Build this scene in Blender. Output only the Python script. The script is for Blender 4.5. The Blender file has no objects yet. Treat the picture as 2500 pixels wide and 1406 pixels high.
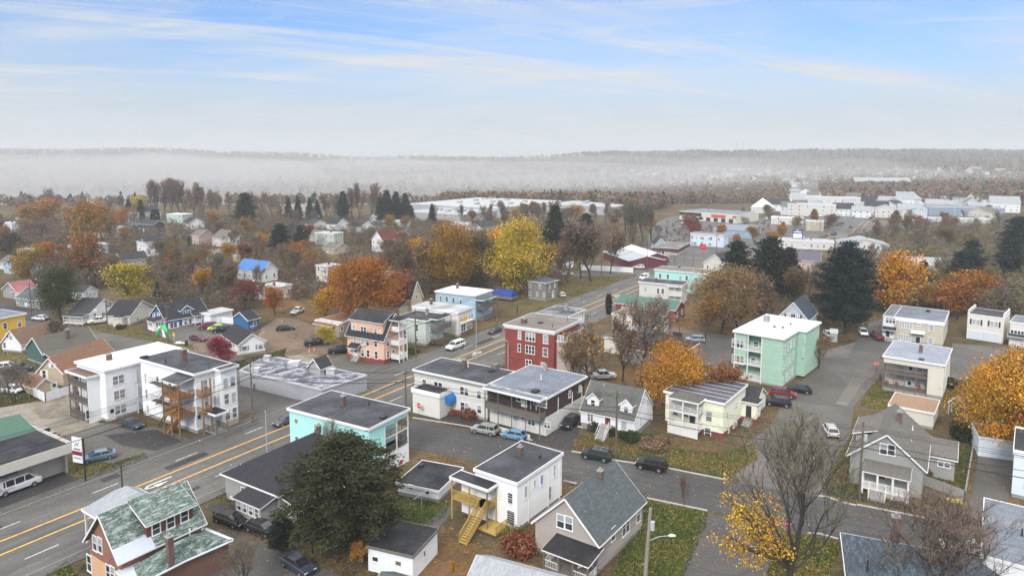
DEBUG=0
import random
EXPOSURE=.86;SKY_GAIN=(.36,.54,.8);CLOUD=(3.4,3.55,3.7);HORIZ=(2.85,3.1,3.3);FILL_DECK=(9.3,9.2,9.0);HAZE_D=.00024;FOG_D=1
FOGS=[('fog_bank',(-1050,1750,-15),(1750,1060,60),.0005),('fog_bank',(-1250,2050,-15),(2050,1250,90),.0003),('fog_bank',(700,1500,-22),(900,520,42),.0004),('fog_bank',(-500,1250,-25),(1300,560,40),.0005)]
_r=random.Random(4)
for _k in range(9): FOGS.append(('fog_bank',(-1900+_k*310+_r.uniform(-90,90),_r.uniform(1250,2100),_r.uniform(-20,5)),(_r.uniform(260,480),_r.uniform(240,420),_r.uniform(30,62)),_r.uniform(.0006,.0013)))
import bpy, math, random
import numpy as np
R=math.radians
rnd=random.Random(7)
sc=bpy.context.scene
C=sc.collection
# ---------------------------------------------------------------- camera model (measured off the photograph) and ground back-projection
F=1700.;PITCH=R(5.7);PYC=550.;HC=46.
cP,sP=math.cos(PITCH),math.sin(PITCH)
def ray(x,y):
    u=(x-1250)/F; v=(PYC-y)/F
    return (u,cP+sP*v,-sP+cP*v)
def G(x,y,z=0.):
    r=ray(x,y);k=(z-HC)/r[2]
    return (r[0]*k,r[1]*k)
def proj(x,y,z):
    dz=z-HC; d=y*cP-dz*sP; up=y*sP+dz*cP
    return (1250+F*x/d, PYC-F*up/d)
TILES={'1':(0,340,.256),'2':(620,340,.256),'3':(1240,340,.256),'4':(1860,340,.256),'5':(0,680,.256),'6':(620,680,.256),'7':(1240,680,.256),'8':(1860,680,.256),
 'a':(0,1020,.27456),'b':(620,1020,.27456),'c':(1240,1020,.27456),'d':(1860,1020,.27456),'p':(0,0,1.)}
def tp(T,x,y):
    t=TILES[T];return (t[0]+x*t[2],t[1]+y*t[2])
def q(T,p):
    if isinstance(p[0],str): T,p=p[0],p[1:]
    return tp(T,p[0],p[1])
def zof(top,base):
    b=G(*base);r=ray(*top);k=b[1]/r[1];return HC+r[2]*k
# ---------------------------------------------------------------- materials
MATS={}
def newmat(name):
    m=bpy.data.materials.new(name);m.use_nodes=True;nt=m.node_tree;b=nt.nodes['Principled BSDF'];MATS[name]=m;return m,nt,b
def lk(nt,a,b): nt.links.new(a,b)
def nd(nt,t,**k):
    n=nt.nodes.new(t)
    for a,v in k.items():
        if a.startswith('i_'): n.inputs[int(a[2:]) if a[2:].isdigit() else a[2:]].default_value=v
        else: setattr(n,a,v)
    return n
def coord(nt,kind='Object',scale=(1,1,1),rot=(0,0,0)):
    tc=nd(nt,'ShaderNodeTexCoord');mp=nd(nt,'ShaderNodeMapping');mp.inputs['Scale'].default_value=scale;mp.inputs['Rotation'].default_value=rot
    lk(nt,tc.outputs[kind],mp.inputs[0]);return mp.outputs[0]
def noise(nt,v,s,d=4,r=.6):
    n=nd(nt,'ShaderNodeTexNoise');n.inputs['Scale'].default_value=s;n.inputs['Detail'].default_value=d;n.inputs['Roughness'].default_value=r
    if v is not None: lk(nt,v,n.inputs['Vector'])
    return n.outputs[0]
def ramp(nt,f,stops,interp='LINEAR'):
    r=nd(nt,'ShaderNodeValToRGB');e=r.color_ramp.elements;r.color_ramp.interpolation=interp
    while len(e)<len(stops): e.new(.5)
    for i,(p,c) in enumerate(stops):
        e[i].position=p;e[i].color=(c[0],c[1],c[2],1) if not isinstance(c,(int,float)) else (c,c,c,1)
    lk(nt,f,r.inputs[0]);return r.outputs[0]
def mix(nt,f,a,b,t='MIX'):
    m=nd(nt,'ShaderNodeMix');m.data_type='RGBA';m.blend_type=t
    for k,s in ((0,f),(6,a),(7,b)):
        if isinstance(s,(int,float)): m.inputs[k].default_value=s
        elif isinstance(s,tuple): m.inputs[k].default_value=(s[0],s[1],s[2],1)
        else: lk(nt,s,m.inputs[k])
    return m.outputs[2]
def bump(nt,b,h,s=.3,d=.05):
    n=nd(nt,'ShaderNodeBump');n.inputs['Strength'].default_value=s;n.inputs['Distance'].default_value=d
    lk(nt,h,n.inputs['Height']);lk(nt,n.outputs[0],b.inputs['Normal'])
def sc_(c,k): return tuple(min(1,v*k) for v in c)
def plain(name,c,rough=.7,var=.12,s=1.2,metal=0,spec=.3):
    if name in MATS: return MATS[name]
    m,nt,b=newmat(name);v=coord(nt)
    col=mix(nt,noise(nt,v,s),sc_(c,1-var),sc_(c,1+var))
    g=noise(nt,coord(nt,scale=(1.,1.,.12)),2.1,3)
    col=mix(nt,ramp(nt,g,[(.56,0),(.78,.3)]),col,sc_(c,.62))
    lk(nt,col,b.inputs['Base Color']);b.inputs['Roughness'].default_value=rough;b.inputs['Metallic'].default_value=metal;b.inputs['Specular IOR Level'].default_value=spec
    return m
def siding(name,c,pitch=.16,depth=.02,var=.07):
    """clapboard: courses as bump along object z"""
    if name in MATS: return MATS[name]
    m,nt,b=newmat(name)
    tc=nd(nt,'ShaderNodeTexCoord');sp=nd(nt,'ShaderNodeSeparateXYZ');lk(nt,tc.outputs['Object'],sp.inputs[0])
    d=nd(nt,'ShaderNodeMath',operation='DIVIDE');d.inputs[1].default_value=pitch;lk(nt,sp.outputs[2],d.inputs[0])
    f=nd(nt,'ShaderNodeMath',operation='FRACT');lk(nt,d.outputs[0],f.inputs[0])
    v=coord(nt);col=mix(nt,noise(nt,v,.9),sc_(c,1-var),sc_(c,1+var))
    col=mix(nt,ramp(nt,noise(nt,coord(nt,scale=(1,1,.15)),1.7,4),[(.55,0),(.8,.28)]),col,tuple(x*.7+y for x,y in zip(c,(.02,.015,.01))))
    lk(nt,col,b.inputs['Base Color']);b.inputs['Roughness'].default_value=.75;b.inputs['Specular IOR Level'].default_value=.2
    h=nd(nt,'ShaderNodeMath',operation='SUBTRACT');h.inputs[0].default_value=1;lk(nt,f.outputs[0],h.inputs[1])
    bump(nt,b,h.outputs[0],1.,depth*2.2);return m
def shingle(name,c,c2=None,rough=.9,streak=.0,s=1.,pat=.35):
    if name in MATS: return MATS[name]
    m,nt,b=newmat(name);v=coord(nt)
    c2=c2 or sc_(c,1.5)
    n1=noise(nt,v,.45*s,5,.7);n2=noise(nt,v,3.2*s,3,.7);n3=noise(nt,v,14*s,2,.6)
    col=mix(nt,ramp(nt,n1,[(.35,0),(.7,1)]),c,tuple((a*1.6+bb*.4)/2 for a,bb in zip(c,c2)))
    col=mix(nt,ramp(nt,n2,[(.5,0),(.72,pat)]),col,c2)
    col=mix(nt,ramp(nt,n3,[(.45,0),(.6,.45)]),col,sc_(c,.55));n5=noise(nt,coord(nt,scale=(.5,2.6,1)),1.7,4,.75);col=mix(nt,ramp(nt,n5,[(.5,0),(.64,pat)]),col,c2)
    br=nd(nt,'ShaderNodeTexBrick');br.inputs['Scale'].default_value=1;br.inputs['Brick Width'].default_value=.5;br.inputs['Row Height'].default_value=.2;br.inputs['Mortar Size'].default_value=.012
    br.inputs['Color1'].default_value=(1,1,1,1);br.inputs['Color2'].default_value=(.72,.72,.72,1);br.inputs['Mortar'].default_value=(.45,.45,.45,1)
    lk(nt,v,br.inputs['Vector']);col=mix(nt,.55,col,br.outputs[0],'MULTIPLY')
    lk(nt,col,b.inputs['Base Color']);b.inputs['Roughness'].default_value=rough;b.inputs['Specular IOR Level'].default_value=.25
    bump(nt,b,n3,.35,.03);return m
def membrane(name,c,c2,rough=.55,wet=.35):
    """flat roof membrane: seams, ponding stains"""
    if name in MATS: return MATS[name]
    m,nt,b=newmat(name);v=coord(nt)
    n1=noise(nt,v,.22,5,.65);n2=noise(nt,v,1.1,4,.7);n3=noise(nt,v,9,3,.7)
    col=mix(nt,ramp(nt,n1,[(.4,0),(.65,1)]),c,c2)
    col=mix(nt,ramp(nt,n2,[(.6,0),(.66,.5)]),col,sc_(c2,1.5))
    col=mix(nt,ramp(nt,n3,[(.4,0),(.6,.6)]),col,sc_(c,.5));n4=noise(nt,v,3.,4,.8);col=mix(nt,ramp(nt,n4,[(.54,0),(.64,.5)]),col,sc_(c2,1.35))
    w=nd(nt,'ShaderNodeTexWave');w.wave_type='BANDS';w.inputs['Scale'].default_value=.16;w.inputs['Distortion'].default_value=.15;lk(nt,v,w.inputs['Vector'])
    col=mix(nt,ramp(nt,w.outputs[1],[(.0,.5),(.012,0)]),col,sc_(c,.5))
    lk(nt,col,b.inputs['Base Color'])
    lk(nt,ramp(nt,n1,[(.4,rough+.2),(.62,rough+.2-wet)]),b.inputs['Roughness']);b.inputs['Specular IOR Level'].default_value=.2
    bump(nt,b,n3,.15,.02);return m
def brick(name,c,c2,mort=(.3,.28,.26)):
    if name in MATS: return MATS[name]
    m,nt,b=newmat(name)
    tc=nd(nt,'ShaderNodeTexCoord');sp=nd(nt,'ShaderNodeSeparateXYZ');lk(nt,tc.outputs['Object'],sp.inputs[0])
    ad=nd(nt,'ShaderNodeMath',operation='ADD');lk(nt,sp.outputs[0],ad.inputs[0]);lk(nt,sp.outputs[1],ad.inputs[1])
    cb=nd(nt,'ShaderNodeCombineXYZ');lk(nt,ad.outputs[0],cb.inputs[0]);lk(nt,sp.outputs[2],cb.inputs[1])
    br=nd(nt,'ShaderNodeTexBrick');br.inputs['Scale'].default_value=1;br.inputs['Brick Width'].default_value=.24;br.inputs['Row Height'].default_value=.08;br.inputs['Mortar Size'].default_value=.008
    for k,x in (('Color1',c),('Color2',c2),('Mortar',mort)): br.inputs[k].default_value=(*x,1)
    lk(nt,cb.outputs[0],br.inputs['Vector'])
    n=noise(nt,coord(nt),.8,5);col=mix(nt,ramp(nt,n,[(.4,0),(.7,.55)]),br.outputs[0],sc_(c,.55))
    lk(nt,col,b.inputs['Base Color']);b.inputs['Roughness'].default_value=.85;return m
def ground_mat(name,stops,s1=.05,s2=.6,fine=6.,rough=.95,spec=.15,b_=.4,speck=None,sd=None):
    if name in MATS: return MATS[name]
    m,nt,b=newmat(name);v=coord(nt)
    a=noise(nt,v,s1,6,.65);d=noise(nt,v,s2,5,.7);e=noise(nt,v,fine,3,.7)
    f=mix(nt,.45,a,d);f=mix(nt,.3,f,e)
    mr=nd(nt,'ShaderNodeMapRange');mr.inputs[1].default_value=.41;mr.inputs[2].default_value=.59;mr.inputs[3].default_value=.22;mr.inputs[4].default_value=.78;lk(nt,f,mr.inputs[0]);col=ramp(nt,mr.outputs[0],stops)
    if speck:
        sn=noise(nt,v,sd or 2.6,4,.75);ms=noise(nt,v,.12,3)
        k=mix(nt,1.,ramp(nt,sn,[(speck[1],0),(speck[1]+.05,.85)]),ramp(nt,ms,[(.42,0),(.6,1)]),'MULTIPLY')
        col=mix(nt,k,col,speck[0])
    lk(nt,col,b.inputs['Base Color']);b.inputs['Roughness'].default_value=rough;b.inputs['Specular IOR Level'].default_value=spec
    bump(nt,b,e,b_,.06);return m
def asphalt(name,c,tracks=None,rough=.75,leaf=None):
    if name in MATS: return MATS[name]
    m,nt,b=newmat(name);v=coord(nt)
    col=mix(nt,ramp(nt,noise(nt,v,.09,5,.6),[(.4,0),(.6,1)]),sc_(c,.7),sc_(c,1.28))
    col=mix(nt,ramp(nt,noise(nt,v,1.3,5,.8),[(.45,0),(.75,.55)]),col,sc_(c,1.4))
    col=mix(nt,ramp(nt,noise(nt,v,2.4,4,.85),[(.44,0),(.62,.6)]),col,sc_(c,.6));col=mix(nt,ramp(nt,noise(nt,v,5.5,3,.8),[(.5,0),(.66,.55)]),col,sc_(c,1.75));col=mix(nt,ramp(nt,noise(nt,v,.35,5,.7),[(.5,0),(.62,.4)]),col,sc_(c,.62))
    pc=nd(nt,'ShaderNodeTexVoronoi');pc.inputs['Scale'].default_value=.07;lk(nt,mix(nt,.25,v,noise(nt,v,.2)),pc.inputs['Vector']);sp_=nd(nt,'ShaderNodeSeparateColor');lk(nt,pc.outputs['Color'],sp_.inputs[0]);col=mix(nt,ramp(nt,sp_.outputs[0],[(.55,0),(.6,.4)],'LINEAR'),col,sc_(c,.62))
    vo=nd(nt,'ShaderNodeTexVoronoi');vo.feature='DISTANCE_TO_EDGE';vo.inputs['Scale'].default_value=.13;lk(nt,mix(nt,.12,v,noise(nt,v,.5)),vo.inputs['Vector'])
    col=mix(nt,ramp(nt,vo.outputs[0],[(.0,.85),(.008,0)]),col,sc_(c,.4))
    if tracks is not None:   # worn wheel tracks run along the lane, direction given in degrees
        t=coord(nt,rot=(0,0,-R(tracks)),scale=(.02,1,1))
        # texture mapping rotates after scaling: do it in two steps
        tc=nd(nt,'ShaderNodeTexCoord');vr=nd(nt,'ShaderNodeVectorRotate');vr.inputs['Angle'].default_value=-R(tracks);lk(nt,tc.outputs['Object'],vr.inputs['Vector'])
        ms=nd(nt,'ShaderNodeMapping');ms.inputs['Scale'].default_value=(.015,1,1);lk(nt,vr.outputs[0],ms.inputs[0])
        col=mix(nt,ramp(nt,noise(nt,ms.outputs[0],.9,3,.6),[(.35,.0),(.6,.55)]),col,sc_(c,.62))
        col=mix(nt,ramp(nt,noise(nt,ms.outputs[0],2.7,3,.6),[(.5,.0),(.7,.35)]),col,sc_(c,1.5))
    if leaf:
        k=mix(nt,1.,ramp(nt,noise(nt,v,3.3,4,.75),[(.6,0),(.64,.9)]),ramp(nt,noise(nt,v,.13,3),[(.45,0),(.62,1)]),'MULTIPLY')
        col=mix(nt,k,col,leaf)
    lk(nt,col,b.inputs['Base Color']);b.inputs['Roughness'].default_value=rough;b.inputs['Specular IOR Level'].default_value=.25
    return m
def objcol(name,rough=.5,spec=.5,coat=0,var=.0,metal=0):
    m,nt,b=newmat(name);oi=nd(nt,'ShaderNodeObjectInfo');col=oi.outputs['Color']
    if var: col=mix(nt,ramp(nt,noise(nt,coord(nt),1.4),[(.3,var),(.7,0)]),col,(.02,.02,.02))
    lk(nt,col,b.inputs['Base Color']);b.inputs['Roughness'].default_value=rough;b.inputs['Specular IOR Level'].default_value=spec;b.inputs['Coat Weight'].default_value=coat;b.inputs['Metallic'].default_value=metal
    return m
def leafmat(name,trans=.25):
    m,nt,b=newmat(name);oi=nd(nt,'ShaderNodeObjectInfo');at=nd(nt,'ShaderNodeAttribute',attribute_name='tint')
    hs=nd(nt,'ShaderNodeHueSaturation')
    sp=nd(nt,'ShaderNodeSeparateColor');lk(nt,at.outputs['Color'],sp.inputs[0])
    mh=nd(nt,'ShaderNodeMapRange');mh.inputs[3].default_value=.472;mh.inputs[4].default_value=.528;lk(nt,sp.outputs[0],mh.inputs[0]);lk(nt,mh.outputs[0],hs.inputs['Hue'])
    mv=nd(nt,'ShaderNodeMapRange');mv.inputs[3].default_value=.3;mv.inputs[4].default_value=1.25;lk(nt,sp.outputs[1],mv.inputs[0]);lk(nt,mv.outputs[0],hs.inputs['Value'])
    ms=nd(nt,'ShaderNodeMapRange');ms.inputs[3].default_value=.8;ms.inputs[4].default_value=1.12;lk(nt,sp.outputs[2],ms.inputs[0]);lk(nt,ms.outputs[0],hs.inputs['Saturation'])
    lk(nt,oi.outputs['Color'],hs.inputs['Color']);lk(nt,hs.outputs[0],b.inputs['Base Color']);b.inputs['Roughness'].default_value=.9;b.inputs['Specular IOR Level'].default_value=.03
    return m
# ---------------------------------------------------------------- mesh builder
class MB:
    def __init__(s): s.v=[];s.f=[];s.m=[];s.k=0
    def mat(s,k): s.k=k;return s
    def face(s,pts):
        n=len(s.v);s.v+=[tuple(p) for p in pts];s.f.append(tuple(range(n,n+len(pts))));s.m.append(s.k)
    def add(s,vs,fs):
        n=len(s.v);s.v+=[tuple(p) for p in vs];s.f+=[tuple(i+n for i in f) for f in fs];s.m+=[s.k]*len(fs)
    def box(s,x0,y0,z0,x1,y1,z1,top=None):
        s.add([(x0,y0,z0),(x1,y0,z0),(x1,y1,z0),(x0,y1,z0),(x0,y0,z1),(x1,y0,z1),(x1,y1,z1),(x0,y1,z1)],[(3,2,1,0),(4,5,6,7),(0,1,5,4),(1,2,6,5),(2,3,7,6),(3,0,4,7)])
        return s
    def beam(s,p,q_,w,h=None,up=(0,0,1)):
        h=h or w;p=np.array(p,float);q_=np.array(q_,float);d=q_-p;L=np.linalg.norm(d)
        if L<1e-6: return s
        d/=L;up=np.array(up,float)
        if abs(d@up)>.97: up=np.array((0,1.,0))
        a=np.cross(d,up);a/=np.linalg.norm(a);b=np.cross(a,d)
        c=[a*w/2*i+b*h/2*j for i,j in ((-1,-1),(1,-1),(1,1),(-1,1))]
        s.add([p+x for x in c]+[q_+x for x in c],[(3,2,1,0),(4,5,6,7),(0,1,5,4),(1,2,6,5),(2,3,7,6),(3,0,4,7)]);return s
    def tube(s,pts,rad,n=6,cap=True):
        pts=[np.array(p,float) for p in pts];base=len(s.v);N=len(pts)
        for i,p in enumerate(pts):
            d=(pts[min(i+1,N-1)]-pts[max(i-1,0)]);d/=max(np.linalg.norm(d),1e-9)
            a=np.cross(d,(0,0,1.) if abs(d[2])<.9 else (0,1.,0));a/=np.linalg.norm(a);b=np.cross(d,a);r=rad[i] if isinstance(rad,(list,tuple)) else rad
            for k in range(n):
                t=2*math.pi*k/n;s.v.append(tuple(p+a*math.cos(t)*r+b*math.sin(t)*r))
        for i in range(N-1):
            for k in range(n):
                k2=(k+1)%n;s.f.append((base+i*n+k,base+i*n+k2,base+(i+1)*n+k2,base+(i+1)*n+k));s.m.append(s.k)
        if cap:
            s.f.append(tuple(base+k for k in range(n))[::-1]);s.m.append(s.k);s.f.append(tuple(base+(N-1)*n+k for k in range(n)));s.m.append(s.k)
        return s
    def prism(s,poly,z0,z1):
        """poly list of (x,y) counter-clockwise"""
        n=len(poly);a=0
        for i in range(n): a+=poly[i][0]*poly[(i+1)%n][1]-poly[(i+1)%n][0]*poly[i][1]
        if a<0: poly=poly[::-1]
        s.add([(x,y,z0) for x,y in poly]+[(x,y,z1) for x,y in poly],[tuple(range(n))[::-1],tuple(range(n,2*n))]+[(i,(i+1)%n,(i+1)%n+n,i+n) for i in range(n)]);return s
    def extr(s,poly,axis,a0,a1):
        """polygon in the plane across axis ('x': (y,z); 'y': (x,z)) extruded a0..a1"""
        n=len(poly);mk=(lambda p,t:(t,p[0],p[1])) if axis=='x' else (lambda p,t:(p[0],t,p[1]))
        s.add([mk(p,a0) for p in poly]+[mk(p,a1) for p in poly],[tuple(range(n)),tuple(range(n,2*n))[::-1]]+[(i,i+n,(i+1)%n+n,(i+1)%n) for i in range(n)]);return s
    def mesh(s,name,mats):
        me=bpy.data.meshes.new(name);me.from_pydata(s.v,[],s.f)
        if not isinstance(mats,(list,tuple)): mats=[mats]
        for m in mats: me.materials.append(m)
        if len(mats)>1: me.polygons.foreach_set('material_index',s.m)
        return me
    def obj(s,name,mats,parent=None,smooth=False):
        me=s.mesh(name,mats);import bmesh
        bm=bmesh.new();bm.from_mesh(me);bmesh.ops.recalc_face_normals(bm,faces=bm.faces);bm.to_mesh(me);bm.free()
        if smooth: me.polygons.foreach_set('use_smooth',[True]*len(me.polygons))
        return mk(name,me,parent)
def mk(name,data,parent=None,loc=(0,0,0),rz=0,scale=None,color=None,rot=None):
    o=bpy.data.objects.new(name,data);C.objects.link(o);o.parent=parent;o.location=loc;o.rotation_euler=rot or (0,0,rz)
    if scale is not None: o.scale=scale if isinstance(scale,(tuple,list)) else (scale,)*3
    if color: o.color=(color[0],color[1],color[2],1)
    return o
LAB=[]
def tag(o,label=None,cat=None,group=None,kind=None):
    if label: o['label']=label;LAB.append(o)
    if cat: o['category']=cat
    if group: o['group']=group
    if kind: o['kind']=kind
    return o
def struct(o): o['kind']='structure';return o
def patch(name,T,pts,z,m,world=False):
    w=[(p if world else G(*q(T,p))) for p in pts]
    mb=MB();cx=sum(p[0] for p in w)/len(w);cy=sum(p[1] for p in w)/len(w)
    a=0;n=len(w)
    for i in range(n): a+=w[i][0]*w[(i+1)%n][1]-w[(i+1)%n][0]*w[i][1]
    if a<0: w=w[::-1]
    mb.face([(x-cx,y-cy,0) for x,y in w]);me=mb.mesh(name,m);o=mk(name,me,loc=(cx,cy,z));return struct(o)
# ---------------------------------------------------------------- camera
cam=bpy.data.cameras.new('camera');co=bpy.data.objects.new('camera',cam);C.objects.link(co)
co.location=(0,0,HC);co.rotation_euler=(R(90)-PITCH,0,0)
cam.sensor_fit='HORIZONTAL';cam.sensor_width=36;cam.lens=F/2500*36;cam.shift_y=-(703-PYC)/2500;cam.clip_end=30000;cam.clip_start=.5
sc.camera=co
sc.view_settings.view_transform='Standard';sc.view_settings.look='None';sc.view_settings.gamma=1;sc.view_settings.exposure=EXPOSURE
# ---------------------------------------------------------------- sky and sun
SUN_EL,SUN_AZ=R(38),R(200)      # azimuth counted clockwise from +Y: the light comes from behind and left of the camera
w=bpy.data.worlds.new('World');sc.world=w;w.use_nodes=True;nt=w.node_tree
bg=nt.nodes['Background'];bg.inputs[1].default_value=.12
sky=nd(nt,'ShaderNodeTexSky');sky.sky_type='NISHITA';sky.sun_disc=False;sky.sun_elevation=SUN_EL;sky.sun_rotation=SUN_AZ;sky.altitude=0;sky.air_density=1.0;sky.dust_density=1.2;sky.ozone_density=1.5
tc=nd(nt,'ShaderNodeTexCoord');sp=nd(nt,'ShaderNodeSeparateXYZ');lk(nt,tc.outputs['Generated'],sp.inputs[0])
mx=nd(nt,'ShaderNodeMath',operation='MAXIMUM');mx.inputs[1].default_value=.0;lk(nt,sp.outputs[2],mx.inputs[0])
ad=nd(nt,'ShaderNodeMath',operation='ADD');ad.inputs[1].default_value=.09;lk(nt,mx.outputs[0],ad.inputs[0])
dx=nd(nt,'ShaderNodeMath',operation='DIVIDE');lk(nt,sp.outputs[0],dx.inputs[0]);lk(nt,ad.outputs[0],dx.inputs[1])
dy=nd(nt,'ShaderNodeMath',operation='DIVIDE');lk(nt,sp.outputs[1],dy.inputs[0]);lk(nt,ad.outputs[0],dy.inputs[1])
cb=nd(nt,'ShaderNodeCombineXYZ');lk(nt,dx.outputs[0],cb.inputs[0]);lk(nt,dy.outputs[0],cb.inputs[1])
def cl(rot,scl,s,lo,hi,amt,loc=(0,0,0)):
    vr=nd(nt,'ShaderNodeVectorRotate');vr.inputs['Angle'].default_value=R(rot);lk(nt,cb.outputs[0],vr.inputs['Vector'])
    m=nd(nt,'ShaderNodeMapping');m.inputs['Scale'].default_value=scl;m.inputs['Location'].default_value=loc;lk(nt,vr.outputs[0],m.inputs[0])
    n=nd(nt,'ShaderNodeTexNoise');n.inputs['Scale'].default_value=s;n.inputs['Detail'].default_value=9;n.inputs['Roughness'].default_value=.62;n.inputs['Distortion'].default_value=.5;lk(nt,m.outputs[0],n.inputs['Vector'])
    return ramp(nt,n.outputs[0],[(lo,0),(hi,amt)])
wide=cl(-14,(.45,.8,1),.75,.42,.7,.6,(1.3,.4,0));wisp=cl(-30,(.2,1.1,1),1.3,.52,.72,.95,(2.1,5.2,0));fine=cl(20,(.3,1,1),2.6,.52,.75,.55,(.4,1.2,0))
f=mix(nt,1.,wide,wisp,'ADD');f=mix(nt,1.,f,fine,'ADD')
col=mix(nt,1.,sky.outputs[0],SKY_GAIN,'MULTIPLY')
# milky air close to the horizon, then the cloud veils
hz=nd(nt,'ShaderNodeMapRange');hz.inputs[1].default_value=.0;hz.inputs[2].default_value=.17;hz.inputs[3].default_value=1;hz.inputs[4].default_value=0;hz.interpolation_type='SMOOTHSTEP';lk(nt,mx.outputs[0],hz.inputs[0])
col=mix(nt,hz.outputs[0],col,HORIZ)
col=mix(nt,f,col,CLOUD)
# bright overcast added above what the camera sees, to light the ground evenly
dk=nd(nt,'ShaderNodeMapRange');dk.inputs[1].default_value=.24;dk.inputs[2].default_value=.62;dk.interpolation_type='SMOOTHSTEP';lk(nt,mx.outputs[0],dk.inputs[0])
col=mix(nt,dk.outputs[0],col,FILL_DECK)
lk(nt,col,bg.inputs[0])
L=bpy.data.lights.new('sun','SUN');L.energy=1.5;L.angle=R(14);L.color=(1,.96,.9);so=bpy.data.objects.new('sun',L);C.objects.link(so)
d=(math.sin(SUN_AZ)*math.cos(SUN_EL),math.cos(SUN_AZ)*math.cos(SUN_EL),math.sin(SUN_EL))
from mathutils import Vector
so.rotation_euler=Vector(d).to_track_quat('Z','Y').to_euler();so.location=(0,0,300)
# ---------------------------------------------------------------- terrain
def smooth(a,b,x): 
    t=np.clip((x-a)/(b-a),0,1);return t*t*(3-2*t)
SKYL=[(-4200,72),(-2600,64),(-1700,62),(-1200,50),(-700,36),(-200,28),(100,26),(420,48),(800,56),(1100,58),(1500,56),(1900,54),(2600,56),(4200,60)]
def hgt(x,y):
    x=np.asarray(x,float);y=np.asarray(y,float)
    left=1-smooth(-50,650,x-(y-900)*.15)
    val=-smooth(640,900,y)*26*left-smooth(760,1300,y)*9*(1-left)
    xs=x*3000/np.maximum(y,600)
    rid=np.interp(xs,[a for a,b in SKYL],[b for a,b in SKYL])
    up=left*smooth(1300,2900,y)+(1-left)*(smooth(1000,3000,y)**1.3)
    back=smooth(3200,4200,y)*-60
    far=smooth(5500,8500,y)*(118*np.exp(-((x-y*.63)/1700)**2)+20)*(1-smooth(9500,10500,y))
    wob=(np.sin(x*.011+y*.004)*3+np.sin(x*.027-y*.013)*1.6+np.sin(x*.0041+1)*4)*smooth(1200,2600,y)
    return val+up*(rid-val)+back+far*1.0+wob
# ground grid: near area flat, far area stretched rows
ys=np.concatenate([[-300,0,60],np.arange(120,640,60),np.arange(640,1400,28),np.arange(1400,4300,60),np.arange(4300,11000,260)])
xs=np.linspace(-1,1,121)
X=[];Y=[]
for yy in ys:
    half=700+max(yy,0)*1.15
    X.append(xs*half);Y.append(np.full(121,yy))
X=np.array(X);Y=np.array(Y);Z=hgt(X,Y)
vs=np.stack([X,Y,Z],-1).reshape(-1,3);n=121
fs=[(r*n+c,r*n+c+1,(r+1)*n+c+1,(r+1)*n+c) for r in range(len(ys)-1) for c in range(n-1)]
M_GROUND=ground_mat('ground',[(.24,(.02,.024,.009)),(.38,(.05,.045,.02)),(.48,(.1,.073,.044)),(.56,(.06,.055,.026)),(.66,(.15,.11,.075)),(.76,(.09,.06,.035))],s2=.9,speck=((.28,.13,.03),.54))
me=bpy.data.meshes.new('ground');me.from_pydata(vs.tolist(),[],fs);me.materials.append(M_GROUND);me.polygons.foreach_set('use_smooth',[True]*len(fs))
struct(mk('ground',me))
# ---------------------------------------------------------------- haze
def vol(name,me,dens,col,aniso=0.,label=None,**k):
    m=bpy.data.materials.new(name);m.use_nodes=True;t=m.node_tree;t.nodes.clear();o=nd(t,'ShaderNodeOutputMaterial');p=nd(t,'ShaderNodeVolumePrincipled')
    p.inputs['Density'].default_value=dens;p.inputs['Color'].default_value=(*col,1);p.inputs['Anisotropy'].default_value=aniso
    lk(t,p.outputs[0],o.inputs['Volume']);me.materials.append(m);ob=mk(name,me,**k);ob['kind']='stuff';return ob
mb=MB();mb.box(-13500,-320,-64,13500,11100,190);vol('haze',mb.mesh('haze',[]),HAZE_D,(.88,.9,.93))
if FOG_D:
    import bmesh
    for nm,loc,scl,dn in FOGS:
        bm=bmesh.new();bmesh.ops.create_icosphere(bm,subdivisions=4,radius=1)
        for v_ in bm.verts:
            p=v_.co;k=1+.12*math.sin(p.x*7+p.y*3+2)+.08*math.sin(p.y*11+p.x*5);v_.co=(p.x*scl[0],p.y*scl[1],p.z*scl[2]*k)
        me=bpy.data.meshes.new(nm);bm.to_mesh(me);bm.free()
        vol(nm,me,dn,(.94,.93,.925),loc=loc)
# ---------------------------------------------------------------- roads
A_M=57.4;U=(math.cos(R(A_M)),math.sin(R(A_M)));N_=(-U[1],U[0]);O_=G(640,1088.6)
def rp(s,t,dz=0): return (O_[0]+U[0]*s+N_[0]*t,O_[1]+U[1]*s+N_[1]*t)
# centre line bends gently after s=165
path=[(-130,0),(165,0),(230,-6),(300,-24),(390,-42),(480,-40),(600,-10)]
def road_pt(i,t):
    s,o=path[i]
    a=path[max(i-1,0)];b=path[min(i+1,len(path)-1)];dx,dy=b[0]-a[0],b[1]-a[1];l=math.hypot(dx,dy)
    return rp(s-dy/l*t,o+dx/l*t)
def strip(name,t0,t1,z,m,i0=0,i1=None,z0=None):
    i1=len(path)-1 if i1 is None else i1
    mb=MB();P0=[road_pt(i,t0) for i in range(i0,i1+1)];P1=[road_pt(i,t1) for i in range(i0,i1+1)]
    for k in range(len(P0)-1):
        mb.face([(*P0[k],z),(*P0[k+1],z),(*P1[k+1],z),(*P1[k],z)])
        if z0 is not None:
            for A,B in ((P0,P0),(P1,P1)): mb.face([(*A[k],z0),(*A[k+1],z0),(*A[k+1],z),(*A[k],z)])
    return struct(mb.obj(name,m))
M_ROAD=asphalt('road_asphalt',(.125,.12,.114),tracks=A_M)
M_ST=asphalt('street_asphalt',(.075,.074,.076),tracks=-25)
M_LOT=asphalt('lot_asphalt',(.115,.11,.104),leaf=(.2,.14,.09))
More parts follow.
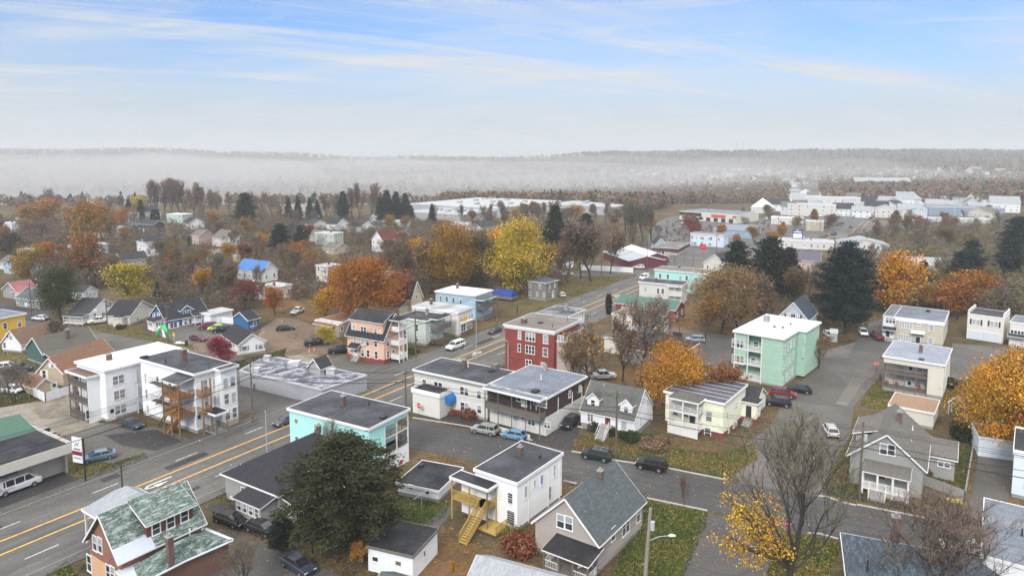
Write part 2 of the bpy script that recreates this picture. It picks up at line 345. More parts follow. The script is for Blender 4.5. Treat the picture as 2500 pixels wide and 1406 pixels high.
M_DRK=asphalt('dark_asphalt',(.045,.045,.048))
M_LEAFY=asphalt('leafy_asphalt',(.095,.092,.09),leaf=(.3,.17,.09))
M_WALK=asphalt('walk_asphalt',(.11,.105,.1))
M_KERB=plain('kerb_stone',(.2,.195,.185),.8,.2,.6)
M_GRASS=ground_mat('grass',[(.24,(.03,.04,.012)),(.4,(.05,.065,.016)),(.5,(.09,.09,.03)),(.6,(.13,.1,.045)),(.72,(.1,.07,.035))],s1=.12,s2=1.1,fine=7,speck=((.38,.17,.04),.54),sd=2.2,b_=.8)
M_GRASSG=ground_mat('green_grass',[(.24,(.025,.042,.01)),(.42,(.045,.07,.015)),(.55,(.075,.095,.022)),(.66,(.12,.11,.035)),(.76,(.13,.09,.04))],s1=.15,s2=1.3,fine=7,speck=((.38,.2,.04),.56),sd=2.2,b_=.8)
M_DIRT=ground_mat('dirt',[(.26,(.06,.045,.03)),(.4,(.12,.09,.065)),(.52,(.19,.15,.115)),(.62,(.13,.085,.055)),(.74,(.24,.2,.165))],s1=.08,s2=.8,speck=((.2,.1,.05),.58))
M_SAND=ground_mat('sandy_lot',[(.3,(.13,.115,.09)),(.5,(.23,.205,.17)),(.7,(.29,.265,.225))],s1=.08,s2=.5)
M_LEAFG=ground_mat('leaf_litter',[(.24,(.05,.035,.018)),(.38,(.13,.07,.035)),(.48,(.06,.06,.022)),(.56,(.22,.105,.045)),(.66,(.1,.075,.04)),(.76,(.27,.13,.06))],s1=.15,s2=1.6,fine=8,b_=.9)
def worn(name,c):
    m,nt,b=newmat(name);v=coord(nt);k=ramp(nt,noise(nt,v,1.9,6,.8),[(.5,0),(.62,.75)]);lk(nt,mix(nt,k,c,(.13,.125,.12)),b.inputs['Base Color']);b.inputs['Roughness'].default_value=.75;return m
M_YEL=worn('yellow_paint',(.74,.4,.06));M_WHT=worn('white_paint',(.68,.68,.66))
strip('road',-7.1,10.1,.02,M_ROAD)
for t in (0,3.3):
    for e in (-.14,.14) if t==99 else (0,): strip('yellow_line',t-.14,t+.14,.026,M_YEL,0,5)
strip('kerb',10.1,10.32,.14,M_KERB,0,4,0);strip('kerb',-7.32,-7.1,.14,M_KERB,0,1,0)
strip('sidewalk',10.32,12.2,.1,M_WALK,0,4,0);strip('sidewalk',-8.9,-7.32,.1,M_WALK,0,4,0)
for t in (6.5,-3.3):
    mb=MB();s=-96.
    while s<160:
        a,b,c,d_=rp(s,t-.07),rp(s+3.6,t-.07),rp(s+3.6,t+.07),rp(s,t+.07);mb.face([(*a,.026),(*b,.026),(*c,.026),(*d_,.026)]);s+=12.2
    struct(mb.obj('lane_marking',M_WHT))
def arrow(s,t,flip=1,sc_a=1.):
    P=[(-1.5,-.1),(.3,-.1),(.9,.1),(1.15,.45),(1.05,.85),(.6,1.02),(.6,1.45),(-.45,.8),(.6,.15),(.6,.6),(.75,.5),(.65,.25),(.3,.12),(-1.5,.12)]
    mb=MB();tri=[(-1.6,-.12),(.3,-.12),(.3,.14),(-1.6,.14)];mb.face([(*rp(s+x*sc_a*flip,t+(y-.5)*flip),.028) for x,y in tri])
    arc=[(.3,-.12,.3,.14),(.85,.02,.72,.24),(1.2,.38,.95,.42),(1.15,.82,.88,.72),(.7,1.05,.7,.8),(.3,1.05,.3,.8)]
    for a,b in zip(arc,arc[1:]): mb.face([(*rp(s+a[0]*sc_a*flip,t+(a[1]-.5)*flip),.028),(*rp(s+b[0]*sc_a*flip,t+(b[1]-.5)*flip),.028),(*rp(s+b[2]*sc_a*flip,t+(b[3]-.5)*flip),.028),(*rp(s+a[2]*sc_a*flip,t+(a[3]-.5)*flip),.028)])
    mb.face([(*rp(s+x*sc_a*flip,t+(y-.5)*flip),.028) for x,y in ((.32,1.4),(-.9,.92),(.32,.45))])
    struct(mb.obj('turn_arrow',M_WHT))
# arrows sit in the centre turn lane
def sproj(px):
    g=G(*px);return ((g[0]-O_[0])*U[0]+(g[1]-O_[1])*U[1],(g[0]-O_[0])*N_[0]+(g[1]-O_[1])*N_[1])
for p_,fl in (((386,1182),-1),((1160,862),1),((1105,880),-1),((1500,722),1),((1478,730),-1)):
    s_,t_=sproj(p_);arrow(s_,1.65,fl,1.5)
patch('street','p',[(1008,1022),(1395,1102),(1775,1172),(2335,1278),(2700,1346),(2700,1470),(2045,1318),(1726,1246.5),(1374.5,1174),(960,1085)],.012,M_ST)
patch('street','p',[(-300,735),(179,797),(486,858),(820,925),(900,985),(560,1010),(330,900),(160,845),(-300,770)],.012,M_LOT)
# ---------------------------------------------------------------- shared materials
WHITE=siding('white_siding',(.74,.75,.76));TRIM=plain('white_trim',(.78,.78,.77),.6,.06)
GLASS,nt,b=newmat('glass');tc_=coord(nt);lk(nt,ramp(nt,noise(nt,tc_,.9),[(.4,(.012,.014,.018)),(.6,(.05,.055,.065))]),b.inputs['Base Color']);b.inputs['Roughness'].default_value=.12;b.inputs['Specular IOR Level'].default_value=.7
BLIND=plain('window_blind',(.33,.35,.37),.35,.15,.8,spec=.6);HALF=plain('half_blind',(.3,.3,.3));CURT=plain('curtain',(.16,.13,.11),.4,.3,2.);BLUEB=plain('blue_blind',(.07,.2,.5),.4)
DOORW=plain('white_door',(.68,.7,.72),.5,.05);DOORG=plain('garage_door',(.6,.66,.72),.5,.05);DOORR=plain('red_door',(.25,.02,.03),.5,.1)
BRICK=brick('brick',(.27,.04,.03),(.2,.032,.026),(.26,.1,.08));CHIM=brick('chimney_brick',(.14,.045,.033),(.07,.03,.025));FOUND=plain('foundation',(.3,.29,.28),.9,.15)
DARK=plain('dark_metal',(.03,.03,.033),.6,.1);STEEL=plain('grey_metal',(.35,.36,.37),.5,.15);WOODG=plain('weathered_wood',(.17,.15,.13),.9,.25,2.);WOODY=plain('yellow_wood',(.46,.32,.1),.8,.15,2.);WOODB=plain('brown_wood',(.27,.14,.055),.8,.2,2.);WOODW=plain('painted_wood',(.72,.72,.7),.6,.1,2.)
POLEW=plain('pole_wood',(.13,.1,.08),.95,.25,1.5)
R_DK=membrane('dark_roof',(.045,.047,.055),(.075,.078,.09));R_BL=membrane('black_roof',(.02,.02,.024),(.04,.04,.046));R_WH=membrane('white_roof',(.85,.86,.88),(.68,.7,.73),.5,.1);R_GR=membrane('grey_roof',(.16,.18,.22),(.22,.24,.29))
R_PURP=membrane('purple_roof',(.09,.085,.11),(.13,.125,.15));R_TAN=membrane('gravel_roof',(.17,.15,.13),(.23,.2,.17));R_SNOW=membrane('patchy_roof',(.06,.062,.075),(.3,.3,.34));R_SN2=membrane('worn_white_roof',(.5,.51,.53),(.3,.32,.34))
S_DK=shingle('dark_shingle',(.04,.042,.048),(.085,.085,.09));S_GR=shingle('grey_shingle',(.105,.108,.1),(.2,.2,.19));S_SLT=shingle('slate_shingle',(.085,.1,.108),(.19,.21,.21));S_GN=shingle('green_shingle',(.055,.095,.08),(.42,.48,.46),pat=.9,s=1.5);S_LG=shingle('light_shingle',(.33,.35,.38),(.5,.52,.55))
S_BR=shingle('brown_shingle',(.2,.12,.085),(.28,.18,.13));S_RB=shingle('red_brown_shingle',(.26,.135,.085),(.33,.2,.14));S_TAN=shingle('tan_shingle',(.33,.21,.14),(.42,.3,.22));S_TP=shingle('taupe_shingle',(.15,.14,.13),(.24,.22,.2));S_BLU=shingle('blue_shingle',(.045,.06,.085),(.11,.14,.19));S_RED=shingle('red_shingle',(.12,.03,.03),(.18,.06,.05));S_CHAR=shingle('charcoal_shingle',(.028,.028,.035),(.065,.065,.075))
def winmesh(w,h,kind='s'):
    key=('win',round(w,2),round(h,2),kind)
    if key in MATS: return MATS[key]
    t=.11;f=MB();f.box(-w/2,-.07,-h/2,-w/2+t,0,h/2).box(w/2-t,-.07,-h/2,w/2,0,h/2).box(-w/2+t,-.068,h/2-t,w/2-t,0,h/2).box(-w/2-.03,-.1,-h/2-.03,w/2+.03,0,-h/2+t)
    g=MB();g.box(-w/2+t,-.03,-h/2+t,w/2-t,.0,h/2-t)
    n={'s':1,'d':2,'t':3,'p':1,'q':4,'w':5}[kind]
    for i in range(1,n):
        x=-w/2+t/2+(w-t)*i/n;f.box(x-.07,-.066,-h/2+t,x+.07,-.01,h/2-t)
    if kind!='p': f.box(-w/2+t,-.05,-.035,w/2-t,-.02,.035)
    MATS[key]=(f,g);return MATS[key]
WMC={}
def wmesh(w,h,kind,fm,gm):
    key=(round(w,2),round(h,2),kind,fm.name,gm.name)
    if key not in WMC:
        f,g=winmesh(w,h,kind)
        if gm is HALF:
            t=.11;g=MB();g.box(-w/2+t,-.03,-h/2+t,w/2-t,.0,-.0);g.mat(1).box(-w/2+t,-.032,0.,w/2-t,.0,h/2-t);WMC[key]=(f.mesh('window_frame',fm),g.mesh('window_pane',[GLASS,BLIND]))
        else: WMC[key]=(f.mesh('window_frame',fm),g.mesh('window_pane',gm))
    return WMC[key]
ALLH=[]
class House:
    def __init__(s,name,label,T,near,left=None,right=None,z=None,base=None,zc=None,ang=None,lu=None,lv=None,ov=.3,wall=None,trim=None,cat=None,short=None,group=None):
        s.T=T;s.wall=wall or WHITE;s.trim=trim or TRIM;s.ov=ov
        if z is None:
            t_,b_=zc if zc else (near,base); z=zof(q(T,t_),q(T,b_))
        s.z=z;N=np.array(G(*q(T,near),z));
        Lp=np.array(G(*q(T,left),z)) if left else None;Rp=np.array(G(*q(T,right),z)) if right else None
        if ang is None:
            dl=np.linalg.norm(Lp-N) if left else 0;dr=np.linalg.norm(Rp-N) if right else 0
            if dr>=dl: ang=math.degrees(math.atan2(*(Rp-N)[::-1]))
            else: ang=math.degrees(math.atan2(*(Lp-N)[::-1]))-90
        s.ang=ang;a=R(ang);s.u=np.array((math.cos(a),math.sin(a)));s.v=np.array((-math.sin(a),math.cos(a)))
        if lu is None: lu=float((Rp-N)@s.u)-2*ov
        if lv is None: lv=float((Lp-N)@s.v)-2*ov
        s.lu,s.lv=lu,lv
        s.N=N+s.u*ov+s.v*ov
        s.o=tag(mk(name,None,loc=(s.N[0],s.N[1],0),rz=a),label,cat or name.replace('_',' '),group)
        s.short=short;ALLH.append(s);s.nw=0
        c=s.N+s.u*lu/2+s.v*lv/2;s.c=c
        if DEBUG: print('H',name,'z%.1f ang%.0f lu%.1f lv%.1f'%(z,ang%360,lu,lv),label)
    def loc(s,x,y,z):
        g=np.array(G(*q(s.T,(x,y)),z))-s.N;return float(g@s.u),float(g@s.v)
    def onwall(s,x,y,face,c=0):
        X,Y=q(s.T,(x,y));r=ray(X,Y);o=np.array((0,0))-s.N;d=np.array(r[:2])
        if face=='R': k=(c-o@s.v)/(d@s.v);t=o@s.u+k*(d@s.u)
        else: k=(c-o@s.u)/(d@s.u);t=o@s.v+k*(d@s.v)
        return float(t),HC+r[2]*k
    def mbo(s,name,mb,m,parent=None,smooth=False): return mb.obj(name,m,parent or s.o,smooth)
    def block(s,a0,b0,a1,b1,z0,z1,m=None,lap=None,name='wall'):
        m=m or s.wall;mb=MB()
        if not lap: mb.box(a0,b0,z0,a1,b1,z1)
        else:  # real lapped courses
            z=z0
            while z<z1-.01:
                zt=min(z+lap,z1);e=.035
                lo=[(a0-e,b0-e),(a1+e,b0-e),(a1+e,b1+e),(a0-e,b1+e)];hi=[(a0,b0),(a1,b0),(a1,b1),(a0,b1)]
                for i in range(4):
                    j=(i+1)%4;mb.face([(*lo[i],z),(*lo[j],z),(*hi[j],zt),(*hi[i],zt)]);mb.face([(*hi[i],z),(*hi[j],z),(*lo[j],z),(*lo[i],z)])
                z=zt
            mb.face([(*p,z1) for p in hi])
        return s.mbo(name,mb,m)
    def body(s,z=None,m=None,lap=None,found=.5): 
        if found: s.mbo('foundation',MB().box(.06,.06,-.3,s.lu-.06,s.lv-.06,found),FOUND)
        return s.block(0,0,s.lu,s.lv,found or 0,z or s.z-.25,m,lap)
    def flat(s,m,a0=None,b0=None,a1=None,b1=None,z=None,ov=None,th=.3,lip=.06,trim=None):
        a0=0 if a0 is None else a0;b0=0 if b0 is None else b0;a1=s.lu if a1 is None else a1;b1=s.lv if b1 is None else b1
        ov=s.ov if ov is None else ov;z=z or s.z;t=trim or s.trim
        a0-=ov;b0-=ov;a1+=ov;b1+=ov
        e=.09;f=MB();f.box(a0,b0,z-th,a1,b0+e,z+lip).box(a0,b1-e,z-th,a1,b1,z+lip).box(a0,b0+e,z-th,a0+e,b1-e,z+lip).box(a1-e,b0+e,z-th,a1,b1-e,z+lip)
        f.box(a0+e,b0+e,z-th,a1-e,b1-e,z-th+.05)
        s.mbo('roof',MB().box(a0+e,b0+e,z-th+.05,a1-e,b1-e,z),m);s.mbo('roof_trim',f,t)
    def gable(s,m,rise,axis='v',a0=None,b0=None,a1=None,b1=None,z=None,ov=None,rake=None,wall=None,th=.18,off=.5,hipend=0,left_rise=0):
        """ridge runs along axis; off = where the ridge sits across the other one"""
        a0=0 if a0 is None else a0;b0=0 if b0 is None else b0;a1=s.lu if a1 is None else a1;b1=s.lv if b1 is None else b1
        ov=s.ov if ov is None else ov;rk=ov if rake is None else rake;z=z or s.z
        if axis=='v': w0,w1,l0,l1=a0,a1,b0,b1
        else: w0,w1,l0,l1=b0,b1,a0,a1
        c=w0+(w1-w0)*off;zr=z+rise
        def P(w,l,zz): return (w,l,zz) if axis=='v' else (l,w,zz)
        roof=MB();tr=MB()
        for e,sg in ((w0,-1),(w1,1)):
            sl=rise/abs(e-c);we=e+sg*ov;ze=z-sl*ov
            top=[P(we,l0-rk,ze),P(we,l1+rk,ze),P(c,l1+rk,zr),P(c,l0-rk,zr)];bot=[(p[0],p[1],p[2]-th) for p in top]
            roof.add(top+bot,[(0,1,2,3),(7,6,5,4),(0,4,5,1),(1,5,6,2),(2,6,7,3),(3,7,4,0)])
            ge=sg*.03
            tr.beam(P(we+ge,l0-rk,ze-th*.5),P(we+ge,l1+rk,ze-th*.6),.05,th-.03)
            for l in (l0-rk-.03,l1+rk+.03): tr.beam(P(we,l,ze-th*.5-.06),P(c,l,zr-th*.5-.06),.05,th+.02)
        s.mbo('roof',roof,m);s.mbo('roof_trim',tr,s.trim)
        wl=MB();poly=[(w0,z-.02),(w1,z-.02),(c,zr-.05*0-.1)]
        g=MB().extr([(w0+.005,z-.3),(w1-.005,z-.3),(w1-.005,z-.02),(c,zr-th*1.05),(w0+.005,z-.02)],'y' if axis=='v' else 'x',l0+.004,l1-.004)
        s.mbo('gable_wall',g,wall or s.wall)
    def hip(s,m,rise,a0=None,b0=None,a1=None,b1=None,z=None,ov=None,frac=1.):
        a0=0 if a0 is None else a0;b0=0 if b0 is None else b0;a1=s.lu if a1 is None else a1;b1=s.lv if b1 is None else b1
        ov=s.ov if ov is None else ov;z=z or s.z;a0-=ov;b0-=ov;a1+=ov;b1+=ov
        du,dv=a1-a0,b1-b0;k=min(du,dv)/2*frac
        p=[(a0,b0,z),(a1,b0,z),(a1,b1,z),(a0,b1,z)];r=[(a0+k,b0+k,z+rise),(a1-k,b0+k,z+rise),(a1-k,b1-k,z+rise),(a0+k,b1-k,z+rise)]
        mb=MB();mb.add(p+r+[(x,y,z-.15) for x,y,_ in p],[(0,1,5,4),(1,2,6,5),(2,3,7,6),(3,0,4,7),(4,5,6,7),(8,9,1,0),(9,10,2,1),(10,11,3,2),(11,8,0,3),(11,10,9,8)])
        s.mbo('roof',mb,m)
        t=MB();h=.09
        for i in range(4):
            A=p[i];B=p[(i+1)%4];t.beam((A[0],A[1],z-h),(B[0],B[1],z-h),.1,.2)
        s.mbo('roof_trim',t,s.trim)
    def shed(s,m,a0,b0,a1,b1,zlo,zhi,low='b0',ov=.25,th=.14,name='porch_roof',posts=()):
        """low: the side that is lower"""
        a0-=ov;b0-=ov;a1+=ov;b1+=ov
        Z=lambda a,b:{'b0':zlo+(zhi-zlo)*(b-b0)/(b1-b0),'b1':zhi+(zlo-zhi)*(b-b0)/(b1-b0),'a0':zlo+(zhi-zlo)*(a-a0)/(a1-a0),'a1':zhi+(zlo-zhi)*(a-a0)/(a1-a0)}[low]
        c=[(a0,b0),(a1,b0),(a1,b1),(a0,b1)];top=[(a,b,Z(a,b)) for a,b in c];bot=[(x,y,zz-th) for x,y,zz in top]
        o=s.mbo(name,MB().add(top+bot,[(0,1,2,3),(7,6,5,4),(0,4,5,1),(1,5,6,2),(2,6,7,3),(3,7,4,0)]) or None,m) if False else None
        mb=MB();mb.add(top+bot,[(0,1,2,3),(7,6,5,4),(0,4,5,1),(1,5,6,2),(2,6,7,3),(3,7,4,0)]);o=s.mbo(name,mb,m)
        t=MB()
        for i in range(4):
            A=np.array(top[i]);B=np.array(top[(i+1)%4]);t.beam(A-(0,0,th*.6),B-(0,0,th*.6),.07,th*.9)
        s.mbo('roof_trim',t,s.trim,o);return o
    def wm(s,face,t,z,w=.95,h=1.5,kind='s',c=0,gm=None,fm=None,shut=None,name='window'):
        s.nw+=1
        if gm is None or gm is GLASS: x_=rnd.random();gm=BLIND if (x_<.16 and gm is None) else (HALF if x_<.5 and kind!='p' else (CURT if x_<.58 else GLASS))
        f,g=wmesh(w,h,kind,fm or s.trim,gm)
        if face=='R': l,rz=(t,c,z),0
        elif face=='L': l,rz=(c,t,z),-math.pi/2
        elif face=='B': l,rz=(t,c,z),math.pi
        else: l,rz=(c,t,z),math.pi/2
        o=mk(name,f,s.o,l,rz);mk('pane',g,o)
        if shut:
            for sx_ in (-w/2-.42,w/2+.04): MB().box(sx_,-.04,-h/2,sx_+.38,0,h/2).obj('shutter',shut,o)
        return o
    def wins(s,face,pts,w=.95,h=1.5,kind='s',c=0,**k):
        T0=s.T
        for p in pts:
            W,H_,K=w,h,kind
            if isinstance(p[0],str): s.T=p[0];p=p[1:]
            else: s.T=T0
            if len(p)>2: W=p[2]
            if len(p)>3: H_=p[3]
            if len(p)>4: K=p[4]
            t,z=s.onwall(p[0],p[1],face,c);s.wm(face,t,z,W,H_,K,c,**k)
        s.T=T0
    def door(s,face,x,y,w=.95,h=2.1,c=0,m=None,metric=None):
        t,z=metric or s.onwall(x,y,face,c)
        f=MB();f.box(-w/2-.1,-.06,-h/2,-w/2,0,h/2+.1).box(w/2,-.06,-h/2,w/2+.1,0,h/2+.1).box(-w/2,-.055,h/2,w/2,0,h/2+.1)
        l,rz={'R':((t,c,z),0),'L':((c,t,z),-math.pi/2),'B':((t,c,z),math.pi),'K':((c,t,z),math.pi/2)}[face]
        d=mk('door',MB().box(-w/2,-.035,-h/2,w/2,0,h/2).mesh('door',m or DOORW),s.o,l,rz)
        mk('door_frame',f.mesh('door_frame',s.trim),d);g=MB().box(-w*.3,-.045,h*.08,w*.3,-.034,h*.4)
        if w<1.3: mk('pane',g.mesh('pane',GLASS),d)
        hb=MB().box(w*.34,-.09,-.05,w*.42,-.034,.05);mk('handle',hb.mesh('handle',DARK),d)
        return d
    def garage(s,face,x,y,w=2.6,h=2.1,c=0,m=None,z=None):
        t,zz=s.onwall(x,y,face,c);z=h/2+.05 if z is None else z
        mb=MB()
        n=4
        for i in range(n): mb.box(-w/2,-.05,-h/2+h*i/n+.015,w/2,0,-h/2+h*(i+1)/n-.015)
        mb.box(-w/2,-.03,-h/2,w/2,0,h/2)
        l,rz={'R':((t,c,z),0),'L':((c,t,z),-math.pi/2)}[face];d=mk('garage_door',mb.mesh('garage_door',m or DOORG),s.o,l,rz)
        f=MB();f.box(-w/2-.12,-.07,-h/2,-w/2,0,h/2+.12).box(w/2,-.07,-h/2,w/2+.12,0,h/2+.12).box(-w/2,-.065,h/2,w/2,0,h/2+.12);mk('door_frame',f.mesh('door_frame',s.trim),d)
    def chim(s,x,y,zr,h=1.3,w=.6,m=None,cap=True,metric=None):
        a,b=metric or s.loc(x,y,zr);mb=MB().box(a-w/2,b-w/2,zr-.8,a+w/2,b+w/2,zr+h);o=s.mbo('chimney',mb,m or CHIM)
        if cap: s.mbo('chimney_cap',MB().box(a-w/2-.07,b-w/2-.07,zr+h,a+w/2+.07,b+w/2+.07,zr+h+.12).box(a-.14,b-.14,zr+h+.12,a+.14,b+.14,zr+h+.4),FOUND,o)
    def pipe(s,x,y,zr,h=.7,r=.06,m=None):
        a,b=s.loc(x,y,zr);o=s.mbo('vent_pipe',MB().tube([(a,b,zr-.3),(a,b,zr+h)],r,6).tube([(a,b,zr-.02),(a,b,zr+.12)],[r*2.2,r*1.3],6),m or DARK)
    def vent(s,x,y,zr,w=.9,h=.35,m=None):
        a,b=s.loc(x,y,zr);s.mbo('roof_hatch',MB().box(a-w/2,b-w/3,zr-.05,a+w/2,b+w/3,zr+h).box(a-w/2-.05,b-w/3-.05,zr+h,a+w/2+.05,b+w/3+.05,zr+h+.06),m or DARK)
    def rail(s,pts,z,h=1.,m=None,bal=.16,parent=None,name='railing',th=.05):
        mb=MB()
        for (x0,y0),(x1,y1) in zip(pts,pts[1:]):
            mb.beam((x0,y0,z+h),(x1,y1,z+h),.09,.06);mb.beam((x0,y0,z+.12),(x1,y1,z+.12),.05,.05)
            L_=math.hypot(x1-x0,y1-y0);n=max(1,int(L_/bal))
            for i in range(n+1):
                t=i/n;x=x0+(x1-x0)*t;y=y0+(y1-y0)*t;k=.035 if i%8 else .08
                mb.beam((x,y,z+.0),(x,y,z+h),k)
        return s.mbo(name,mb,m or WOODW,parent)
    def porch(s,face,t0,t1,depth,levels,ztop=None,m=None,rm=None,posts=3,rails=True,dm=None,c=0,roof='flat',zroof=None,solid=False,rise=.5,postw=.12,postz=0,recess=False,rh=1.,bal=.16):
        """stacked balconies in front of wall (face R: y<c, face L: x<c); levels = deck heights"""
        m=m or WOODW;dm=dm or m
        sg=1 if recess else -1
        def P(t,d): return (t,c+sg*d) if face=='R' else (c+sg*d,t)
        if recess: pass
        zt=ztop or s.z-.3
        pm=MB()
        for i in range(posts):
            t=t0+(t1-t0)*i/(posts-1);x,y=P(t,depth if not recess else .06);pm.box(x-postw/2,y-postw/2,postz,x+postw/2,y+postw/2,zt)
        s.mbo('posts',pm,m)
        for k,zl in enumerate(levels):
            A=P(t0,0);B=P(t1,depth);xa,xb=sorted((A[0],B[0]));ya,yb=sorted((A[1],B[1]))
            dk=MB();dk.box(xa,ya,zl-.22,xb,yb,zl);d=s.mbo('balcony_floor' if zl>1.2 else 'porch_floor',dk,dm)
            if rails and (zl>.3):
                pts=[P(t0+.02,0),P(t0+.02,depth-.04),P(t1-.02,depth-.04),P(t1-.02,0)] if not recess else [P(t0,.04),P(t1,.04)]
                if solid:
                    r_=MB()
                    for (x0,y0),(x1,y1) in zip(pts,pts[1:]): r_.beam((x0,y0,zl+rh/2),(x1,y1,zl+rh/2),.06,rh)
                    s.mbo('railing',r_,m,d)
                else: s.rail(pts,zl,rh,m,parent=d,bal=bal)
        if roof:
            A=P(t0,0);B=P(t1,depth);xa,xb=sorted((A[0],B[0]));ya,yb=sorted((A[1],B[1]))
            low={'R':'b0','L':'a0'}[face]
            if roof=='shed': s.shed(rm or R_DK,xa,ya,xb,yb,zt,zt+rise,low=low,ov=.22)
            elif roof=='gable': s.gable(rm or S_DK,rise,'v' if face=='R' else 'u',xa,ya,xb,yb,z=zt,ov=.3)
            elif roof=='hip': s.hip(rm or S_DK,rise,xa,ya,xb,yb,z=zt,ov=.25)
            else: s.flat(rm or R_DK,xa,ya,xb,yb,z=zt+.3,ov=.2)
    def steps(s,face,t,w,d0,z0,n,m=None,rails=True,c=0,rm=None,rise=.18,run=.28):
        """straight stair going out from the wall, from height z0 down to the ground"""
        m=m or FOUND;mb=MB();st=MB()
        def P(tt,d): return (tt,c-d) if face=='R' else (c-d,tt)
        for i in range(n):
            d=d0+i*run;z=z0-(i+1)*z0/(n)+.0;A=P(t-w/2,d);B=P(t+w/2,d+run);mb.box(min(A[0],B[0]),min(A[1],B[1]),-.05,max(A[0],B[0]),max(A[1],B[1]),z+.03)
        o=s.mbo('steps',mb,m)
        if rails:
            r_=MB()
            for e in (-w/2,w/2):
                a=P(t+e,d0);b_=P(t+e,d0+n*run);r_.beam((*a,z0+.9),(*b_,.9),.06);r_.beam((*a,z0-.1),(*b_,-.0),.05,.2)
                for k in range(0,3):
                    f=k/2;x=a[0]+(b_[0]-a[0])*f;y=a[1]+(b_[1]-a[1])*f;zz=z0*(1-f);r_.beam((x,y,zz),(x,y,zz+.9),.035)
            s.mbo('stair_railing',r_,rm or WOODW,o)
    def dormer(s,a,b,w,d,z0,hw,rise,face='L',m=None,wall=None,win=True,wk='s',ww=.8,wh=1.1):
        """gabled dormer looking along face; (a,b) centre of its front wall, d = depth back into the roof"""
        m=m or S_GR
        if face=='L': A=(a,b-w/2,a+d,b+w/2);ax='u'
        else: A=(a-w/2,b,a+w/2,b+d);ax='v'
        s.block(*A,z0,z0+hw-.02,wall or s.wall,name='dormer_wall')
        s.gable(m,rise,ax,*A,z=z0+hw,ov=.2,rake=.2,wall=wall)
        if win: s.wm(face,b if face=='L' else a,z0+hw*.52,ww,wh,wk,c=a if face=='L' else b)
AQUA=siding('aqua_siding',(.38,.70,.66),.2,.03);MINT=siding('mint_siding',(.32,.48,.385),.3,.04);CREAM=siding('cream_siding',(.74,.74,.58));BEIGE=siding('beige_siding',(.5,.46,.38));CRM2=siding('off_white_siding',(.62,.59,.52));TAUPE=siding('taupe_siding',(.36,.315,.285));GREYS=siding('grey_siding',(.3,.3,.29));PEACH=siding('peach_siding',(.68,.44,.33));PALEG=siding('pale_green_siding',(.5,.56,.52));LBLUE=siding('light_blue_siding',(.36,.52,.63));NAVY=siding('blue_siding',(.035,.13,.30));YELW=siding('yellow_siding',(.72,.45,.06));DGREEN=siding('green_siding',(.06,.12,.1));OFFW=plain('off_white_wall',(.66,.64,.6),.8,.08);BSH=shingle('brown_shingle_wall',(.07,.045,.04),(.11,.075,.065));CLOTH=siding('pale_blue_siding',(.6,.68,.76));TANW=siding('tan_siding',(.46,.38,.28));BURG=siding('maroon_siding',(.13,.035,.045));ORB=brick('orange_brick',(.30,.10,.055),(.24,.075,.045));PEA2=plain('peach_stucco',(.62,.38,.24),.85,.1);TANB=plain('tan_brick',(.5,.4,.3),.85,.1)
BEIGEW=plain('beige_block_wall',(.42,.38,.33),.85,.1)
# --- 1 white three-storey apartment house with dark flat roof
h=House('apartment_house','white three-storey apartment house with dark flat roof and wooden back stairs','5',(1850,912),left=(1220,785),z=10.3,ang=57.4,lu=3.8,short='the apartment house with wooden back stairs')
za=h.z;jog=1.7
mu=h.loc(2290,825,za)[0]-.3
h.lu=mu;h.found=0
h.mbo('foundation',MB().box(.05,.05,-.2,mu-.05,h.lv,.6),FOUND);h.block(0,0,mu,h.lv,.6,za-.25,lap=.25)
h.block(3.6,-jog,mu-.02,-.05,1.0,za-.24,lap=.25);h.mbo('brick_base',MB().box(3.56,-jog-.03,0,mu,-.1,1.),TANB)
h.flat(R_DK,0,0,mu,h.lv,za,.35,.35);h.flat(R_DK,3.6,-jog,mu,-.4,za,.35,.35)
h.wins('L',[(1285,910,1.2,2.4,'p'),(1390,950,.8,1.9),(1505,975,.9,1.9),(1300,1062,1.1,2.0),(1400,1100,.8,1.8),(1305,1220,1.3,2.0,'p'),(1412,1250,.8,1.8)])
h.wins('R',[(1958,1015),(2050,1003),(1968,1168),(2060,1158)],.95,1.9);h.wins('R',[(2150,997),(2218,978),(2160,1148),(2228,1130),(2170,1297),(2237,1275)],1.05,1.9,c=-jog)
h.chim(1755,800,za,2.3,.85);h.pipe(1580,805,za,.7,.12);h.pipe(1995,855,za,.6);h.vent(1375,760,za,1.2)
# wooden stair tower
h.porch('L',.2,4.6,2.9,[3.6,6.6],ztop=9.3,m=WOODB,posts=3,rm=R_DK,roof='shed',rise=.5,dm=WOODB,solid=False,postw=.2,bal=.11)
h.porch('R',.2,1.7,1.6,[3.6,6.6],ztop=9.3,m=WOODB,posts=2,roof=None,postw=.2)
st=MB()
for (y0,z0,y1,z1,x) in ((4.2,6.6,1.2,3.6,-1.6),(1.0,3.6,4.4,.1,-2.2),(.9,5.1,3.9,3.6,-2.5)):
    n=12
    for i in range(n):
        y=y0+(y1-y0)*i/n;z=z0+(z1-z0)*i/n;st.box(x-.45,min(y,y+(y1-y0)/n),z-.06,x+.45,max(y,y+(y1-y0)/n)+.02,z)
    for e in (-.47,.47): st.beam((x+e,y0,z0-.1),(x+e,y1,z1-.1),.06,.28);st.beam((x+e,y0,z0+.85),(x+e,y1,z1+.85),.05,.09)
    for k in range(13): f_=k/12;yy=y0+(y1-y0)*f_;zz=z0+(z1-z0)*f_;[st.beam((x+e,yy,zz),(x+e,yy,zz+.85),.04) for e in (-.47,.47)]
h.mbo('wooden_stairs',st,WOODB)
fe=MB()
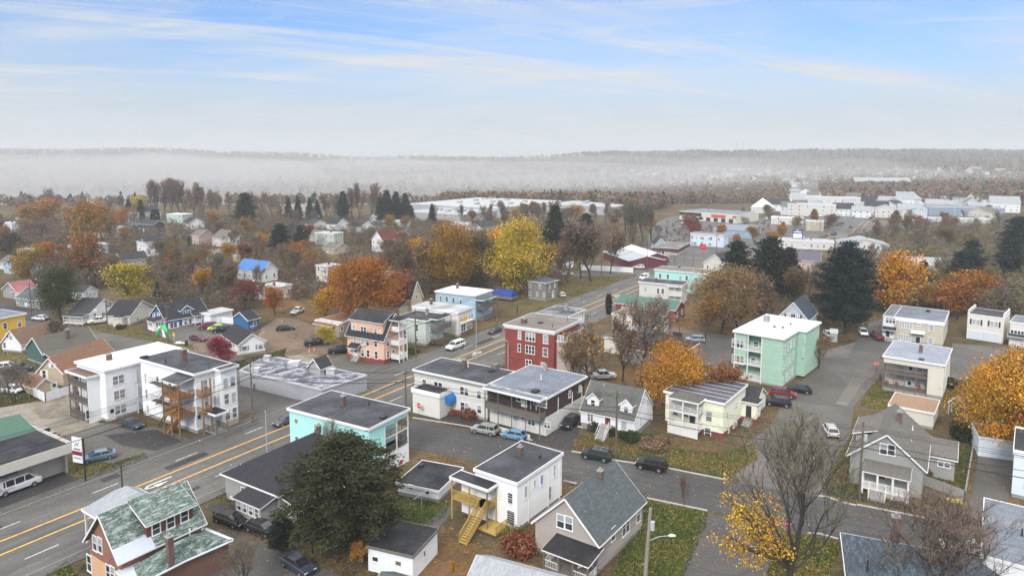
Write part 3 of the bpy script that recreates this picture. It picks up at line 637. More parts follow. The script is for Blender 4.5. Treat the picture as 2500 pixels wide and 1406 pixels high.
for y0,y1,z in ((5.2,11.8,7.),(4.9,11.4,3.9)):
    fe.box(-1.1,y0,z-.08,-.1,y1,z)
    for k in range(12):
        y=y0+(y1-y0)*k/11;fe.beam((-1.1,y,z),(-1.1,y,z+1.),.03)
    fe.beam((-1.1,y0,z+1),(-1.1,y1,z+1),.05);fe.beam((-1.1,y0,z+.5),(-1.1,y1,z+.5),.03)
for y0,z0,y1,z1 in ((5.3,7.,8.6,3.9),(5.1,3.9,8.3,.2)):
    for x in (-1.9,-1.2): fe.beam((x,y0,z0),(x,y1,z1),.07,.2);fe.beam((x,y0,z0+.9),(x,y1,z1+.9),.04)
    for i in range(12): f_=(i+.5)/12;fe.box(-1.9,y0+(y1-y0)*f_-.12,z0+(z1-z0)*f_-.02,-1.2,y0+(y1-y0)*f_+.12,z0+(z1-z0)*f_+.02)
h.mbo('fire_escape',fe,plain('rusty_steel',(.1,.07,.06),.8,.2))
h.porch('R',1.2,3.4,3.4,[.35],ztop=3.3,m=WOODG,posts=2,rm=R_BL,roof='flat',dm=FOUND,rails=True,postw=.14)
h.door('R',1900,1345);h.rail([(1.3,-5.4),(8.4,-4.6)],0,.9,WOODG,.3)
# --- white wing with bright roof
h=House('apartment_wing','white three-storey apartment wing with bright white roof and screened end porches','5',(990,880),left=(690,795),zc=((1045,862),(1045,1355)),ang=57.4,lu=15,cat='apartment house',short='the white-roofed apartment wing')
h.body(lap=.25);h.flat(R_WH,ov=.35,b1=h.lv,trim=TRIM)
h.wins('R',[(1128,965,2.1,1.7,'d'),(1140,1103,2.1,1.7,'d'),(1150,1243,2.1,1.7,'d')]);h.door('R',1070,1290)
h.chim(1042,775,h.z,1.,.75)
zb=h.z-1.
pa0,pb0=h.loc(820,945,zb);pa1,_=h.loc(960,912,zb);_,pb1=h.loc(600,885,zb);pa0+=.3;pb0+=.3
h.block(pa0+1.9,pb0,pa0+5.2,pb0+3.,.4,zb-.3);h.block(pa0+1.6,pb0,pa0+1.9,pb1-.3,.4,zb-.3)
h.block(pa0,pb0-.02,pa0+5.2,pb0+.2,0.,zb-.3)
h.porch('L',pb0+.2,pb1-.3,1.9,[.5,3.3,6.1],ztop=zb-.3,c=pa0+1.9,m=WOODG,posts=4,roof=None,rails=True,solid=False,postw=.14)
h.porch('L',pb0+.2,pb1-.3,1.85,[.5,3.3,6.1],ztop=zb-.3,c=pa0+1.9,m=WOODG,posts=2,roof=None,rails=True,solid=True,rh=.8)
h.flat(membrane('brown_roof',(.13,.08,.065),(.19,.13,.11)),pa0,pb0,pa0+5.2,pb1,z=zb,ov=.3)
h.wins('R',[(835,1295)],.7,1.7,c=pb0)
# --- 2 peach three-storey
h=House('apartment_house','peach three-storey apartment house with dark roof and white corner balconies','6',(1240,575),left=(865,515),right=(1478,500),base=(1240,825),ov=.4,wall=PEACH,short='the peach apartment house')
z=h.z;h.mbo('brick_base',MB().box(-.02,-.02,-.2,h.lu-.1,h.lv-.1,1.),BRICK);h.block(0,0,h.lu,h.lv,1.,z-.1)
rz_=5.0;h.gable(S_CHAR,rz_,'v',ov=.45,rake=.35)
h.block(.5,.7,4.6,h.lv-.7,z,z+3.2,name='dormer_wall');h.shed(R_BL,.3,.5,h.lu*.5,h.lv-.5,z+3.2,z+rz_+.1,low='a0',name='roof',ov=.25)
h.block(h.lu*.5,3.6,h.lu-.8,h.lv-.3,z,z+4.2,name='dormer_wall')
h.wins('L',[(955,470),(1045,487,1.7,1.5,'d'),(1160,505)],1,1.6,c=.5)
h.wins('L',[(965,583),(1035,595),(1085,603),(1162,617),(1037,707),(1090,715),(1167,728)],1.,1.8);h.wins('R',[(1275,610),(1277,722)],1.,1.8)
h.porch('R',2.4,h.lu-2.2,2.4,[.9,4.1,7.2],ztop=9.6,posts=3,solid=True,roof='hip',rm=S_CHAR,rise=.8,rh=.95,postw=.16)
h.door('R',1330,715);a_,b_=h.lv*.78,0
h.shed(S_CHAR,-1.5,h.lv*.62,0,h.lv*.88,3.0,3.9,low='a0',ov=.1);h.door('L',970,710,1,2.1);h.steps('L',h.lv*.72,1.4,.1,1.,5,FOUND)
ivy=h.lv*.93
# --- 3 pale green
h=House('apartment_house','pale green two-storey house with dark flat roof and grey side porch','6',(1640,405),left=(1350,365),right=(1860,345),base=(1640,650),wall=PALEG,short='the pale green two-storey house')
h.body();h.flat(R_DK);h.wins('R',[(1685,470),(1683,568)],.9,1.7);h.wins('L',[(1552,572),(1555,470),(1440,540)],.9,1.7);h.chim(1650,345,h.z,1.3,.6,FOUND)
h.porch('R',2.2,8.,2.,[.5,3.6],ztop=6.4,m=WOODG,posts=3,roof='hip',rm=S_DK,rise=.6);h.wins('R',[(1810,430),(1810,530)],.9,1.6)
# --- 4 white shop
h=House('shop_building','white two-storey building with shop windows and a small yellow sign','6',(1950,318),left=(1505,262),right=(2130,275),base=(1960,560),ov=.1,wall=OFFW,short='the white shop building')
h.body();h.flat(R_SN2,ov=.12,th=.5);h.wins('R',[(1972,385,.8,1.5),(2056,362,.8,1.5),(2078,356,.8,1.5)]);h.chim(1690,245,h.z,1.3,.6)
h.mbo('shop_front',MB().box(1.2,-.1,.3,h.lu-.2,0,.9),plain('brick_red_paint',(.2,.07,.06),.8));
for t in (2.2,4.8,7.3): h.wm('R',t if t<h.lu-1 else h.lu-1.3,2.,2.2,2.1,'d',gm=GLASS)
h.mbo('canopy',MB().box(1.1,-.5,3.2,h.lu-.1,0,3.5),TRIM)
sg=h.mbo('sign_board',MB().box(1.6,-.12,3.65,4.0,-.02,4.6),plain('yellow_sign',(.75,.42,.03),.5))
# --- 5 light blue
h=House('apartment_house','light blue two-storey house with white flat roof and weathered street porch','6',(2115,165),left=(1718,120),right=(2322,112),z=7.2,wall=LBLUE,short='the light blue house with white roof')
h.body();h.flat(R_WH);h.wins('L',[(1782,192),(1840,196),(1903,207),(1972,216)],.9,1.6);h.chim(1940,95,h.z,1.2,.6)
h.porch('R',.3,h.lu-1.5,2.4,[.4,3.6],ztop=6.,m=WOODG,posts=4,roof='hip',rm=S_GR,rise=.4);h.wins('R',[(2150,215),(2250,200)],.9,1.6)
# --- 7 tan shop
h=House('small_shop','low tan building with leaf-covered flat roof and white windows','6',(808,438),left=(568,398),right=(868,425),base=(812,565),wall=plain('tan_stucco',(.36,.28,.24),.85),short='the low tan building')
h.body();h.flat(membrane('leafy_roof',(.2,.1,.06),(.28,.14,.07)),ov=.12,lip=.2);h.wins('L',[(628,478,2.6,1.5,'t')]);h.wins('R',[(838,478,1.1,1.3)]);h.shed(S_BR,-1.3,h.lv*.15,0,h.lv*.95,2.9,3.4,low='a0',ov=.05);h.block(h.lu-.1,.2,h.lu+9,h.lv-1,0,3.6);h.flat(membrane('leafy_roof',(.2,.1,.06),(.28,.14,.07)),h.lu-.1,.2,h.lu+9,h.lv-1,3.8)
# --- 8 red brick
h=House('brick_apartment_house','red brick three-storey apartment house with gravel flat roof','7',(448,508),left=(-54,438),right=(705,388),z=10.6,wall=BRICK,short='the red brick apartment house',ov=.35)
h.block(0,0,h.lu,h.lv,0,h.z-.6);h.mbo('cornice',MB().box(-.12,-.12,h.z-.75,h.lu+.12,h.lv+.12,h.z-.25),TRIM);h.flat(R_TAN,th=.3)
h.wins('L',[(112,540,.8,1.8),(215,557,2.3,1.8,'t'),(360,578,1.2,1.9),(110,660,.8,1.8),(212,678,2.3,1.8,'t'),(358,702,1.2,1.9),(197,810,1.5,1.7,'d'),(335,830,1.,1.4)],shut=None)
h.chim(155,425,h.z,1.,1.);h.vent(310,425,h.z,1.2,.15);h.pipe(570,400,h.z,.8);h.pipe(425,460,h.z,.6)
pm=MB();pm.tube([(-.25,h.lv-.9,6.6),(-.25,h.lv-.9,7.),(-.25,h.lv-.1,7.2)],.1,6).tube([(-.25,h.lv-.9,.5),(-.25,h.lv-.9,6.7)],.1,6);h.mbo('flue_pipe',pm,STEEL)
sw=plain('pinkish_wall',(.52,.42,.38),.8)
h.block(1.2,-3.2,h.lu-1,.01,0,8.2,sw,name='sunroom_wall');h.flat(R_TAN,1.2,-3.2,h.lu-1,-.02,8.5,.25,.3)
h.wins('R',[(580,580),(655,550),(700,520),(595,560),(635,545),(720,505)],1.1,1.8,c=-3.2);h.wins('L',[(503,580,1.5,1.8,'d')],c=1.2)
# --- 9 building behind it
h=House('apartment_house','white two-storey house with dark roof patched pale, behind the brick one','7',(560,372),left=(285,322),right=(745,292),base=(620,520),short='the patched-roof house behind the brick one')
h.body();h.flat(R_SNOW);h.chim(558,305,h.z,1.5,.7,FOUND);h.pipe(625,325,h.z,.8);h.wins('R',[(710,345,.7,1.2)]);h.wins('L',[(330,400)])
# --- 10 white long building + black annex house
z10=6.6
h=House('apartment_building','long white two-storey building with dark flat roof beside the main road','6',(2230,1015),left=(1508,865),right=(2490,885),z=z10,wall=OFFW,short='the long white building')
h.body();h.flat(R_DK,ov=.3);h.mbo('cornice',MB().box(-.1,0,h.z-.75,-.004,h.lv,h.z-.45),plain('cornice_grey',(.4,.37,.34)))
h.wins('L',[(1625,998,1.,1.6),(1738,1020,1.0,1.6),(1778,1028,1.0,1.6),(1985,1068,1.0,1.6),(2027,1078,1.0,1.6),(2147,1105,1.0,1.6),(1990,1215,1.,1.6),(2030,1222,1,1.6),(2150,1245,1,1.6)])
h.chim(2005,850,h.z,1.5,.65);h.pipe(2042,840,h.z,.8,.08,TRIM);h.vent(2305,860,h.z,1.6,.9,WOODG);h.vent(2265,885,h.z,1.1,.3)
zz=4.3;a1_,b0_=h.loc(1695,1150,zz);_,b1_=h.loc(1440,1085,zz)
h.block(-3.6,b0_+.1,0,b1_,0,zz-.2);h.flat(R_BL,-3.6,b0_+.1,-.1,b1_,zz,.2,.5,lip=.3)
# awning: a blue barrel canopy over the door
aw=MB();t,_z=h.onwall(1880,1200,'L');seg=[(math.cos(k/8*math.pi)*1.25,math.sin(k/8*math.pi)*1.25) for k in range(9)]
aw.extr([(t+a,2.6+b) for a,b in seg]+[(t-1.25,2.3),(t+1.25,2.3)],'x',-2.,0);h.mbo('awning',aw,plain('blue_canvas',(.015,.16,.42),.6,.1));h.door('L',1865,1250,metric=(t,1.15));h.steps('L',t,1.6,.1,.5,3,rails=False)
h=House('apartment_house','two-storey house with dark brown shingled side, grey roof and front balcony','7',(370,1145),left=('6',2225,1015),right=(755,935),base=(375,1510),wall=OFFW,short='the brown-shingled balcony house')
h.z=z10;h.block(0,0,h.lu,h.lv,0,3.15,OFFW);h.block(.02,.02,h.lu-.02,h.lv,3.15,h.z-.3,BSH);h.flat(R_GR,ov=.4,th=.3)
h.wins('R',[(588,1100,.8,1.3),(685,1048,.8,1.3)]);h.chim(358,875,h.z,.9,.5,FOUND);h.vent(262,1085,h.z,1.4,.35);h.pipe(316,960,h.z,.9,.08,TRIM)
for x_,y0_,y1_ in ((478,1130,1310),(612,1075,1230),(703,1025,1140)):
    t,z1=h.onwall(x_,y0_,'R');_,z0=h.onwall(x_,y1_,'R');h.mbo('downpipe',MB().box(t-.06,-.12,max(z0,2.6),t+.06,-.0,z1),TRIM)
h.porch('L',.1,h.lv-.3,1.8,[3.2],ztop=h.z-.3,m=WOODG,posts=5,roof=None,solid=False,postw=.12,rh=1.05);h.porch('L',.1,h.lv-.3,1.75,[3.2],ztop=3.4,m=WOODG,posts=2,roof=None,solid=True,rh=.85)
h.flat(R_GR,-1.9,0,0,h.lv,h.z,.15,.3)
h.wins('L',[(310,1180,2.6,1.4,'t'),(105,1130,1,1.5)],c=0);h.door('L',155,1165);h.door('L',245,1190,m=DARK);h.wins('L',[(75,1320,1.3,1.4),(225,1365,1.5,1.3,'d'),(375,1395,1.3,1.2,'d')]);h.door('L',300,1385);h.door('L',145,1345)
h.mbo('low_wall',MB().box(-2.6,1.5,0,-2.45,h.lv-1,.7),OFFW)
# --- 11 white cape
h=House('cape_house','white cape cottage with grey roof, two small dormers and a red door','7',(1215,1352),left=(678,1242),right=(1422,1195),base=(1215,1540),ov=.25,short='the white cape cottage')
h.body(found=1.0,lap=.26);ri=3.9;h.gable(S_GR,ri,'v',ov=.3,rake=.15)
h.wins('L',[(787,1315,1.15,1.9,'d'),(1108,1395,1.1,1.6,'s')]);h.door('L',952,1365,m=DOORR);h.wins('L',[('c',672,95,1.,1.4),('c',720,100,1.,1.4)] if 0 else [(690,1440,.9,1.2)],.9,1.2)
h.wins('R',[(1325,1185,.6,1.5),(1372,1300,.6,1.6),(1264,1370,.6,1.6)]);s_=ri/(h.lu/2)
for x_,y_ in ((812,1150),(1128,1215)):
    a_=.8;t,z_=h.onwall(x_,y_,'L',a_);h.dormer(a_,t,2.1,2.6,h.z+.1,1.9,1.,'L',S_GR,ww=.9,wh=1.25)
h.steps('L',h.onwall(952,1365,'L')[0],1.5,1.2,1.6,8,FOUND);h.mbo('porch_floor',MB().box(-1.3,h.onwall(952,1365,'L')[0]-1.,1.35,0,h.onwall(952,1365,'L')[0]+1.,1.6),FOUND)
# --- 12 cream two-storey
h=House('two_family_house','cream two-family house with seamed dark flat roof and stacked front balconies','7',(2068,1192),left=(1468,1080),right=(2288,1008),base=(2050,1538),wall=CREAM,short='the cream two-family house')
h.mbo('brick_base',MB().box(.03,.03,-.2,h.lu-.03,h.lv-.03,.9),BRICK);h.block(0,0,h.lu,h.lv,.9,h.z-.25,lap=.26);h.flat(R_PURP,ov=.35)
sm=MB()
for k in range(1,6): a_=h.lu*k/6;sm.box(a_-.07,-.1,h.z-.02,a_+.07,h.lv+.1,h.z+.03)
h.mbo('roof_seams',sm,plain('seam_tape',(.5,.5,.52),.6));h.chim(1880,985,h.z,1.3,.65);h.pipe(1765,1020,h.z,.8);h.pipe(2050,995,h.z,.9)
h.wins('L',[(1600,1265,1.1,1.6),(1918,1312,1.15,1.9),(1700,1290,1.0,1.2),(1905,1470,1.15,1.9),(1600,1440,1.,1.6)]);h.wins('R',[(2162,1225,.7,1.6),(2180,1210,.7,1.6),(2228,1177,.8,1.6),(2090,1305,.7,1.5),(2152,1385,.7,1.5),(2178,1370,.7,1.5),(2105,1440,.7,1.6)])
t0,_=h.onwall(1860,1400,'L');t1,_=h.onwall(1590,1340,'L')
h.door('L',1760,1320,m=DARK);h.door('L',1755,1480,m=DARK)
h.porch('L',t0,t1,2.6,[1.1,4.0],ztop=6.1,posts=3,roof='hip',rm=S_GR,rise=.9,postw=.22,rh=.95);h.mbo('porch_skirt',MB().box(-2.6,t0,0,-2.5,t1,.85),WOODW)
t,_=h.onwall(2260,1380,'R');t=min(t,h.lu-2.);h.block(t,-2.6,t+2.4,.0,1.,3.7,name='entry_wall');h.hip(S_DK,.8,t,-2.6,t+2.4,0,z=3.8,ov=.3);h.wm('R',t+1.2,2.4,.8,1.4,c=-2.6);h.door('L',0,0,c=t,metric=(-1.3,2.1),m=DARK);h.mbo('entry_base',MB().box(t+.05,-2.55,-.1,t+2.35,0,1.),BRICK)
st=MB()
for i in range(6): st.box(t-.3*(i+1),-2.,0,t-.3*i,-.6,1.-.16*(i+1))
h.mbo('steps',st,FOUND)
# --- 13 its garage
h=House('garage','small cream garage with grey gable roof and pale door by the lot','7',(2380,1180),left=(2265,1160),right=(2480,1085),base=(2380,1310),wall=CREAM,lv=5.5,short='the small cream garage')
h.body(found=0);h.gable(S_DK,1.7,'u' if 0 else 'v',ov=.3) if 0 else h.gable(S_DK,1.8,'v',ov=.25);h.garage('R',2418,1195,2.8,2.3)
# --- 14 mint green three-storey
h=House('apartment_house','mint green three-storey apartment house with bright white roof and end porches','8',(215,577),left=('7',2113,512),right=(500,405),base=(190,1050),wall=MINT,short='the mint green apartment house',ov=.3)
jo,_=h.loc(345,487,h.z);_,jb=h.loc(375,475,h.z)
po=h.lv*.42;pd=2.2
h.mbo('foundation',MB().box(.05,.05,-.2,h.lu-.05,h.lv-.05,.4),FOUND)
h.block(0,0,h.lu,h.lv-0.01 if 0 else po,.4,h.z-.25,lap=.32);h.block(pd,po,h.lu,h.lv,.4,h.z-.25,lap=.32);h.block(jo,-1.5,h.lu-.02,.1,.4,h.z-.25,lap=.32)
h.flat(R_WH,ov=.35,th=.3);h.flat(R_WH,jo,-1.5,h.lu,-.4,ov=.35,th=.3)
h.porch('L',po+.05,h.lv-.1,pd,[.5,3.55,6.5],ztop=h.z-.3,c=pd,posts=3,roof=None,solid=False,m=WOODW,postw=.2);hb=po+(h.lv-po)*.55
h.block(.05,hb,pd,h.lv-.03,3.55,h.z-.3,name='sunroom_wall')
h.wins('L',[('7',2195,618,2.6,1.8,'t'),('7',2195,770,2.6,1.8,'t')],c=.05);h.wins('L',[('7',2365,628,1.2,1.3),('7',2340,780,1.1,1.3),('7',2330,940,1.1,1.3)],c=pd)
h.wins('R',[(215,680),(250,645),(277,620),(307,607),(207,825),(243,795),(267,762),(300,730),(198,975),(235,935),(262,905),(290,880)],.7,1.7);h.wins('R',[(410,578,.7,1.3),(396,710,.7,1.6)],c=-1.5)
h.chim(45,410,h.z,1.3,1.1,FOUND,cap=False);h.vent(120,462,h.z,.6,.15);h.vent(-490+0,500,h.z,1.2,.1) if 0 else None;h.vent(200,470,h.z,.5,.15);h.vent(275,440,h.z,.4,.2)
# --- 15 grey-blue gable behind
h=House('gabled_house','pale grey gabled house with navy roof behind the mint green apartments','8',(450,392),left=(145,355),right=(540,350),z=6.6,ang=None,wall=siding('cool_grey_siding',(.46,.49,.54)),short='the navy-roofed gabled house',lu=11)
h.body();h.gable(S_BLU,3.9,'u',ov=.3);h.wins('L',[(255,360,1.1,1.3,'d'),(340,368,1.1,1.3,'d')],shut=DARK)
h=House('tool_shed','pale grey metal shed in the yard under the big pines','8',(735,520),left=(640,505),z=2.4,lu=3,wall=STEEL,ang=65);h.body(found=0);h.gable(plain('shed_roof',(.4,.42,.42)),.6,'v',ov=.05)
# --- 16 tan two-storey
h=House('apartment_house','tan two-storey apartment house with slate roof, oval window and white end bay','8',(1745,420),left=(1185,328),right=(1790,308),base=(1735,655),wall=BEIGE,ov=.15,short='the tan house with oval window')
h.body();b_=h.loc(1278,345,h.z)[1];h.flat(R_GR,ov=.15,th=.9,b1=b_);h.block(-.5,b_,h.lu,h.lv+.3,.3,h.z-.1,WHITE,name='bay_wall');h.flat(R_GR,-.5,b_+.1,h.lu,h.lv+.3,h.z,.1,.2)
h.wins('L',[(1372,443,2.9,1.6,'w'),(1617,472,1.1,1.6),(1360,562,2.9,1.6,'w'),(1608,592,1.1,1.6)]);h.wins('L',[(1500,440,.7,.7,'p')],gm=BLIND);h.door('L',1487,595,m=DARK);h.wins('L',[(1228,398,2.2,1.5,'t')],c=-.5);h.wins('L',[(1240,520,1.,1.5)],c=-.5);h.door('L',1200,515,c=-.5,m=DARK)
t,_=h.onwall(1487,560,'L');h.shed(TRIM,-1.1,t-1.4,0,t+1.4,2.8,3.2,low='a0',ov=.05,name='awning');h.chim(1585,318,h.z,.5,.9,DARK,False);t,_=h.onwall(1215,560,'L',-.5);h.steps('L',t,1.6,.6,.8,4);h.shed(S_DK,-1.9,t-1.5,-.5,t+1.5,2.9,3.5,low='a0',ov=.05)
# --- 17 white double garage house
h=House('garage_house','white two-storey building with twin garage doors and black shutters','8',(2315,378),left=(1962,332),right=(2372,392),z=6.4,ang=None,lu=9,wall=OFFW,ov=.05,short='the white twin-garage building')
h.body(found=0);h.flat(R_DK,ov=.05,th=.2);h.block(0,h.lv-.3,h.lu,h.lv,h.z-.3,h.z+.9,name='parapet');h.block(0,0,h.lu,.3,h.z-.3,h.z+.9,name='parapet')
h.wins('L',[(2043,415,1.8,1.4,'d'),(2215,435,1.8,1.4,'d')],gm=BLIND,shut=DARK);h.garage('L',2035,560,3.4,2.2);h.garage('L',2195,580,3.4,2.2)
h=House('apartment_house','white two-storey house with ribbon windows, cut by the right edge of the photo','8',(2600,440),left=(2370,405),z=6.2,lu=9,wall=OFFW,ov=.05,ang=h.ang,short='the white house at the right edge');h.body();h.flat(R_GR,ov=.1);h.wins('L',[(2435,525,2.8,1.6,'q')]);h.wins('L',[(2425,665,1.2,1.6,'d')]);h.shed(S_DK,-1,.5,0,h.lv,2.9,3.5,low='a0')
# --- 18 cream porch house
h=House('two_family_house','cream two-family house with pale grey roof and recessed two-level porch','8',(1752,826),left=(1145,745),right=(1818,665),base=(1712,1165),wall=CRM2,ov=.2,short='the cream house with recessed porch')
po,_=h.onwall(1580,900,'L');pd=2.4;h.mbo('foundation',MB().box(.05,.05,-.2,h.lu,h.lv,.7),FOUND)
h.block(pd,0,h.lu,h.lv,.7,h.z-.25);h.block(0,0,pd,po,.7,h.z-.25);h.block(0,po,pd,h.lv,h.z-1.3,h.z-.25)
h.flat(membrane('pale_grey_roof',(.26,.28,.34),(.34,.36,.42)),ov=.25)
h.porch('L',po,h.lv,pd,[.8,3.75],ztop=h.z-1.2,c=pd,posts=5,roof=None,solid=False,m=WOODG,postw=.12)
h.door('L',1418,880,c=pd);h.door('L',1405,1020,c=pd);h.wins('L',[(1498,865,1.2,1.,'s'),(1485,1005,1.2,1.,'s')],c=pd);h.chim(1515,705,h.z,1.5,.6);h.vent(1522,772,h.z,1.2,.1)
h.wins('R',[(1748,890,.8,1.6)])
for k,(x_,y_) in enumerate(((1190,1040),(1283,1045),(1497,1085))):
    a_,b_=1.2,h.onwall(x_,y_,'L',1.2)[1-1]
    c_=MB();c_.box(-.3,-.3,.3,.3,.3,.38).box(.22,-.3,.38,.3,.3,1.).box(-.3,-.35,.38,.3,-.28,.62).box(-.3,.28,.38,.3,.35,.62)
    for sx in (-.26,.26):
        for sy in (-.26,.26): c_.box(sx-.03,sy-.03,0,sx+.03,sy+.03,.3)
    x0,y0=h.N+h.u*a_+h.v*b_;tag(mk('porch_chair',c_.mesh('porch_chair',plain('red_plastic',(.3,.04,.04),.5)),loc=(x0,y0,.8),rz=R(h.ang+180)),['red porch chair at the left end of the cream lower porch','red porch chair second from left on the cream lower porch','red porch chair right of the door on the cream lower porch'][k],'chair','red chairs on the lower porch')
# --- 19 low tan addition
h=House('garage','low flat outbuilding with tan shingled roof below the recessed porch','8',(1650,1285),left=(1200,1208),right=(1698,1160),z=3.,wall=CRM2,ov=.15,short='the tan-roofed outbuilding');h.body();h.flat(S_TAN,ov=.2)
h=House('garden_shed','small dark green shed with tan gable roof and white corner boards','8',(1945,1205),left=(1775,1165),z=2.5,lu=3.2,wall=DGREEN,ov=.15,short='the dark green shed');h.body(found=0);h.gable(S_TAN,1.3,'u',ov=.15);h.mbo('corner_boards',MB().box(-.03,-.03,0,.12,.1,2.4).box(-.03,h.lv-.1,0,.12,h.lv+.03,2.4),TRIM);h.door('L',1860,1240,1.6,1.8,m=DGREEN);h.wm('L',h.lv/2,3.,.4,.4,'p')
# --- 21 grey bungalow
h=House('bungalow','grey gabled bungalow with shingled roof, columned front porch and brick chimney','d',(1470,455),left=(752,305),zc=((1450,470),(1445,590)),z=4.5,lu=13.5,wall=GREYS,ov=.45,short='the grey bungalow')
h.body();h.gable(S_TP,3.7,'u',ov=.5,rake=.4)
h.wins('L',[(1082,275,1.,1.6),(1152,285,1.,1.6),(945,440,1.5,1.3,'d'),(1255,505,1.4,1.4,'d')],gm=GLASS);h.door('L',1068,475,m=plain('dark_red_door',(.12,.03,.03)))
t0,_=h.onwall(1310,560,'L',-1.);t1,_=h.onwall(905,500,'L',-1.)
h.porch('L',t0,t1,2.3,[.9],ztop=3.2,posts=4,roof='shed',rm=S_BR if 0 else S_TP,rise=.9,postw=.26,rh=.9);h.mbo('porch_skirt',MB().box(-2.28,t0,0,-2.2,t1-1.9,.7),plain('skirt_board',(.4,.36,.34)))
ts=t1-1.9;h.steps('L',ts,2.0,2.3,.9,6,FOUND)
h.chim(1225,0,h.z+3.5,.9,.6);h.pipe(1340,105,h.z+1.6,.6,.07,TRIM)
h.block(4.2,h.lv-2.5,h.lu-3,h.lv-.2,.5,h.z+1.5,name='wing_wall');h.shed(S_TP,3.9,h.lv*.5,h.lu-2.6,h.lv,h.z+1.5,h.z+3.1,low='b1',name='roof')
h.block(h.lu-5.,-3.6,h.lu+1.2,.5,.0,3.3,name='wing_wall');h.gable(S_TP,1.5,'v',h.lu-5.,-3.6,h.lu+1.2,2.5,z=3.3,ov=.3);h.wm('L',-2.3,2.2,1.6,.9,'d',c=h.lu-5.)
# --- 22 bottom right roof
h=House('cottage','low house with mottled blue-grey hipped roof and tall capped chimney, foreground right','d',(730,1620),left=(590,1355),z=4.2,lv=10.,lu=15,ang=66,wall=CLOTH,short='the blue-grey hipped roof')
NB=House
h.o.location=(0,0,0)
def place(h,cx,cy,ang,lu,lv):
    a=R(ang);h.ang=ang;h.u=np.array((math.cos(a),math.sin(a)));h.v=np.array((-math.sin(a),math.cos(a)));h.lu,h.lv=lu,lv;h.N=np.array((cx,cy))-h.u*lu/2-h.v*lv/2;h.o.location=(*h.N,0);h.o.rotation_euler=(0,0,a);h.c=np.array((cx,cy))
def corner(h,x,y,z,ang,lu,lv,cu,cv):
    """local corner (cu*lu,cv*lv) at height z seen at pixel x,y of the tile"""
    a=R(ang);u=np.array((math.cos(a),math.sin(a)));v=np.array((-math.sin(a),math.cos(a)));g=np.array(G(*q(h.T,(x,y)),z));cc=g-u*cu*lu-v*cv*lv+u*lu/2+v*lv/2;place(h,cc[0],cc[1],ang,lu,lv)
corner(h,735,1040,4.,68,12.5,14.5,1,1);h.z=4.
h.body();h.hip(shingle('blue_grey_shingle',(.055,.075,.095),(.16,.2,.25),pat=.8),3.4,ov=.4)
h.chim(1185,1060,6.6,2.2,.75,metric=None);h.pipe(938,1335,5.2,.9,.09)
# --- 23 flat roof right
h=House('flat_roof_house','house with wet slate-grey flat roof edged white, bottom right','d',(2005,715),z=6.2,lu=12,lv=10,ang=72,short='the wet flat roof at bottom right');g=np.array(G(*q('d',(1967,1215)),6.2));a=R(55);u_=np.array((math.cos(a),math.sin(a)));v_=np.array((-math.sin(a),math.cos(a)));cc=g+u_*7-v_*6;place(h,cc[0],cc[1],55,14,12);h.z=6.2
h.body();h.flat(R_GR,ov=.2);h.pipe(2312,1045,h.z,.8,.09)
# --- 24 right edge blue-white house
h=House('two_family_house','pale blue two-storey house with dark roof at the right edge of the frame','d',(2235,145),z=6.2,lu=9,lv=8,ang=72,wall=CLOTH,short='the pale blue house at the right edge');corner(h,2235,140,6.4,70,12.,9.,1 if 0 else 0,1)
g=np.array(G(*q('d',(2215,700)),0));a=R(53);u_=np.array((math.cos(a),math.sin(a)));v_=np.array((-math.sin(a),math.cos(a)));cc=g-v_*9+u_*5+v_*4.5;place(h,cc[0],cc[1],53,10,9);h.z=6.4
h.body();h.flat(R_DK,ov=.15,lip=.3);h.wm('L',6.2,4.8,1.6,1.6,'d',gm=GLASS);h.wm('L',6.6,2.1,1.3,1.4,shut=plain('teal_shutter',(.03,.17,.2)));h.block(-1.6,0,0,5.6,0,1.2,m=plain('dark_red_paint',(.13,.03,.035)),name='porch_wall')
h=House('garage','pale blue flat garage with a white panelled door and leafy roof','d',(2190,385),left=(1925,180),z=2.9,lu=6,lv=6.6,ang=70,wall=CLOTH,short='the pale blue garage')
g=np.array(G(*q('d',(1920,335)),0));a=R(65);u_=np.array((math.cos(a),math.sin(a)));v_=np.array((-math.sin(a),math.cos(a)));cc=g-v_*7.2+u_*3+v_*3.6;place(h,cc[0],cc[1],65,6,7.2);h.z=3.1;h.body(found=0);h.flat(membrane('orange_leaf_roof',(.4,.2,.05),(.14,.1,.07)),ov=.1,lip=.05);h.garage('L',2090,300,4.,2.2)
# --- 25 taupe gable house
h=House('gabled_house','taupe gabled house with mottled slate roof, front porch and brick chimney, bottom centre','c',(812,1115),left=(195,910),right=(1232,715),z=3.9,wall=TAUPE,ov=.35,short='the taupe gabled house')
h.body(lap=.26);h.gable(S_SLT,3.9,'u',ov=.4,rake=.35)
h.wins('L',[(470,915,1.1,1.7),(543,935,1.1,1.7)],gm=GLASS);h.wins('R',[(1048,960,2.0,2.1,'d'),(1158,855,1.1,2.1),(935,1030,1.1,1.7)],gm=GLASS);h.chim(765,690,h.z+3.,1.3,.55,metric=(h.lu*.62,h.lv*.44))
t0,t1=-.4,h.lv*.62
h.porch('L',t0,t1,3.,[.7],ztop=2.7,posts=4,roof='shed',rm=R_BL,rise=.5,postw=.16,m=WOODG,rh=.0,rails=False);h.rail([(-.1,t1),(-3,t1),(-3,t1-1.9)],.7,.85,WOODW,.2);h.rail([(-3,t1-3.6),(-3,t0),(-1,t0)],.7,.85,WOODW,.2)
h.wins('L',[(700,1250,1.6,1.4,'p'),(560,1210,1.,1.5)],gm=GLASS);h.door('L',630,1230,m=WOODB,metric=(h.lv*.42,1.75))
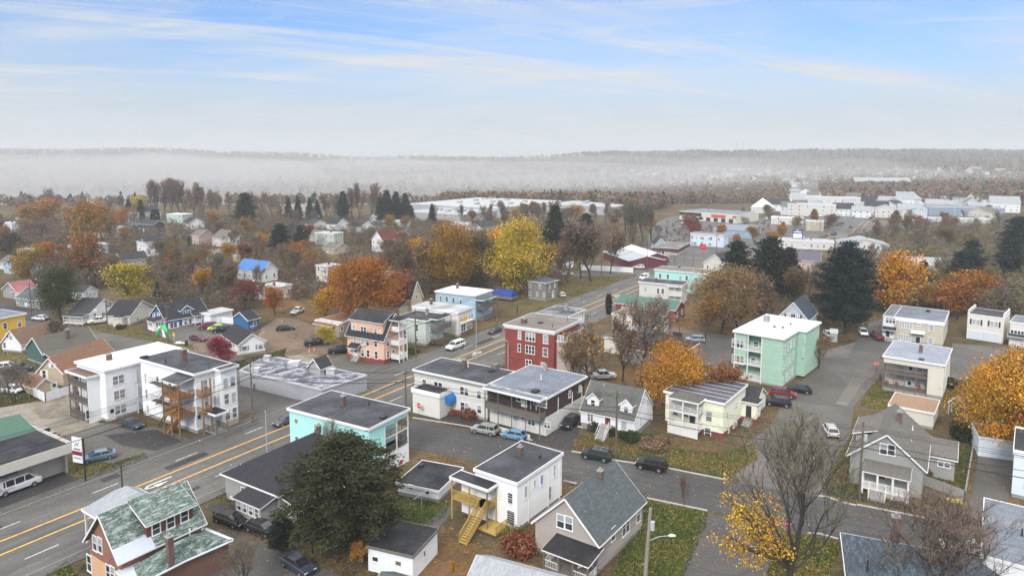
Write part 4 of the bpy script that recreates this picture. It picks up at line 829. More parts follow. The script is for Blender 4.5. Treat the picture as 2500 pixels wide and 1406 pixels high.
# --- 26 white two-storey with yellow stairs
h=House('two_family_house','white two-storey house with dark flat roof and yellow wooden stairs','c',(85,582),left=('b',1912,472),right=(497,308),z=6.4,ov=.2,short='the white house with yellow stairs')
h.body(lap=.3);h.flat(R_DK,ov=.2,th=.35);za=h.z
h.wins('R',[(158,655,.8,1.7),(236,578,.6,.9),(412,470,.7,1.7),(372,665,.8,1.9)]);h.wins('R',[(300,548,.8,1.5,'p')],gm=BLUEB)
for x_ in (182,357,455): t,_=h.onwall(x_,600,'R');h.mbo('downpipe',MB().box(t-.05,-.1,.2,t+.05,0,5.7),TRIM)
h.chim('b',0,za) if 0 else h.chim(*[(2190-2258)/1.,380],za,1.2,.5,metric=(h.lu*.62,h.lv*.62));h.vent(285,360,za,.3,.4)
# lower flat part to the left
zl=5.5;a1,b0=(-0.0,.6)
h.T='b';n0=h.loc(2085,640,zl);l0=h.loc(1720,535,zl);nlu=-n0[0];
h.block(n0[0]+2.3,n0[1]+2.0,0,l0[1]-.1,0.,zl-.3,WHITE,name='wing_wall');h.flat(R_BL,n0[0],n0[1]+.1,-.0,l0[1],zl,.1,.3)
ps=MB()
pa,pb,pc=n0[0]+.1,n0[1]+.3,l0[1]-.2
for y_ in (pb,(pb+pc)*.5,pc): ps.box(pa-.08,y_-.08,0,pa+.08,y_+.08,zl-.3)
for x_ in (pa,): ps.box(x_-.08,pb-.08,0,x_+.08,pb+.08,zl-.3)
ps.box(-.3,pb-.08,0,-.14,pb+.08,zl-.3);h.mbo('posts',ps,WOODY)
h.mbo('balcony_floor',MB().box(pa,pb,2.6,-.02,pb+2.2,2.85).box(pa,pb,2.6,pa+2.3,pc,2.85),WOODY);h.rail([(pa,pc),(pa,pb+1.3)],2.85,1.,WOODY,.14);h.rail([(pa,pb+.1),(pa,pb),(-.1,pb)],2.85,1.,WOODY,.14)
h.mbo('porch_floor',MB().box(pa-.5,pb-1.7,.2,1.2,pb+1.,.4),WOODY);h.rail([(pa-.5,pb-1.7),(1.2,pb-1.7)],.4,1.,WOODY,.14)
st=MB();x0,y0,z0=pa-.0,pb+.7,2.85;n=14
for i in range(n): st.box(x0-.28*(i+1),y0-.5,z0-.2*(i+1)+.1,x0-.28*i,y0+.5,z0-.2*(i+1)+.15)
for e in (-.52,.52):
    st.beam((x0,y0+e,z0-.15),(x0-.28*n,y0+e,.0),.07,.28);st.beam((x0,y0+e,z0+1.),(x0-.28*n,y0+e,1.05),.07,.1)
    for k in range(29): f_=k/28;st.beam((x0-.28*n*f_,y0+e,z0*(1-f_)),(x0-.28*n*f_,y0+e,z0*(1-f_)+1.),.04)
h.mbo('wooden_stairs',st,WOODY);h.wm('L',.9,1.6,1.3,2.,'p',gm=GLASS);h.wm('L',1.,4.1,.9,1.6,'s');h.door('L',0,0,c=n0[0]+2.3,metric=(pb+4.,3.9))
# --- 27 garage white bottom, 28 garage by street
h=House('garage','white outbuilding with black flat roof and rust-stained front, bottom centre','b',(1415,1228),left=(972,1152),right=(1645,980),z=3.,ov=.15,short='the rust-stained outbuilding');h.body(found=0);h.flat(R_BL,ov=.18,trim=WOODG,lip=.0);h.wins('L',[(1080,1252,.9,.7,'p'),(1285,1290,.9,.7,'p')],gm=GLASS);h.wins('R',[(1515,1205,.6,.9,'p')],gm=GLASS)
h=House('garage','low white building with black roof between aqua house and white house','b',(1648,652),left=(1290,545),right=(1868,440),base=(1650,765),ov=.2,short='the low white black-roofed building');h.body();h.flat(R_BL);h.wins('L',[(1395,615,.8,.8,'p'),(1542,655,.8,.8,'p')],gm=GLASS);h.vent(1485,430,h.z,.9,.25)
# --- 30 aqua
h=House('apartment_house','aqua three-storey apartment house with dark flat roof and open side balconies','b',(1020,98),left=('6',315,1235),right=('6',1510,1240),z=8.2,wall=AQUA,short='the aqua apartment house',ov=.25)
po=3.3;pd=2.4;wl=plain('pale_aqua_wall',(.62,.7,.7),.7)
h.block(0,pd,h.lu,h.lv,3,h.z-.3,AQUA,lap=.27);h.block(0,0,po,pd,3,h.z-.3,AQUA,lap=.27);h.block(0,0,h.lu,h.lv,-.1,3,WHITE);h.block(po,0,h.lu,pd,h.z-1.1,h.z-.3,AQUA)
h.mbo('back_wall',MB().box(po,pd-.02,3,h.lu,pd-.005,h.z-1.1),wl)
h.porch('R',po+.1,h.lu-.08,pd,[3.,5.4],ztop=h.z-1.,c=pd,posts=3,roof=None,m=WOODW,postw=.18,rails=False);h.rail([(po+.1,.02),(h.lu-.1,.02),(h.lu-.1,pd)],3.,.9,WOODG,.16);h.rail([(po+.1,.02),(h.lu-.1,.02),(h.lu-.1,pd)],5.4,.9,WOODG,.16)
h.flat(R_DK,ov=.3,th=.35)
h.wins('L',[(378,28,.9,.9,'p'),(383,185,.9,.9,'p'),(552,100,.9,1.8),(697,140,.9,1.8),(845,185,.9,1.8),(553,250,.9,1.5)]);RC=plain('red_curtain',(.4,.04,.05),.6)
h.wins('R',[(1305,415,1.1,1.7)],gm=RC,c=0);h.door('R',1250,480,m=GLASS);h.wins('R',[(1155,150,.8,1.8),(1160,300,.8,1.8)],c=pd,gm=GLASS)
h.T='6';h.chim(852,1205,h.z,1.4,.65);h.pipe(1097,1210,h.z,.7,.09);h.vent(1232,1330,h.z,1.,.25)
# --- 29 grey house behind the pine
h=House('cottage','grey cottage with dark hipped roof and glazed porch beside the big pine','a',(2300,750),z=3.6,wall=GREYS,ang=57.4,lu=11,lv=10,short='the grey hip-roofed cottage')
corner(h,2000,495,3.4,57.4,16.,11.,0,1);h.z=3.5;h.body(found=.8);h.hip(S_CHAR,3.2,ov=.45);h.T='p';h.chim(757,1090,6.2,1.2,.55,metric=(h.lu*.72,h.lv*.5))
h.wm('L',7.2,1.9,.9,1.3);h.wm('L',9.6,.4,.8,.4,'p');h.wm('R',1.8,1.9,1.,1.4);h.block(-2.6,.3,0,5.3,.3,2.7,name='sunroom_wall');h.shed(S_CHAR,-2.6,.3,0,5.3,2.8,3.5,low='a0',name='roof')
for k in range(4): h.wm('L',1.0+k*1.15,1.9,.9,1.3,c=-2.6,gm=GLASS)
h.porch('R',.4,4.6,2.2,[.6],ztop=2.6,m=WOODW,posts=3,roof='shed',rm=S_CHAR,rise=.5)
# --- 31 orange brick house with green roof
h=House('brick_house','brick house with white-flecked green shingle roof and peach ground floor, bottom left','a',(1045,1258),left=(565,1118),right=(1842,893),z=4.9,wall=ORB,ov=.5,short='the green-roofed brick house')
h.block(0,0,h.lu,h.lv,0,2.9,PEA2);h.block(-.02,-.02,h.lu+.02,h.lv+.02,2.9,h.z-.1,ORB,name='upper_wall');h.gable(S_GN,3.6,'u',ov=.5,rake=.45,wall=ORB)
h.wins('L',[(845,1110,1.0,1.8),(893,1130,1.0,1.8)],gm=GLASS);h.wins('L',[(797,1290,1.1,2.),(965,1370,1.0,1.8),(1005,1385,1.,1.8)],gm=GLASS)
d0,d1=3.0,8.2;h.block(d0,.35,d1,3.,h.z,h.z+1.9,ORB if 0 else plain('dark_brick_paint',(.13,.05,.04)),name='dormer_wall');h.shed(S_GN,d0,.2,d1,h.lv*.5,h.z+1.95,h.z+3.65,low='b0',name='roof',ov=.3)
for k in range(3): h.wm('R',d0+1.+k*1.6,h.z+1.,1.,1.4,c=.35,gm=GLASS)
h.mbo('metal_flashing',MB().box(-.5,-.45,h.z-.32,3.2,1.0,h.z-.3) if 0 else MB().add([(-.45,-.5,h.z-.28),(3.3,-.5,h.z-.28),(3.3,.7,h.z+.72),(-.45,.7,h.z+.72)],[(0,1,2,3)]) or MB(),STEEL) if 0 else None
mbf=MB();sl=3.6/(h.lv/2);mbf.face([(-.47,-.55,h.z-.55*sl+.02),(3.4,-.55,h.z-.55*sl+.02),(3.4,.6,h.z+.6*sl+.02),(-.47,.6,h.z+.6*sl+.02)]);h.mbo('roof_flashing',mbf,plain('sheet_metal',(.5,.54,.6),.4,.1))
# lower rear wing with hexagonal roof
poly=[(h.loc(1080,1330,3)[0],-.05),h.loc(1330,1420,3),h.loc(1640,1262,3),h.loc(2030,1092,3),h.loc(1805,1000,3)]
h.mbo('wing_wall',MB().prism(poly,0,3.0),plain('wing_brown',(.17,.09,.07),.85));cx_,cy_=sum(p[0] for p in poly)/5,sum(p[1] for p in poly)/5;rf=MB();zr=4.4
pp=[(cx_+(x-cx_)*1.08,cy_+(y-cy_)*1.1) for x,y in poly]
for i in range(5): rf.face([(*pp[i],2.95),(*pp[(i+1)%5],2.95),(cx_+(pp[(i+1)%5][0]-cx_)*.2,cy_+(pp[(i+1)%5][1]-cy_)*.2,zr),(cx_+(pp[i][0]-cx_)*.2,cy_+(pp[i][1]-cy_)*.2,zr)])
rf.face([(cx_+(x-cx_)*.2,cy_+(y-cy_)*.2,zr) for x,y in pp]);rf.face([(*p,2.93) for p in pp]);h.mbo('wing_roof',rf,S_GN)
t_=MB()
for i in range(5): t_.beam((*pp[i],2.97),(*pp[(i+1)%5],2.97),.5,.08)
h.mbo('roof_edge',t_,plain('sheet_metal',(.5,.54,.6),.4,.1));h.chim(0,0,3.9,2.3,.6,metric=h.loc(1515,1265,3.6));_p=h.loc(1690,1075,3.4);mb=MB().tube([(*_p,3.3),(*_p,4.6)],.1,8);h.mbo('vent_pipe',mb,TRIM)
h.shed(plain('sheet_metal',(.5,.54,.6),.4),-.2,-3.,1.6,-.05,2.7,3.4,low='b0')
# grey porch roof on the street side
qa,qb=h.loc(735,812,4.2);qa=max(qa,-1.);print('HIP',qa,qb,h.lu,h.lv) if DEBUG else None
h.hip(S_LG,2.1,qa,h.lv-.1,qa+6.5,max(qb,h.lv+3.5),z=4.2,ov=.1,frac=.8)
for px_ in (qa+.1,qa+6.3): h.mbo('post',MB().box(px_,max(qb,h.lv+3.5)-.3,0,px_+.2,max(qb,h.lv+3.5)-.1,4.1),WOODW)
h.mbo('post',MB().box(qa+.1,h.lv+1.2,0,qa+.3,h.lv+1.4,4.1),WOODW)
# --- bottom shed roofs
h=House('garden_shed','shed with pale grey shingled gable roof at the bottom edge, near stairs','c',(0,1195),z=2.6,wall=TAUPE,ang=65,lu=6,lv=5,short='the pale grey shed roof');corner(h,-70,1200,2.9,65,7.5,8.,1 if 0 else 1,1);g=G(*q('c',(60,1420)),2.6);place(h,g[0]+.6,g[1]-1.,65,6.5,9.5);h.z=2.6;h.body(found=0);h.gable(S_LG,1.9,'v',ov=.3)
h=House('garden_shed','small grey-roofed shed at the bottom edge below the white outbuilding','b',(1360,1420),z=2.2,wall=WHITE,ang=65,lu=3,lv=3);g=G(*q('b',(1350,1440)),2.2);place(h,g[0],g[1]-1.5,65,4.5,5.);h.z=2.1;h.body(found=0);h.gable(S_SLT,1.3,'v',ov=.25)
# --- 32 showroom left with green roof
h=House('showroom','low showroom with white fascia canopy and dark flat roof at the left edge','a',(585,270),left=(0,400),z=4.2,wall=BEIGEW,ang=57.4,lu=10,lv=10,short='the white-fascia showroom')
g=np.array(G(*q('a',(580,470)),0));U2=np.array(U);V2=np.array(N_);c0=g-U2*28+V2*0;place(h,c0[0]+(U2*14+V2*6.5)[0],c0[1]+(U2*14+V2*6.5)[1],57.4,28,13);h.z=4.2
h.block(0,0,h.lu,h.lv,0,4.,BEIGEW);h.flat(R_BL,ov=.2,z=4.3,b0=-2.2,lip=.5,th=.9,trim=plain('ribbed_fascia',(.6,.57,.51),.6));h.block(h.lu-.3,-.9,h.lu,0,0,3.4,BEIGEW,name='pier')
mbg=MB()
for k in range(9): mbg.box(1+k*2.35,-.08,.3,1+k*2.35+2.15,0,3.3)
h.mbo('shop_window',mbg,GLASS);h.mbo('window_bars',MB().box(.9,-.12,3.3,22,0,3.45).box(.9,-.12,.1,22,0,.3),DARK)
h=House('workshop','workshop with a green metal gable roof behind the showroom','a',(300,150),z=4.4,ang=57.4,lu=12,lv=12,wall=BEIGEW,short='the green metal roof');g=np.array(G(*q('a',(330,175)),4.));g=np.array(G(*q('a',(305,152)),3.8));cc=g-U2*9+V2*5.5;place(h,cc[0],cc[1],57.4,18,11);h.z=4.2;h.body(found=0);h.gable(plain('green_metal',(.05,.125,.088),.5,.1),2.2,'v',ov=.5) if 0 else h.gable(plain('green_metal',(.05,.125,.088),.5,.1),1.6,'u',ov=.5)
# --- flat low black shingle-patched roof (T6) with hut
h=House('flat_shop','long low shop with patched black flat roof and white front wall','6',(640,1082),z=3.4,ang=57.4,lu=10,lv=10,ov=.0,wall=plain('grey_white_wall',(.34,.35,.38),.8),short='the patched black flat roof')
c1=np.array(G(*q('6',(645,1062)),3.0));c2=np.array(G(*q('6',(1075,925)),3.));c3=np.array(G(*q('5',(2285,880)),3.));c4=np.array(G(*q('6',(230,752)),3.));c5=np.array(G(*q('6',(60,770)),3.))
h.o.location=(*c1,0);h.o.rotation_euler=(0,0,0);ps_=[tuple(p-c1) for p in (c1,c2,c4,c5,c3)];h.mbo('wall',MB().prism(ps_,0,2.9),h.wall)
RP,nt,b=newmat('patched_roof');_v=coord(nt,scale=(1,1.8,1));_k=ramp(nt,noise(nt,_v,.42,6,.75),[(.47,0),(.53,1)]);lk(nt,mix(nt,ramp(nt,noise(nt,_v,2.2,4,.7),[(.45,0),(.6,.6)]),mix(nt,_k,(.045,.045,.055),(.34,.35,.42)),(.1,.1,.115)),b.inputs['Base Color']);b.inputs['Roughness'].default_value=.6;mb=MB().prism([(x*.985+.1,y*.985+.2) for x,y in ps_],2.9,3.02);h.mbo('roof',mb,RP);t_=MB()
for i in range(5): t_.beam((*ps_[i],3.0),(*ps_[(i+1)%5],3.0),.35,.3)
h.mbo('parapet',t_,plain('parapet_grey',(.42,.43,.46),.7));h.c=np.mean([c1,c2,c3,c4],0)
for k,(x_,y_,w_) in enumerate(((385,835,2.2),(735,905,1.6),(28,895,1.),(128,778,1.3))):
    gx=np.array(G(*q('6',(x_,y_)),3.))-c1;h.mbo('roof_unit',MB().box(gx[0]-w_/2,gx[1]-w_/2,3,gx[0]+w_/2,gx[1]+w_/2,3.9).box(gx[0]-w_/2-.06,gx[1]-w_/2-.06,3.9,gx[0]+w_/2+.06,gx[1]+w_/2+.06,4.),plain('unit_grey',(.5,.5,.52),.5))
h=House('entry_hut','small grey gabled entry hut on the corner of the patched flat roof','6',(632,940),left=(512,985),zc=((640,945),(640,1062)),z=3.9,lu=3.,ov=.2,ang=57.4,lv=3.,wall=plain('hut_grey',(.36,.35,.34),.8));h.z=3.5;g=np.array(G(*q('6',(632,1062)),0));place(h,*(g+h.u*1.4+h.v*1.4),57.4,2.8,3.2);h.z=4.6;h.body(found=0);h.gable(S_DK,1.6,'u',ov=.3);h.door('R',665,1000,metric=(1.2,2.9))
# ---------------------------------------------------------------- houses of the middle distance
def autowin(h,c0=0,rows=None,sp=2.6,w=.95,ht=1.5,door=True,faces='LR',shut=None):
    nf=rows or max(1,int((h.z-.4)/2.75))
    for face in faces:
        Lw=h.lv if face=='L' else h.lu
        n=max(1,int(Lw/sp))
        for k in range(nf):
            for i in range(n):
                if rnd.random()<.12: continue
                t=Lw*(i+.5)/n+rnd.uniform(-.2,.2)
                if k==0 and door and i==n//2 and face=='L': h.door('L',0,0,metric=(t,1.45));continue
                h.wm(face,t,1.9+k*2.75,w,ht,'s',shut=shut)
def ngon(name,label,T,near,left=None,right=None,base=None,**k):
    return House(name,label,T,near,left,right,base=base,**k)
def mid(name,label,x,y,lu,lv,z,roof,rm,wall,rise=2.4,ang=58,short=None,win=True,group=None,sp=2.7,ch=True,cat=None,rows=None,ov=.35):
    h=House(name,label,'p',(x,y),z=0,ang=ang,lu=lu,lv=lv,ov=0,wall=wall,short=short,group=group,cat=cat);h.z=z;h.ov=ov
    gz=float(hgt(*h.N))
    h.o.location=(h.N[0],h.N[1],gz);h.body(found=0)
    if roof=='flat': h.flat(rm,ov=.2)
    elif roof=='hip': h.hip(rm,rise)
    else: h.gable(rm,rise,roof)
    if win: autowin(h,sp=sp,rows=rows)
    if ch: h.chim(0,0,z+(.1 if roof=='flat' else rise*.7),1.,.6,metric=(lu*.5,lv*.4),cap=False)
    return h
DKW=siding('charcoal_siding',(.055,.06,.075));PINKW=siding('pink_siding',(.5,.36,.33));MINT2=siding('pale_mint_siding',(.45,.6,.53));GRNP=siding('pale_green_wall',(.48,.52,.38));WARM=siding('warm_white_siding',(.62,.6,.57));BLUEM=plain('blue_tarp',(.05,.16,.42),.5,.12);REDM=plain('red_metal',(.25,.085,.09),.5,.12)
# --- left row along the cross street
h=House('gabled_house','white gabled house with dark roof, shuttered gable windows and open corner porch','5',(850,330),left=(720,316),right=(1140,250),base=(880,432),short='the white shuttered gable house',lv=6.5)
h.body();h.gable(S_DK,3.,'v');h.wins('R',[(1030,252,1.1,1.3),(1000,342,1.1,1.3)],shut=DARK);h.porch('L',.2,h.lv-.2,2.2,[.5],ztop=2.4,roof='shed',rm=S_DK,rise=.5,posts=4)
h.door('R',905,360)
h=House('gabled_house','pale cream gabled house with charcoal roof and skylight beside the blue house','5',(1240,352),left=(1070,322),right=(1480,262),base=(1247,450),wall=CRM2,short='the pale cream gabled house')
h.body();h.gable(S_CHAR,3.,'v');h.wins('R',[(1390,285,.8,1.),(1312,382,.9,1.6)]);h.wins('L',[(1130,385,1.,1.3)]);h.block(-1.6,1.2,0,3.8,0,2.6,name='entry_wall');h.hip(S_CHAR,.7,-1.6,1.2,0,3.8,z=2.6,ov=.2)
h=House('gabled_house','deep blue house with white trim, black roof and central dormer','5',(1575,398),left=(1395,350),right=(1995,325),base=(1600,490),wall=NAVY,ov=.3,short='the deep blue house')
h.body();h.gable(S_CHAR,3.6,'u',ov=.35);h.wins('L',[(1467,345,.9,1.3),(1512,350,.9,1.3)],shut=TRIM)
h.wins('R',[(1655,445,2.,1.5,'d'),(1770,415,.9,1.5),(1815,408,.9,1.5)],shut=TRIM)
t=h.onwall(1780,345,'R',1.)[0];h.dormer(t,.8,3.4,3.,h.z+.2,1.5,1.3,'R',S_CHAR,wk='t',ww=2.2,wh=1.1)
h.porch('R',h.lu*.62,h.lu*.78,1.6,[.8],ztop=2.7,roof='shed',rm=S_CHAR,rise=.4,posts=2);h.door('R',0,0,metric=(h.lu*.7,1.75));h.block(h.lu*.8,-1.2,h.lu,0,0,2.6,name='bay_wall');h.shed(S_CHAR,h.lu*.8,-1.2,h.lu,0,2.7,3.1);h.wm('R',h.lu*.9,1.7,2.,1.1,'t',c=-1.2)
h.block(-3.,.4,0,4.2,0,2.4,TRIM,name='porch_wall');h.shed(S_CHAR,-3.,.4,0,4.2,2.5,3.1,low='a0');h.wm('L',2.3,1.6,2.8,1.2,'q',c=-3.);h.wm('R',-1.5,1.6,2.,1.2,'t',c=.4)
h=House('ranch_house','white single-storey house with dark gable roof beside the crimson tree','5',(2262,628),left=(2108,525),right=('6',152,600),base=(2275,750),short='the white single-storey house')
h.body();h.gable(S_CHAR,2.1,'v',ov=.35);h.wins('R',[(2330,665,1.3,1.1),(2480,645,1.3,1.1),('6',65,645,1.3,1.1)],shut=plain('grey_shutter',(.3,.32,.34)));h.chim(2400,495,h.z+1.4,.8,.5)
h=House('gabled_house','dark green house with mossy grey-brown roof and railed side porch','5',(405,716),left=(208,660),right=(945,602),base=(402,838),wall=DGREEN,ov=.3,short='the dark green house')
h.body();h.gable(shingle('mossy_shingle',(.11,.105,.085),(.18,.17,.14)),3.,'u');h.wins('R',[(808,668,1.2,1.6)]);h.chim(645,530,h.z+2.6,1.,.6)
h.block(3.,-1.,9.5 if 0 else 5.,0,0,h.z-.4) if 0 else None
h.porch('R',.2,7.5,2.4,[.6],ztop=2.5,roof='shed',rm=MATS['mossy_shingle'],rise=.5,posts=5,rails=True,m=WOODB,postw=.14)
h=House('gabled_house','white gabled house with brown roof, left of the dark green house','5',(200,622),left=(18,598),right=(560,522),base=(205,715),short='the white brown-roofed house')
h.body();h.gable(S_BR,3.,'u');h.wins('L',[(70,545,.9,1.1),(103,560,.9,1.1),(45,635,.9,1.4)])
h=House('house','bright yellow two-storey house with grey roof at the left edge','5',(-70,392),left=(-300,352),right=(270,332),z=6.,wall=YELW,short='the bright yellow house');h.body();h.hip(S_DK,2.) if 0 else h.flat(R_GR,ov=.3);h.wins('R',[(48,452,1.,1.6),(186,430,1.,1.6)])
h=House('gabled_house','long tan house with red-brown gable roof behind the white apartments','5',(600,895),left=(393,862),right=(1105,690),base=(620,1050),wall=TANW,ov=.25,short='the long tan house')
h.body();h.gable(S_RB,2.9,'u');h.wins('L',[(500,828,.8,.9),(422,910,.9,1.7)],shut=TRIM)
h=House('garage','small tan garage with red-brown gable roof and white side door','5',(322,1045),left=(172,985),right=(552,992),base=(325,1130),wall=TANW,ov=.2,short='the small tan garage');h.body(found=0);h.gable(S_RB,1.5,'v');h.door('R',518,1040)
h=House('ranch_house','low grey-blue house with red metal roof in the far upper left','5',(150,112),right=(386,82),z=3.,lv=7,wall=GREYS,ang=66,short='the red metal roof house');h.body();h.gable(REDM,2.3,'u');h.wins('R',[(195,125,1.1,1.3),(330,110,1.1,1.3)]);h.block(-.5,-3.,3.5,0,0,2.8,WARM,name='wing_wall');h.gable(REDM,1.4,'v',-.5,-3.,3.5,1.5,z=2.8)
h=House('ranch_house','small dark grey house with white porch windows next to the green tree','5',(372,205),left=(205,165),z=2.9,lu=8,ang=68,wall=GREYS,short='the dark grey porch house');h.body();h.gable(S_SLT,1.9,'v');autowin(h,sp=1.6,rows=1)
h=House('garage','white gabled two-car garage behind the white shuttered house','5',(795,128),right=(942,100),z=2.7,lv=6,wall=WHITE,short='the white gabled garage');h.body(found=0);h.gable(S_DK,1.6,'v');h.garage('R',870,130,4.,2.1)
h=House('house','blue outbuilding with white trim behind the parked cars of the blue house','5',(2365,395),right=(2480,365),z=3.,lv=6,wall=NAVY,ang=60,short='the blue outbuilding');h.body(found=0);h.gable(S_CHAR,1.8,'u');h.wins('R',[(2430,430,1.2,1.2)])
h=House('garage','white shed-roofed carport beside the deep blue house','5',(2005,345),right=(2120,330),z=3.,lv=5,lu=7,ang=60,short='the white carport');h.body(found=0);h.flat(R_SN2);
# --- T3 group around the far end of the road
h=House('apartment_house','weathered grey shingled house with white windows and greenish hipped roof','7',(365,45),left=(162,28),right=(487,12),base=(365,218),wall=plain('weathered_shingle',(.2,.19,.175),.9,.2),short='the weathered grey house')
h.body();h.hip(S_SLT,1.6,ov=.3);h.wins('L',[(210,65,.8,1.4),(305,75,.8,1.4),(210,142,.8,1.4),(280,148,.8,1.4),(345,156,.8,1.4)],gm=GLASS);h.wins('R',[(400,75,.8,1.4),(447,62,.8,1.4)],gm=GLASS);h.door('R',430,150)
h=House('warehouse','long maroon building with low grey and white ridged roof by a white fence','3',(1150,1160),left=(905,1068),right=(1390,1112),base=(1150,1238),wall=BURG,short='the maroon building')
h.body(found=0);h.gable(plain('pale_ridged_roof',(.36,.38,.4),.5,.15),1.8,'v');h.block(h.lu*.55,h.lv*.1,h.lu+3,h.lv,0,h.z+.9,BURG);h.gable(R_WH,1.6,'v',h.lu*.55,h.lv*.1,h.lu+3,h.lv,z=h.z+1)
h=House('shop_building','single-storey shop with dark fascia and flat roof beside a parking lot','3',(1632,1050),left=(1410,1018),right=(1740,992),base=(1625,1112),wall=plain('tan_front',(.45,.36,.32)),short='the dark-fascia shop');h.body(found=0,z=h.z-1.2);h.block(-.2,-.2,h.lu+.2,h.lv+.2,h.z-1.4,h.z+.1,plain('dark_fascia',(.06,.05,.055)),name='fascia');h.flat(R_TAN,ov=0,z=h.z+.15,th=.1);h.door('L',1480,1080,m=DARK);h.wm('R',3,1.7,1.6,1.6,'p');h.wm('R',6,1.7,1.6,1.6,'p')
h=House('house','narrow blue-grey gabled house left of the dark-fascia shop','3',(1400,1000),left=(1345,975),right=(1470,980),base=(1400,1062),wall=siding('cool_blue_siding',(.35,.42,.52)),short='the narrow blue gabled house',lv=7);h.body();h.gable(S_DK,2.8,'v');autowin(h)
h=House('apartment_house','pale blue-white two-storey block with flat roof near the red sign','3',(2065,915),left=(1735,895),right=(2125,900),base=(2070,1042),wall=CLOTH,short='the pale blue-white block');h.body();h.flat(R_TAN,ov=.3);h.wins('L',[(1757,935),(1800,940),(1845,943),(1862,943),(1922,948),(1940,948),(2012,955),(1757,990),(1785,995,1.6,1.5,'d'),(1850,995),(1925,1000,1.6,1.5,'d')],1.,1.6);h.wins('R',[(2085,1000),(2100,945)])
h=House('warehouse','blue metal warehouse with grey pitched roof behind the blue-white block','3',(2345,870),left=(2005,830),right=(2425,822),base=(2345,950),wall=siding('blue_metal_siding',(.27,.36,.48)),short='the blue warehouse');h.body(found=0);h.gable(plain('grey_metal_roof',(.2,.22,.27)),1.2,'v');autowin(h,sp=7,rows=1)
h=House('strip_mall','low beige strip mall with dark and red sign bands across a wide parking lot','3',(2180,722),left=(1632,685),right=(2280,690),z=6.,wall=plain('mall_beige',(.6,.56,.48)),short='the strip mall');h.body(found=0);h.flat(R_GR,ov=.1);h.mbo('sign_band',MB().box(-.3,h.lv*.6,3.2,0,h.lv,5.6),DARK);h.mbo('sign_band',MB().box(-.3,h.lv*.18,3.3,-.02,h.lv*.42,5.2),plain('mall_red',(.55,.08,.06)));h.mbo('sign_band',MB().box(-.3,0,3.6,-.02,h.lv*.06,5.),MATS['mall_red'])
mb=MB()
for k in range(7): mb.box(-.1,h.lv*(.05+.13*k),.2,0,h.lv*(.12+.13*k),2.8)
h.mbo('shop_window',mb,GLASS)
h=House('apartment_house','long aqua two-storey house with dark flat roof behind the pale cream one','3',(1905,1285),left=(1390,1240),right=(2010,1250),z=7.2,wall=AQUA,short='the far aqua house');h.body();h.flat(R_TAN,ov=.3);h.wins('L',[(1452,1305),(1525,1312),(1645,1325),(1797,1345),(1705,1325)],1.,1.7);h.chim(1635,1225,h.z,.8,.6)
h=House('apartment_house','pale cream two-storey house with dark flat roof and two-level corner porch','7',(1668,66),left=(1243,30),right=(1785,32),base=(1690,262),wall=WARM,short='the pale cream corner-porch house');h.body();h.flat(R_DK,ov=.35);h.wins('L',[(1313,105),(1432,118),(1477,122),(1470,205)],.95,1.7);h.chim(1415,25,h.z,.9,.6)
t,_=h.onwall(1540,150,'L');h.porch('L',-.2,t,1.6,[.4,3.3],ztop=h.z-.5,posts=3,roof='flat',m=WOODW,solid=False)
h=House('brick_building','low dark brick building with long green metal roof beside the road','7',(1600,300),left=(1045,215),z=3.6,lu=8,ang=57,wall=BRICK,ov=.3,short='the green-roofed brick building');h.body(found=0);h.gable(plain('green_roof_metal',(.06,.13,.105),.5),1.8,'v');autowin(h,rows=1,sp=4)
h=House('apartment_house','white blank-walled building half hidden by bare trees','7',(1365,385),left=(970,340),right=(1540,298),base=(1365,700),wall=OFFW,short='the white blank-walled building',ov=.1);h.body();h.flat(R_TAN,ov=.1);h.block(-6.,1.,0,h.lv-1,0,3.6);h.shed(S_GR,-6.,1,0,h.lv-1,3.5,4.6,low='a0',name='roof')
mid('cottage','low house with dark hipped roof beside the mint green apartments',1650,905,13,13,3.2,'hip',S_CHAR,GREYS,3.,55,short='the dark hip-roofed cottage',ch=False)
mid('house','dark-roofed house tucked left of the tall pines',1772,668,10,9,4,'u',S_DK,WARM,3.4,55,short='the dark-roofed house by the pines')
h=House('gabled_house','pale yellow steep-gabled house with arched attic window behind orange tree','6',(1500,190),left=(1420,175),right=(1618,160),z=5.6,wall=siding('straw_siding',(.55,.48,.33)),lv=9,short='the steep-gabled yellow house');h.body();h.gable(S_CHAR,4.6,'v');h.wins('R',[(1548,165,.9,1.4)],gm=GLASS);h.block(-4,1,0,h.lv,0,3.4);h.shed(S_DK,-4,1,0,h.lv,3.4,5,low='a0',name='roof')
